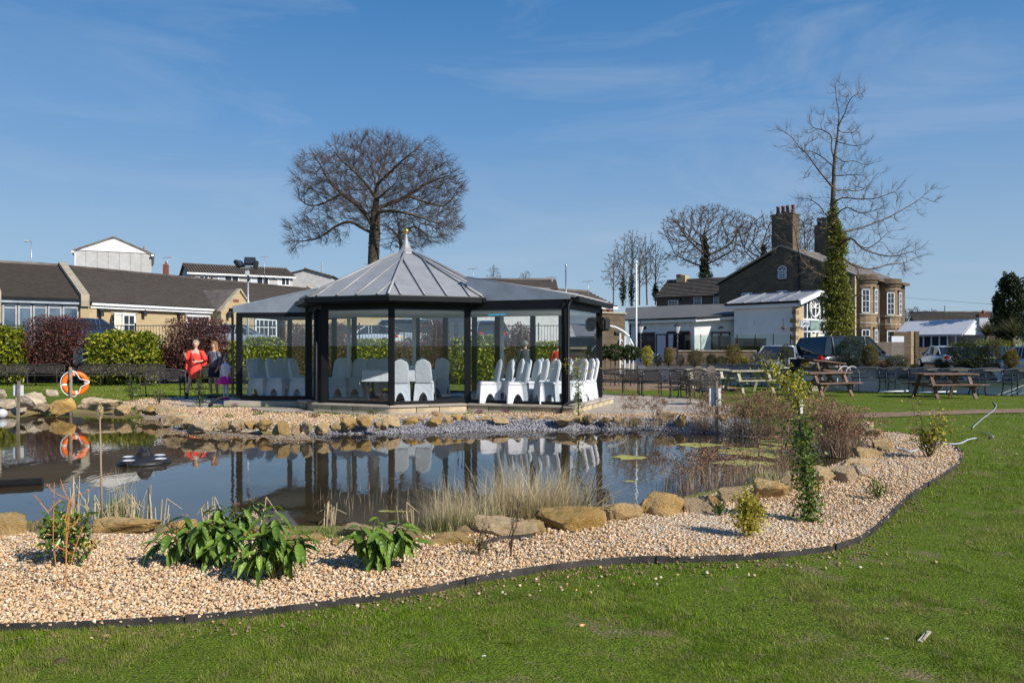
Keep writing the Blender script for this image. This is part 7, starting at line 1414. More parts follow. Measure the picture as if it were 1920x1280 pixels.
for (px, pyb, ptop, bx0, bx1, by0, by1, lb, rz) in ((33, 790, 714, 23, 42, 722, 742, 'small sign board seen from behind on a leaning post at the left', 6), (1344, 815, 714, 1331, 1353, 728, 760, 'white sign board seen from behind on a timber post in the reeds', 0)):
    g_ = G(px, pyb, WZ); t = thing('sign_post', lb, 'sign', (g_.x, g_.y, -.4)); hp = ZY(ptop, g_.y)+.4; MB().beam((0, 0, 0), (rz*.005, 0, hp), .05).build('post', M['post'], t)
    z0, z1_ = ZY(by1, g_.y)+.4, ZY(by0, g_.y)+.4; xa, xc = (bx0-px)/F*g_.y, (bx1-px)/F*g_.y; MB().b2((xa, .035, z0), (xc, .045, z1_)).build('board', M['rail'], t, bevel=.003); MB().beam((rz*.004, .032, (z0+z1_)/2), (rz*.004, .05, (z0+z1_)/2), .02).build('screw', M['galv'], t)
# ------------------------------------------------------------ things floating in the pond
g_ = G(271, 868, WZ); t = thing('pond_fountain', 'black floating pond fountain unit with domed centre and round floats', 'fountain', (g_.x, g_.y, WZ), R(10))
o = MB().lathe([(.3, -.03), (.37, .0), (.37, .035), (.3, .07), (.16, .1), (.1, .12), (.02, .12)], 24).build('float_ring', M['rubber'], t, True); 
for k in range(4):
    a_ = k*pi/2-.5; c_ = (cos(a_)*.3, sin(a_)*.3); f_ = MB().lathe([(.07, .0), (.085, .03), (.085, .06), (.06, .065)], 16, (c_[0], c_[1], .01)).build('float_cup', M['rubber'], t); MB().lathe([(.085, .072), (.07, .078), (.062, .07)], 16, (c_[0], c_[1], .01)).build('cup_rim', M['palegrey'], f_)
nz = MB(); nz.lathe([(.11, .1), (.1, .17), (.06, .2), (.055, .23), (.02, .23)], 12)
for k in range(8): a_ = k*pi/4; nz.beam((cos(a_)*.12, sin(a_)*.12, .1), (cos(a_)*.065, sin(a_)*.065, .21), .016)
nz.build('nozzle', M['rubber'], t)
a = G(-40, 915, WZ); c = G(81, 908, WZ); mb = MB(); pts = []; rs = []
for k in range(121): pts.append(a.lerp(c, k/120)+Vector((0, 0, .03))); rs.append(.062 if k % 2 else .05)
o = mb.tube(pts, rs, 12).build('corrugated_pipe', M['rubber'], None); tag(o, 'black ribbed drainage pipe lying in the water at the left edge', 'pipe')
g_ = G(4, 783, WZ); o = MB().lathe([(.02, 0)] + [(.12*sin(a_), .1-.12*cos(a_)) for a_ in np.linspace(.3, 2.8, 9)] + [(.01, .22)], 14).build('white_float', M['palegrey'], None, True); o.location = (g_.x, g_.y, WZ); tag(o, 'small pale round float at the left edge by the far rocks', 'float')
# hose across the lawn and gravel
hs1 = smooth_line([G(1862, 752, .02), G(1868, 760, .02), G(1862, 770, .02), G(1848, 780, .02), G(1838, 788, .02), G(1826, 799, .02), G(1824, 803, .02)], 5); hs2 = smooth_line([G(1862, 820, .02), G(1858, 815, .02), G(1845, 811, .02)], 4)
hs3 = smooth_line([G(1830, 821, .02), G(1815, 824, .02), G(1800, 831, .02), G(1780, 832, .03), G(1765, 830, .07), G(1740, 834, .06), G(1722, 842, .05), G(1705, 846, .05), G(1690, 842, .06), G(1680, 839, .08)], 5)
t = thing('garden_hose', 'thin white hose snaking over the right lawn and into the gravel bed', 'hose', G(1830, 821, 0))
for i, (q, r_) in enumerate(((hs1, .009), (hs2, .01), (hs3, .013))): MB().tube(q, r_, 7).build('hose_run', M['hose'], t, True, True)
# ------------------------------------------------------------ people
SK = {n: mat('skin_' + n, c, .5, .06, 6, .05, spec=.35) for n, c in (('fair', (.62, .38, .29)), ('tan', (.5, .3, .2)))}
def skin_body(name, V, E, rad, m, parent, root=0):
    me = bpy.data.meshes.new(name); me.from_pydata([tuple(v) for v in V], E, []); me.materials.append(m)
    o = bpy.data.objects.new(name, me); col.objects.link(o); o.parent = parent; MW[o] = MW[parent]
    md = o.modifiers.new('skin', 'SKIN'); md.use_smooth_shade = True; sv = me.skin_vertices[0].data
    for i, r_ in enumerate(rad): sv[i].radius = r_ if hasattr(r_, '__len__') else (r_, r_); sv[i].use_root = (i == root)
    s = o.modifiers.new('sub', 'SUBSURF'); s.levels = s.render_levels = 2; return o
def person(lb, loc, rz, H, arms, legs, skin, group=None, headturn=0., child=False):
    """arms/legs: joint positions for L (x>0) and R (x<0); faces -y; returns thing, body"""
    t = thing('person', lb, 'person', loc, rz, group); k = H/1.68; V = []; E = []; Rd = []
    def v(p, r_): V.append(Vector(p)*k); Rd.append(r_ if hasattr(r_, '__len__') else (r_*k, r_*k)); return len(V)-1
    pel = v((0, 0, .9), (.14*k, .1*k)); wa = v((0, 0, 1.04), (.115*k, .085*k)); che = v((0, 0, 1.24), (.13*k, .095*k)); up_ = v((0, .005, 1.36), (.11*k, .075*k)); nk = v((0, 0, 1.45), .045); nk2 = v((0, -.01, 1.5), .046)
    hd1 = v((0, -.015, 1.555), (.066*k, .082*k)); hd2 = v((0, -.01, 1.605), (.075*k, .092*k)); hd3 = v((0, -.005, 1.65), (.056*k, .07*k)); E += [(pel, wa), (wa, che), (che, up_), (up_, nk), (nk, nk2), (nk2, hd1), (hd1, hd2), (hd2, hd3)]
    for sd_, a in arms.items():
        s_ = 1 if sd_ == 'L' else -1; sh = v((s_*.155, .005, 1.375), .048); el = v(a[0], .036); m1 = v((Vector((s_*.155, 0, 1.375))+Vector(a[0]))/2, .043); wr = v(a[1], .025); pa_d = (Vector(a[2])-Vector(a[1])).normalized(); pm = v(Vector(a[1])+pa_d*.055, (.032*k, .018*k)); E += [(up_, sh), (sh, m1), (m1, el), (el, wr), (wr, pm)]
        sidev = pa_d.cross(Vector((0, -1, .3))).normalized()
        for q, (of, ln_) in enumerate(((-.03, .06), (-.01, .075), (.01, .07), (.03, .055))):
            b0 = v(Vector(a[1])+pa_d*.08+sidev*of, .0085); b1 = v(Vector(a[1])+pa_d*(.08+ln_*.55)+sidev*of*1.15, .008); b2 = v(Vector(a[1])+pa_d*(.08+ln_*.9)+sidev*of*1.1+Vector((0, -.012, -.014)), .007); E += [(pm, b0), (b0, b1), (b1, b2)]
        th = v(Vector(a[1])+pa_d*.05+sidev*-.045*s_, .01); th2 = v(Vector(a[1])+pa_d*.085+sidev*-.055*s_, .009); E += [(pm, th), (th, th2)]
    for sd_, a in legs.items():
        s_ = 1 if sd_ == 'L' else -1; hp = v((s_*.085, 0, .85), .088); mt_ = v((Vector((s_*.085, 0, .85))+Vector(a[0]))/2, .075); kn = v(a[0], .052); cf = v(Vector(a[0]).lerp(Vector(a[1]), .35), .05); an = v(a[1], .031); he = v(Vector(a[1])+Vector((0, .015, -.045)), .03); to = v(Vector(a[1])+Vector((s_*.015, -.14, -.06)), (.035*k, .02*k)); E += [(pel, hp), (hp, mt_), (mt_, kn), (kn, cf), (cf, an), (an, he), (he, to)]
    b_ = skin_body('body', V, E, Rd, skin, t)
    hz = 1.605; f = MB()
    f.add([Vector(p)*k for p in ((0, -.125, hz-.03), (-.014, -.098, hz-.035), (.014, -.098, hz-.035), (0, -.096, hz+.01))], ((0, 1, 2), (0, 3, 1), (0, 2, 3))); f.build('nose', skin, t, True)
    for s_ in (-1, 1):
        MB().lathe([(.002, -.009), (.011, 0), (.002, .009)], 8, Vector((s_*.027, -.093, hz))*k).build('eye', M['dark'], t, True); MB().lathe([(.004, -.028), (.012, 0), (.004, .028)], 8, Vector((s_*.078, .0, hz-.01))*k).build('ear', skin, t, True)
    MB().box(Vector((0, -.09, hz-.06))*k, (.042*k, .012, .011)).build('mouth', PM['red'], t); return t, b_, k
def loft(rings, m, name, t, n=20, folds=0., seed=0, k=1., close=False):
    """rings: (cx, cy, z, rx, ry)"""
    g = np.random.default_rng(seed); ph = g.uniform(0, 6, 4); vs = []; fs = []
    for i, (cx_, cy_, z, rx, ry) in enumerate(rings):
        fo = folds*(i/(len(rings)-1))**1.5
        for j in range(n):
            a_ = 2*pi*j/n; r_ = 1+fo*(sin(a_*5+ph[0])*.5+sin(a_*8+ph[1])*.5); vs.append(((cx_+rx*r_*cos(a_))*k, (cy_+ry*r_*sin(a_))*k, z*k))
    for i in range(len(rings)-1):
        for j in range(n): fs.append((i*n+j, i*n+(j+1) % n, (i+1)*n+(j+1) % n, (i+1)*n+j))
    o = MB().add(vs, fs).build(name, m, t, True); s = o.modifiers.new('s', 'SOLIDIFY'); s.thickness = .008; return o
def sleeve(t, m, pts, rs, k, name='sleeve'): return MB().tube([Vector(p)*k for p in pts], [r_*k for r_ in rs], 10).build(name, m, t, True)
def hair(t, m, k, kind, seed=0):
    hz = 1.62
    q, nn = blob_pts(900, (0, .022*k, (hz+.012)*k), (.088*k, .1*k, .098*k), 2, .93, .05, seed); q2 = q[~((q[:, 1] < -.045*k) & (q[:, 2] < (hz+.035)*k))]
    o = MB().lathe([(.02, -.09), (.07, -.06), (.088, 0), (.08, .05), (.05, .085), (.01, .098)], 16, (0, .022*k, (hz+.005)*k), k, 1.08*k); o.v = [(x, y if not (y < -.05*k and z < (hz+.03)*k) else y+.045*k, z) for x, y, z in o.v]; h_ = o.build('hair', m, t, True)
    if kind == 'long': loft([(0, .035, hz+.02, .085, .07), (0, .05, hz-.06, .095, .06), (.0, .055, hz-.16, .105, .055), (0, .06, hz-.26, .085, .045), (0, .06, hz-.33, .04, .02)], m, 'long_hair', t, 18, .12, seed, k)
    V, Fa = leaf_mesh(q2 if kind != 'long' else np.concatenate([q2, np.stack([rng.normal(0, .065*k, 500), rng.normal(.07*k, .025*k, 500), rng.uniform((hz-.32)*k, (hz-.02)*k, 500)], 1)]), .028*k, .35, None, .8); link(npmesh(V, Fa), 'hair_strands', m, t); return h_
H_ = {'blond': mat('ash_blond_hair', (.55, .47, .36), .6, .2, 30, .3), 'brown': mat('curly_light_brown_hair', (.3, .17, .08), .6, .3, 30, .3), 'grey': mat('grey_hair', (.35, .33, .31), .6, .2, 30, .2), 'dbl': mat('dark_blond_hair', (.26, .18, .11), .6, .3, 30, .3)}
coral = mat('coral_dress_fabric', (.95, .07, .05), .75, .1, 7, .3, 14); navy = mat('navy_fabric', (.012, .014, .035), .8, .2, 7, .3, 14); sequin = mat('dark_silver_top', (.06, .075, .1), .35, .9, 26, .4, 40, c2=(.2, .22, .27)); pinkf = mat('magenta_tulle', (.75, .015, .3), .8, .25, 16, .5, 40); whitef = mat('pale_lilac_knit', (.75, .66, .7), .85, .08, 8, .3, 20); tights = mat('white_tights', (.72, .7, .8), .8, .05, 5, .1); shoe = mat('black_shoe_leather', (.02, .015, .015), .35, .2, 6, .1); suit = mat('dark_suit', (.05, .06, .08), .8, .2, 7, .2); redf = mat('red_fabric', (.6, .03, .02), .75, .1, 7, .2)
def shoes(t, legs, k, m=shoe, heel=.04, boot=0.):
    for sd_, a in legs.items():
        s_ = 1 if sd_ == 'L' else -1; an = Vector(a[1]); mb = MB(); mb.tube([(an+Vector((0, .05, -.06)))*k, (an+Vector((0, 0, -.058)))*k, (an+Vector((s_*.01, -.09, -.066)))*k, (an+Vector((s_*.015, -.165, -.07)))*k], [.034*k, .043*k, .04*k, .018*k], 10)
        if boot: mb.tube([(an+Vector((0, .01, -.05)))*k, (an+Vector((0, .005, boot)))*k], [.045*k, .048*k], 10)
        mb.box((an+Vector((0, .05, -.08)))*k, (.035*k, .035*k, .05*k)); mb.build('shoe', m, t, True)
# woman in coral
pos = cxy(367, 23.0, .035); LG = {'R': ((-.16, -.05, .48), (-.25, -.0, .1)), 'L': ((.1, -.03, .48), (.1, .03, .1))}; AR = {'R': ((-.27, .02, 1.14), (-.26, -.17, 1.26), (-.26, -.21, 1.33)), 'L': ((.25, .02, 1.12), (.1, -.2, 1.08), (.03, -.24, 1.1))}
t, b_, k = person('woman with short ash-blond hair in a bright coral dress with cape sleeves, hands raised', pos, R(8), 1.69, AR, LG, SK['fair'])
loft([(0, .0, 1.33, .115, .085), (0, 0, 1.24, .15, .12), (0, 0, 1.12, .14, .105), (0, 0, 1.03, .135, .1), (0, 0, .9, .17, .125), (0, 0, .75, .19, .14), (0, -.01, .6, .195, .15)], coral, 'dress', t, 22, .05, 1, k); MB().lathe([(.137, 0), (.142, .03), (.137, .06)], 18, (0, 0, 1.03*k), k, .75*k).build('belt', coral, t, True)
for sd_, s_ in (('R', -1), ('L', 1)):
    a = AR[sd_]; sleeve(t, coral, [(s_*.1, 0, 1.375), (s_*.18, 0, 1.36), (s_*.235, .01, 1.24), a[0]], [.055, .065, .075, .095], k); MB().poly3([Vector(p)*k for p in ((s_*.13, .06, 1.36), (s_*.3, .07, 1.2), (s_*.3, .08, .82 if s_ < 0 else 1.0), (s_*.2, .08, .68 if s_ < 0 else .95), (s_*.14, .07, 1.0))], .02).build('cape', coral, t)
shoes(t, LG, k, shoe, .05, .07); hair(t, H_['blond'], k, 'short', 2); MB().lathe([(.03, 0), (.038, .02), (.03, .04)], 10, Vector((.02, -.27, 1.13))*k, k, k).build('phone_case', shoe, t); MB().tube([Vector((.07*cos(a_), -.075-.02*sin(a_), 1.38-.05*abs(sin(a_))))*k for a_ in np.linspace(pi, 2*pi, 9)], .006, 5).build('necklace', M['silver'], t, True)
# woman in dark sequinned top
LG = {'R': ((-.09, -.06, .48), (-.07, -.02, .1)), 'L': ((.1, -.03, .48), (.12, .03, .1))}; AR = {'R': ((-.26, -.02, 1.13), (-.2, -.22, 1.24), (-.18, -.27, 1.29)), 'L': ((.24, .04, 1.12), (.22, -.08, .9), (.21, -.12, .84))}
t, b_, k = person('woman with curly light-brown hair in a silvery dark top and navy skirt, raising one hand', cxy(401, 23.2, .035), R(-22), 1.66, AR, LG, SK['tan'])
loft([(0, .0, 1.4, .12, .08), (0, .0, 1.34, .155, .1), (0, 0, 1.22, .155, .12), (0, 0, 1.05, .145, .11), (0, 0, .93, .165, .125)], sequin, 'top', t, 22, .04, 3, k); loft([(0, 0, 1.0, .14, .105), (0, 0, .88, .168, .125), (0, 0, .72, .185, .14), (0, 0, .63, .18, .14)], navy, 'skirt', t, 22, .04, 4, k)
for sd_, s_ in (('R', -1), ('L', 1)): a = AR[sd_]; sleeve(t, sequin, [(s_*.1, 0, 1.375), (s_*.17, 0, 1.36), a[0], Vector(a[0]).lerp(Vector(a[1]), .6)], [.055, .058, .052, .045], k)
shoes(t, LG, k); hair(t, H_['brown'], k, 'long', 5); loft([(-.22, .1, .8, .03, .06), (-.24, .11, .6, .05, .07), (-.24, .11, .42, .045, .06), (-.24, .11, .38, .02, .03)], navy, 'scarf', t, 10, .1, 2, k)
# girl in a pink tutu
LG = {'R': ((-.07, -.03, .48), (-.08, 0, .1)), 'L': ((.09, -.02, .48), (.1, .02, .1))}; AR = {'R': ((-.22, -.0, 1.12), (-.17, -.1, .9), (-.16, -.12, .83)), 'L': ((.22, 0, 1.12), (.2, -.08, .9), (.2, -.1, .84))}
t, b_, k = person('long-haired girl in a pale top, magenta tutu and white tights', cxy(423, 22.4, .035), R(-30), 1.24, AR, LG, tights)
SKH = MB().lathe([(.02, -.1), (.06, -.06), (.078, 0), (.068, .05), (.02, .09)], 16, (0, -.012*k, 1.6*k), k, 1.15*k).build('face', SK['fair'], t, True)
loft([(0, .0, 1.42, .07, .06), (0, .0, 1.37, .16, .1), (0, 0, 1.22, .15, .12), (0, 0, 1.02, .15, .12), (0, 0, .84, .17, .13)], whitef, 'cardigan', t, 20, .04, 6, k); loft([(0, 0, .92, .15, .12), (0, 0, .86, .24, .2), (0, 0, .74, .34, .3), (0, 0, .62, .36, .32)], pinkf, 'tutu', t, 44, .1, 8, k); loft([(0, 0, .9, .14, .11), (0, 0, .8, .27, .24), (0, 0, .66, .33, .29)], pinkf, 'tutu_underlayer', t, 44, .12, 9, k)
for sd_, s_ in (('R', -1), ('L', 1)): a = AR[sd_]; sleeve(t, whitef, [(s_*.1, 0, 1.375), (s_*.17, 0, 1.35), a[0], a[1]], [.055, .058, .048, .04], k)
shoes(t, LG, k, pinkf); hair(t, H_['dbl'], k, 'long', 9)
# two people beyond the pavilion
for (px, Y, H, top_, bot_, hr, lb) in ((985, 27.5, 1.74, suit, suit, 'grey', 'grey-haired person in a dark suit standing behind the right wing'), (1046, 27.2, 1.66, redf, navy, 'dbl', 'person in red standing behind the right end of the pavilion')):
    LG = {'R': ((-.09, -.02, .48), (-.1, 0, .1)), 'L': ((.09, -.02, .48), (.1, 0, .1))}; AR = {'R': ((-.23, .02, 1.12), (-.22, -.06, .9), (-.22, -.08, .83)), 'L': ((.23, .02, 1.12), (.22, -.06, .9), (.22, -.08, .83))}
    t, b_, k = person(lb, cxy(px, Y, .0), R(170), H, AR, LG, SK['fair']); loft([(0, 0, 1.44, .07, .06), (0, .0, 1.38, .16, .1), (0, 0, 1.22, .17, .13), (0, 0, 1.02, .16, .125), (0, 0, .8, .18, .14)], top_, 'jacket', t, 20, .03, 1, k)
    for sd_, s_ in (('R', -1), ('L', 1)): a = AR[sd_]; sleeve(t, top_, [(s_*.1, 0, 1.375), (s_*.17, 0, 1.35), a[0], a[1]], [.06, .065, .055, .045], k); l_ = LG[sd_]; sleeve(t, bot_, [(s_*.085, 0, .88), l_[0], l_[1]], [.1, .075, .06], k, 'trouser_leg')
    shoes(t, LG, k); hair(t, H_[hr], k, 'short', 3)
# ------------------------------------------------------------ garden plants by the pond
def leafshape(L_=.13, W_=.045, droop=.25, seed=0):
    vs = []; fs = []; n = 7
    for i in range(n+1):
        u = i/n; w_ = W_/2*sin(pi*min(1, u**.8*.98+.015))**.8 if 0 < i < n else .001; z = -droop*L_*u*u; x = L_*u; cup = w_*.35
        vs += [(x, -w_, z+cup), (x, -w_*.5, z+cup*.2), (x, 0, z), (x, w_*.5, z+cup*.2), (x, w_, z+cup)]
    for i in range(n):
        for k in range(4): fs.append((i*5+k, i*5+k+1, i*5+6+k, i*5+5+k))
    me = bpy.data.meshes.new('leaf'); me.from_pydata(vs, [], fs); me.polygons.foreach_set('use_smooth', [True]*len(fs)); me.materials.append(M['viburnum']); return me
LV = [leafshape(.14, .052, .3), leafshape(.155, .05, .55), leafshape(.12, .045, .1)]
def viburnum(px, py, wpx, hpx, lb, seed, heads=10, flower=False):
    g_ = G(px, py, .03); Y = g_.y; w3 = wpx/F*Y; h = hpx/F*Y; t = thing('broad_leaved_shrub', lb, 'shrub', g_); g = np.random.default_rng(seed)
    for s in range(heads):
        a_ = g.uniform(0, 2*pi); rr_ = sqrt(g.random())*.85; tip = Vector((cos(a_)*w3*.46*rr_, sin(a_)*w3*.3*rr_, h*(1.0-.6*rr_**1.5)*g.uniform(.6, 1.02))); mid = Vector((tip.x*.35, tip.y*.35, tip.z*.55))
        MB().tube([(0, 0, -.01), mid, tip], [.006, .005, .0035], 6).build('stem', M['leaf_fresh'] if s % 2 else M['twig'], t, True)
        n = int(g.integers(8, 12))
        for k in range(n):
            f = 1-(k//2)*.2; p = mid.lerp(tip, max(0, f)); az = a_ + k*2.4 + g.uniform(-.4, .4); pit = g.uniform(-.2, .5) if k < 2 else g.uniform(.15, 1.0)
            o = bpy.data.objects.new('leaf', LV[int(g.integers(0, 3))]); col.objects.link(o); o.parent = t; o.location = p; s_ = g.uniform(.55, 1.05) * min(1.15, max(.7, w3/.5)); o.scale = (s_, s_, s_); o.rotation_euler = (g.uniform(-.5, .5), pit, az)
        if s % 4 == 0 and flower:
            q, nn = blob_pts(60, tip+Vector((0, 0, .02)), (.03, .03, .015), 2, .3, .3); crown(t, 'seed_head', 'leaf_rust', q, .007, .8)
    return t
viburnum(378, 1058, 225, 120, 'sprawling glossy broad-leaved shrub, left of the foreground pair', 1, 20, True); viburnum(440, 1048, 140, 150, 'tall middle stems of the glossy broad-leaved clump in the foreground', 4, 12, True)
viburnum(514, 1087, 160, 140, 'dense glossy broad-leaved shrub, right of the foreground pair', 2, 18); viburnum(716, 1066, 180, 108, 'rounded glossy broad-leaved shrub standing alone on the gravel', 3, 18)
def bush_near(px, py, wpx, hpx, m, n, leaf, lb, name='garden_shrub', stem='twig', ns=5, p=2., asp=.45, flower=None, bump=.3, shell=.25, jit=.8):
    g_ = G(px, py, .03); Y = g_.y; w3 = wpx/F*Y; h = hpx/F*Y; t = thing(name, lb, 'shrub', g_); C, N = blob_pts(n, (0, 0, h*.52), (w3/2, w3*.4, h*.5), p, shell, bump, px*.01); crown(t, 'foliage', m, C, leaf*rng.uniform(.6, 1.3, len(C)), asp, N, jit=jit)
    E = []
    for i in range(ns*3):
        a_ = rnd(0, 2*pi); q = Vector((cos(a_)*w3*.42*rnd(.3, 1), sin(a_)*w3*.3*rnd(.3, 1), h*rnd(.6, 1))); m_ = Vector((q.x*.35, q.y*.35, q.z*.5)); E += [(0, 0, 0, *m_, .005, .0035), (*m_, *q, .0035, .0015)]
    link(edges_mesh(E, 5), 'stems', M[stem], t)['kind'] = 'stuff'
    if flower: q, nn = flower(w3, h); crown(t, 'flowers', 'flower', q, .012, .8)['kind'] = 'stuff'
    return t
fl_ = lambda w3, h: (np.concatenate([np.array([0, -.02, h*.72])+rng.normal(0, 1, (260, 3))*[w3*.09, .04, h*.11], np.array([-w3*.36, -.02, h*.38])+rng.normal(0, 1, (60, 3))*[w3*.08, .03, h*.05], np.array([w3*.34, 0, h*.33])+rng.normal(0, 1, (60, 3))*[w3*.08, .03, h*.05]]), None)
bush_near(124, 1058, 118, 105, 'leaf_holly', 420, .06, 'dark glossy mahonia bush with clusters of yellow flowers', 'mahonia_bush', flower=fl_)
bush_near(1404, 1008, 62, 88, 'leaf_yellow', 1100, .038, 'compact yellow-leaved shrub on the right gravel', bump=.35); bush_near(1350, 968, 30, 30, 'leaf_holly', 150, .03, 'small green seedling at the foot of the wide flat boulder')
bush_near(1645, 938, 42, 42, 'leaf_fresh', 170, .035, 'small green bush on the right gravel near the edging'); bush_near(897, 1042, 38, 44, 'leaf_gold', 150, .02, 'tiny rusty-orange bush at the foot of the low mossy slab')
bush_near(355, 752, 55, 45, 'leaf_olive', 260, .06, 'low dark shrub beside the women on the far bank') if False else None
bush_near(248, 752, 34, 42, 'leaf_holly', 260, .07, 'green-red leafy plant at the end of the big far boulders'); bush_near(298, 758, 28, 28, 'leaf_olive', 200, .05, 'low brown-green plant by the nearer metal bench')
# sapling with sparse yellow-green leaves
def twiggy(px, py, wpx, hpx, lb, m, nl, leaf, stems=5, sm_='twig', name='sapling', lean=0., sub=5, r_=.006, up=.5, cat='shrub', seed=0, wide=1., lo=.7):
    g_ = G(px, py, .03); Y = g_.y; w3 = wpx/F*Y; h = hpx/F*Y; t = thing(name, lb, cat, g_); g = np.random.default_rng(seed+px); E = []; tips = []
    for i in range(stems):
        a_ = g.uniform(0, 2*pi); top = Vector((cos(a_)*w3*.45*g.uniform(.2, 1)+lean*h, sin(a_)*w3*.35*g.uniform(.2, 1), h*g.uniform(lo, 1))); p = Vector((0, 0, 0)); n = 6
        for k in range(n):
            u = (k+1)/n; q = top*(u**wide); q.z = top.z*(u**.8); q += Vector(g.normal(0, .012, 3)); E.append((*p, *q, r_*(1-u*.7)+.0008, r_*(1-(u+.15)*.7)+.0008)); tips.append(q)
            for _ in range(sub if k > 0 else 0):
                if g.random() < .55: d = Vector(g.normal(0, 1, 3)); d.z = abs(d.z)*up; d = d.normalized()*w3*.18*g.uniform(.4, 1.1); e_ = q+d; E.append((*q, *e_, r_*.35, r_*.2)); tips += [e_, q.lerp(e_, .6)]
            p = q
    link(edges_mesh(E, 5), 'stems', M[sm_], t)['kind'] = 'stuff'
    if nl: T = np.array([tuple(x) for x in tips]); T = T[g.integers(0, len(T), nl)]+g.normal(0, .014, (nl, 3)); crown(t, 'foliage', m, T, leaf*g.uniform(.6, 1.3, nl), .5)
    return t
twiggy(1742, 858, 150, 112, 'airy sapling with sparse yellow-green leaves at the right end of the gravel bed', 'leaf_yellow', 620, .05, 14, 'bark', r_=.007, seed=2, wide=.7, lo=.3); twiggy(1742, 857, 60, 62, 'low leafy basal growth around the airy sapling stem', 'leaf_fresh', 300, .045, 6, 'twig', 'leafy_shoots')
twiggy(958, 1042, 95, 115, 'bare reddish twiggy shrub in front of the long pale boulder', None, 0, 0, 5, 'twig', 'bare_shrub', .25, r_=.004)
twiggy(1098, 960, 110, 95, 'thin bare purple-brown twigs rising at the water edge behind the pale boulder', 'leaf_rust', 30, .012, 4, 'twig', 'bare_shrub', .1, r_=.004) ; twiggy(1662, 930, 30, 90, 'single thin upright straw stem near the small green bush', 'leaf_rust', 12, .02, 2, 'post', 'dry_stem', r_=.004, sub=1)
# orange-stemmed twiggy plant on the left
g_ = G(125, 1108, .03); t = thing('orange_stemmed_shrub', 'leafless shrub with thin bright orange stems in the left foreground', 'shrub', g_); E = []
Yt = g_.y; W5 = lambda x, y, dy=0.: np.array([((x/4.267) - 125)/F*Yt, dy, ZY(880+y/4.267, Yt)-.03])
for pl in ([(525, 960), (520, 600), (525, 400), (545, 230), (640, 200), (720, 140), (800, 70)], [(525, 960), (515, 500), (530, 260), (470, 190), (425, 95)], [(520, 420), (540, 250), (400, 190), (330, 130)], [(480, 930), (430, 760), (395, 560), (385, 330), (375, 120)], [(390, 350), (300, 260), (240, 210)], [(560, 780), (580, 650), (610, 540), (620, 480)], [(640, 930), (700, 700), (740, 560), (770, 480)], [(540, 480), (600, 430), (610, 380)], [(430, 600), (520, 660), (560, 700)], [(390, 330), (440, 270), (480, 240)]):
    for i, (a, c) in enumerate(zip(pl[:-1], pl[1:])):
        A_, C_ = W5(*a, dy=.02*i), W5(*c, dy=.02*(i+1)); E.append((*A_, *C_, .0032-.0003*i, .0029-.0003*i))
        for _ in range(5): f = random.random(); q = A_*(1-f)+C_*f; e_ = q+rng.normal(0, .008, 3); E.append((*q, *e_, .002, .002))
link(edges_mesh(E, 5), 'stems', M['orange_twig'], t)['kind'] = 'stuff'; T = np.array([e[3:6] for e in E])[rng.integers(0, len(E), 40)]; crown(t, 'buds', 'leaf_gold', T, .009, .6)['kind'] = 'stuff'
# leafy climber trained on a stake
g_ = G(1519, 978, .03); t = thing('staked_climber', 'tall narrow leafy climber on a stake with a long branch arching left', 'climber', g_); Yt = g_.y; W6 = lambda x, y, dy=0.: Vector(((1260+x/3.2-1519)/F*Yt, dy, ZY(640+y/3.2, Yt)-.03))
st_ = [W6(825, 1085), W6(820, 950), W6(800, 820), W6(785, 650), W6(770, 500), W6(755, 380), W6(740, 320)]; MB().tube(st_, [.012, .012, .011, .01, .009, .008, .007], 7).build('stem', M['bark'], t, True); br = [W6(740, 320), W6(690, 265, -.03), W6(640, 210, -.05), W6(600, 165, -.06), W6(560, 130, -.06), W6(510, 95, -.06)]; MB().tube(br, [.007, .006, .005, .004, .003, .002], 6).build('arching_branch', M['palegrey'] if False else M['post'], t, True)
br2 = [W6(755, 380), W6(770, 300, .03), W6(765, 240, .04), W6(745, 190, .05)]; MB().tube(br2, [.006, .005, .004, .002], 6).build('branch', M['bark'], t, True); MB().tube([W6(835, 1085, .03), W6(815, 700, .03)], .008, 7).build('stake', M['post'], t, True)
def along(pl, n, spread):
    pl = [np.array(p) for p in pl]; i = rng.integers(0, len(pl)-1, n); f = rng.random(n)[:, None]; A_ = np.array(pl)[i]; B_ = np.array(pl)[i+1]; return A_*(1-f)+B_*f+rng.normal(0, 1, (n, 3))*np.array(spread)
crown(t, 'lower_leaves', 'leaf_holly', along(st_[:5], 950, (.055, .05, .05)), .045*rng.uniform(.6, 1.2, 950), .6); crown(t, 'lower_fresh_leaves', 'leaf_fresh', along(st_[:6], 520, (.075, .07, .06)), .04*rng.uniform(.6, 1.2, 520), .6); crown(t, 'upper_leaves', 'leaf_yellow', np.concatenate([along(br[:-1], 230, (.055, .06, .05)), along(br2, 170, (.06, .05, .06))]), .038, .6)
crown(t, 'upper_green_leaves', 'leaf_fresh', np.concatenate([along(br, 150, (.06, .06, .05)), along(br2, 150, (.07, .05, .06))]), .032, .6); MB().b2(tuple(W6(765, 430, -.02)), tuple(W6(780, 345, -.015))).build('plant_label', M['white'], t)
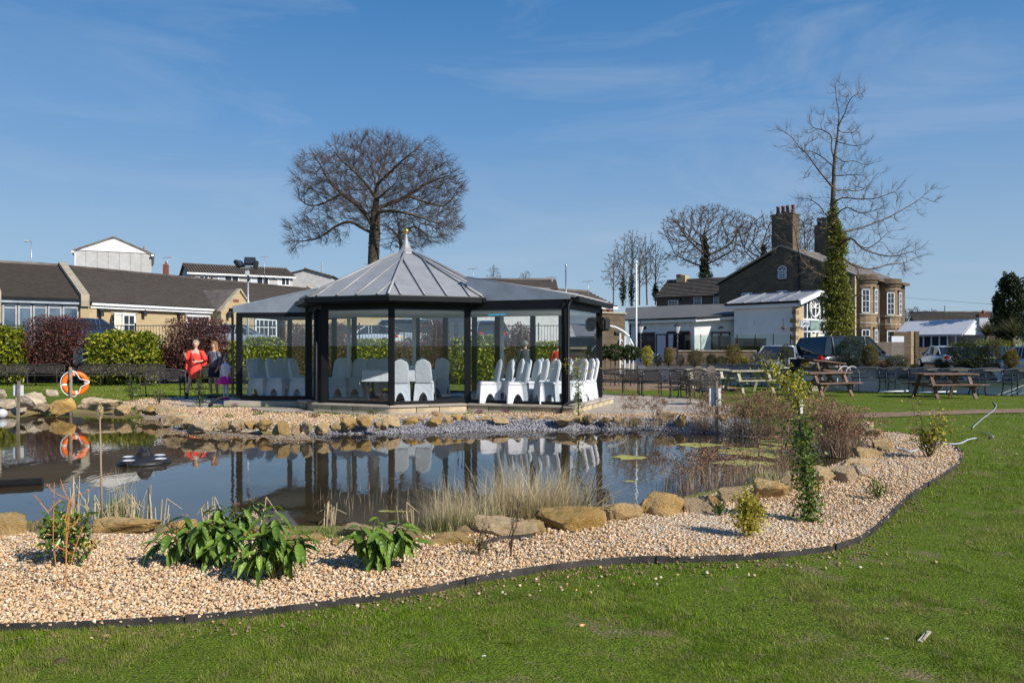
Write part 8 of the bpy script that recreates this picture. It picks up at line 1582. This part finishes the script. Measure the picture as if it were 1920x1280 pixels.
g_ = G(1084, 789, 0); t = thing('staked_climber', 'slim leafy climber in front of the right end post of the pavilion', 'climber', g_); Yt = g_.y; hh = ZY(686, Yt); mb = MB(); mb.tube([(0, 0, 0), (.02, 0, hh*.5), (-.02, 0, hh)], [.014, .01, .005], 6); mb.build('stem', M['bark'], t, True); crown(t, 'foliage', 'leaf_fresh', along([(0, 0, 0), (.02, 0, hh*.5), (-.02, 0, hh)], 330, (.07, .07, .05)), .05, .6); crown(t, 'top_leaves', 'leaf_yellow', np.array([0, 0, hh])+rng.normal(0, 1, (110, 3))*[.18, .1, .09], .05, .6)
g_ = G(375, 764, 0); t = thing('staked_climber', 'thin dark climber on a stake in front of the woman in coral', 'climber', g_); Yt = g_.y; hh = ZY(692, Yt); MB().tube([(0, 0, 0), (.02, 0, hh)], [.012, .008], 6).build('stem', M['bark'], t, True); crown(t, 'foliage', 'leaf_bay', along([(0, 0, 0), (.02, 0, hh)], 420, (.07, .07, .05)), .05, .6)
# dry grasses, rushes, reeds
def tuft(px, py, wpx, hpx, n, m, lb, z=None, bw=.004, lean=.45, seg=3, name='grass_tuft', green=0, group=None, heads=0, lx=None, cat='grass tuft', depth=.5, gm='blade'):
    zz = .0 if z is None else z; g_ = G(px, py, zz); Y = g_.y; w3 = wpx/F*Y; h = hpx/F*Y; t = thing(name, lb, cat, g_, 0, group)
    x = rng.normal(0, .26, n)*w3; y = rng.normal(0, .26, n)*w3*depth; hh = h*rng.uniform(.45, 1.05, n); V, Fa = blades(x, y, np.full(n, -.03), hh, bw*rng.uniform(.6, 1.3, n), lean, seg, lx=lx, bend=.5); link(npmesh(V, Fa), 'blades', M[m], t)['kind'] = 'stuff'
    if green: x = rng.normal(0, .3, green)*w3; y = rng.normal(0, .3, green)*w3*depth; V, Fa = blades(x, y, np.full(green, -.03), h*.42*rng.uniform(.5, 1.1, green), bw*1.1, .7, 2); link(npmesh(V, Fa), 'green_blades', M[gm], t)['kind'] = 'stuff'
    if heads:
        k = rng.integers(0, n, heads); nv = 2*seg+1; tips = V[:0] if False else None; Vv, Ff = blades(x[:0] if False else x, y, np.full(len(x), -.03), hh[:len(x)] if len(x) == n else h*rng.uniform(.6, 1, len(x)), bw, lean, seg, lx=lx, bend=.5)
        T = Vv.reshape(-1, nv, 3)[:, -1]; T = T[rng.integers(0, len(T), heads)]; T = np.repeat(T, 7, 0)+rng.normal(0, .02+h*.012, (heads*7, 3)); crown(t, 'seed_heads', 'leaf_rust', T, .022+h*.012, .5)['kind'] = 'stuff'
    return t
tuft(1035, 962, 130, 118, 900, 'straw', 'big pale dry grass tussock behind the long pale boulder', bw=.0055, lean=.8, green=300, lx=(.3, 0)); tuft(960, 968, 120, 135, 700, 'straw', 'feathery pale dry grass tussock left of the big one', bw=.005, lean=.6, green=300); tuft(862, 990, 110, 120, 420, 'straw', 'thin pale dry grass tussock above the low mossy slab', bw=.0055, lean=.75, green=420); tuft(820, 985, 60, 70, 120, 'straw', 'sparse dry stems between the right broad-leaved shrub and the tussocks', bw=.004, lean=.6, green=120)
tuft(912, 1000, 60, 34, 300, 'straw', 'low straw heap on the bank behind the broad ochre boulder', bw=.004, lean=1.2, green=60); tuft(640, 1002, 90, 30, 160, 'straw', 'flattened dry stems at the water edge between the broad-leaved shrubs', bw=.004, lean=1.3, green=120)
for i, (px, py, w_, h_) in enumerate(((1258, 962, 44, 44), (1336, 945, 40, 40), (1380, 925, 50, 22), (1455, 910, 60, 50), (1500, 905, 60, 40), (1440, 890, 60, 32), (1615, 880, 30, 24), (690, 992, 50, 22))):
    tuft(px, py, w_, h_, 110, 'straw', 'green grass tuft growing between the near-bank boulders, %s from the left' % ORD[(2, 3, 4, 6, 7, 5, 8, 1)[i]], bw=.0045, lean=.6, green=330, group='green tufts between near-bank boulders')
# brown reeds at the right of the pond
RD = [(1180, 796, 60, 62, 90, 'brown seed-headed reeds right of the pavilion step, left clump'), (1228, 794, 40, 56, 70, 'brown seed-headed reeds right of the pavilion step, right clump'), (1318, 806, 50, 74, 170, 'brown reeds just left of the right sign post'), (1385, 812, 60, 82, 240, 'dense brown reed clump right of the right sign post'), (1430, 815, 64, 84, 260, 'dense brown reed clump on the far right bank, second from the sign'), (1478, 818, 60, 84, 240, 'dense brown reed clump behind the leafy climber, left side'), (1520, 828, 60, 92, 240, 'dense brown reed clump behind the leafy climber, right side'),
      (1552, 848, 66, 100, 300, 'tangled purplish-brown dead shrub clump at the right end of the pond, middle one'), (1585, 852, 56, 90, 260, 'tangled purplish-brown dead shrub clump nearest the right boulders'), (1300, 925, 110, 95, 190, 'tall thin brown reeds in the water in front of the sign post'), (1350, 915, 80, 84, 130, 'thin brown reeds in the water right of the tall ones'), (1410, 905, 90, 76, 110, 'sparse brown reeds in the shallow water near the wide boulder'), (1460, 885, 80, 72, 120, 'sparse brown reeds left of the climber base')]
for i, (px, py, w_, h_, n, lb) in enumerate(RD):
    zz = 0. if i < 2 else (-.1 if i < 9 else -.2); tuft(px, py, w_, h_, int(n*1.3), 'reed', lb, zz, bw=.006 if i < 9 else .0045, lean=.32 if i > 8 or i < 2 else .5, seg=3, name='reed_clump', heads=int(n*(1.5 if i < 9 else .7)), cat='reeds', green=30 if i in (0, 1, 12) else 0, depth=.7)
tuft(222, 962, 60, 112, 60, 'straw', 'fan of pale upright rushes standing in the water beside the tall bulrush', WZ, bw=.006, lean=.3, green=220, name='rush_clump')
# bulrush with fluffy head, broken stalks
g_ = G(193, 978, WZ); t = thing('bulrush', 'tall single bulrush with a fluffy pale pink head in the left water', 'bulrush', g_); hh = ZY(775, g_.y)-WZ; MB().tube([(0, 0, -.2), (-.02, 0, hh*.5), (-.03, 0, hh)], [.012, .01, .006], 7).build('stem', M['reed'], t, True); q, nn = blob_pts(420, (-.03, 0, hh+.02), (.026, .026, .08), 2, .4, .3); crown(t, 'seed_head', 'straw', q, .025, .4)
for i, (px, py, w_, h_, n) in enumerate(((142, 975, 22, 80, 12), (170, 972, 22, 52, 10), (218, 975, 50, 34, 12), (250, 972, 24, 40, 10), (268, 975, 40, 62, 9), (300, 985, 26, 48, 7), (383, 985, 24, 60, 9), (480, 985, 30, 50, 7), (612, 985, 26, 44, 8), (765, 990, 26, 54, 9), (452, 990, 22, 40, 5))):
    g_ = G(px, py, WZ); Y = g_.y; t = thing('broken_reed_stalks', 'group of broken pale reed stalks at the near water edge, %s from the left' % ORD[(1, 2, 3, 4, 5, 6, 7, 9, 10, 11, 8)[i]], 'reeds', g_, group='broken reed stalks at the near water edge'); mb = MB(); w3 = w_/F*Y; h = h_/F*Y
    for k in range(n):
        x, y = rnd(-.5, .5)*w3, rnd(-.4, .4)*w3; hh = h*rnd(.4, 1.05); top = Vector((x+rnd(-.05, .05), y+rnd(-.04, .04), hh)); mb.tube([(x, y, -.12), top], [.007, .004], 5)
        if random.random() < .6: e_ = top+Vector((rnd(-.16, .16), rnd(-.06, .06), -hh*rnd(.3, .95))); mb.tube([top, e_], [.0045, .003], 4)
    mb.build('stalks', M['straw'], t)['kind'] = 'stuff'
x = rng.uniform(-2.2, 1.2, 420); y = 7.6+rng.uniform(0, 1.6, 420)+np.abs(x)*.15; V, Fa = blades(x, y, np.full(420, WZ-.03), rng.uniform(.06, .22, 420), .004, .25, 2); o = link(npmesh(V, Fa), 'water_weeds', M['reed']); tag(o, 'scattered thin weed stems poking out of the near shallows', kind='stuff')
# algae mats
def mat_patch(px, py, wpx, hpx, lb, seed, m='algae'):
    a = G(px-wpx/2, py, WZ); c = G(px+wpx/2, py, WZ); yn = G(px, py+hpx/2, WZ).y; yf = G(px, py-hpx/2, WZ).y; g = np.random.default_rng(seed); cx_, cy_ = (a.x+c.x)/2, (yn+yf)/2; pts = [(cx_+(c.x-a.x)/2*cos(a_)*g.uniform(.55, 1.1), cy_+(yf-yn)/2*sin(a_)*g.uniform(.5, 1.15)) for a_ in np.linspace(0, 2*pi, 25)[:-1]]
    pts = [xy(v) for v in smooth_line([Vector((*p, 0)) for p in pts], 3, True)]; MB_ = MB().prism(pts, WZ-.012, WZ+.002).build('algae_mat', M[m]); tag(MB_, lb, 'algae')
for i, a in enumerate(((1420, 846, 150, 24, 'large yellow-green algae mat in front of the reeds'), (1400, 868, 120, 14, 'thin algae mat nearer the camera than the large one'), (1470, 830, 120, 12, 'algae mat at the foot of the reed clumps behind the climber'), (1178, 857, 70, 9, 'small pale algae patch in the open right water'), (1310, 834, 90, 8, 'small algae strip left of the sign post'), (1180, 902, 30, 3, 'tiny algae scrap in the near right water'), (240, 968, 60, 8, 'yellow-green algae among the broken reed stalks'), (150, 965, 50, 5, 'algae strip at the near left bank'), (735, 958, 60, 4, 'thin submerged-looking algae strip in the middle water'))): mat_patch(*a, seed=i)
# small alpine plants in the far gravel border
for i, (px, py, m, s_) in enumerate(((440, 762, 'heather', .1), (476, 771, 'heather', .09), (428, 783, 'leaf_fresh', .12), (484, 778, 'leaf_holly', .14), (590, 783, 'leaf_olive', .14), (560, 776, 'leaf_rust', .1), (668, 782, 'leaf_fresh', .1), (698, 778, 'leaf_olive', .14), (375, 776, 'heather', .08), (898, 774, 'heather', .1), (948, 774, 'heather', .1), (882, 776, 'leaf_fresh', .1), (815, 777, 'leaf_rust', .1), (1105, 790, 'leaf_fresh', .12), (628, 779, 'leaf_fresh', .08))):
    g_ = G(px, py, .01); t = thing('alpine_plant', 'small %s alpine cushion in the far gravel border, %s from the left' % ({'heather': 'purple-pink', 'leaf_fresh': 'bright green', 'leaf_holly': 'dark green', 'leaf_olive': 'grey-green', 'leaf_rust': 'rusty'}[m], ORD[1+sorted([440, 476, 428, 484, 590, 560, 668, 698, 375, 898, 948, 882, 815, 1105, 628]).index(px)]), 'plant', g_, group='alpine cushions in the far gravel border'); q, nn = blob_pts(160, (0, 0, s_*.3), (s_, s_*.8, s_*.6), 2, .3, .3, i); crown(t, 'foliage', m, q, s_*.3, .4, nn)
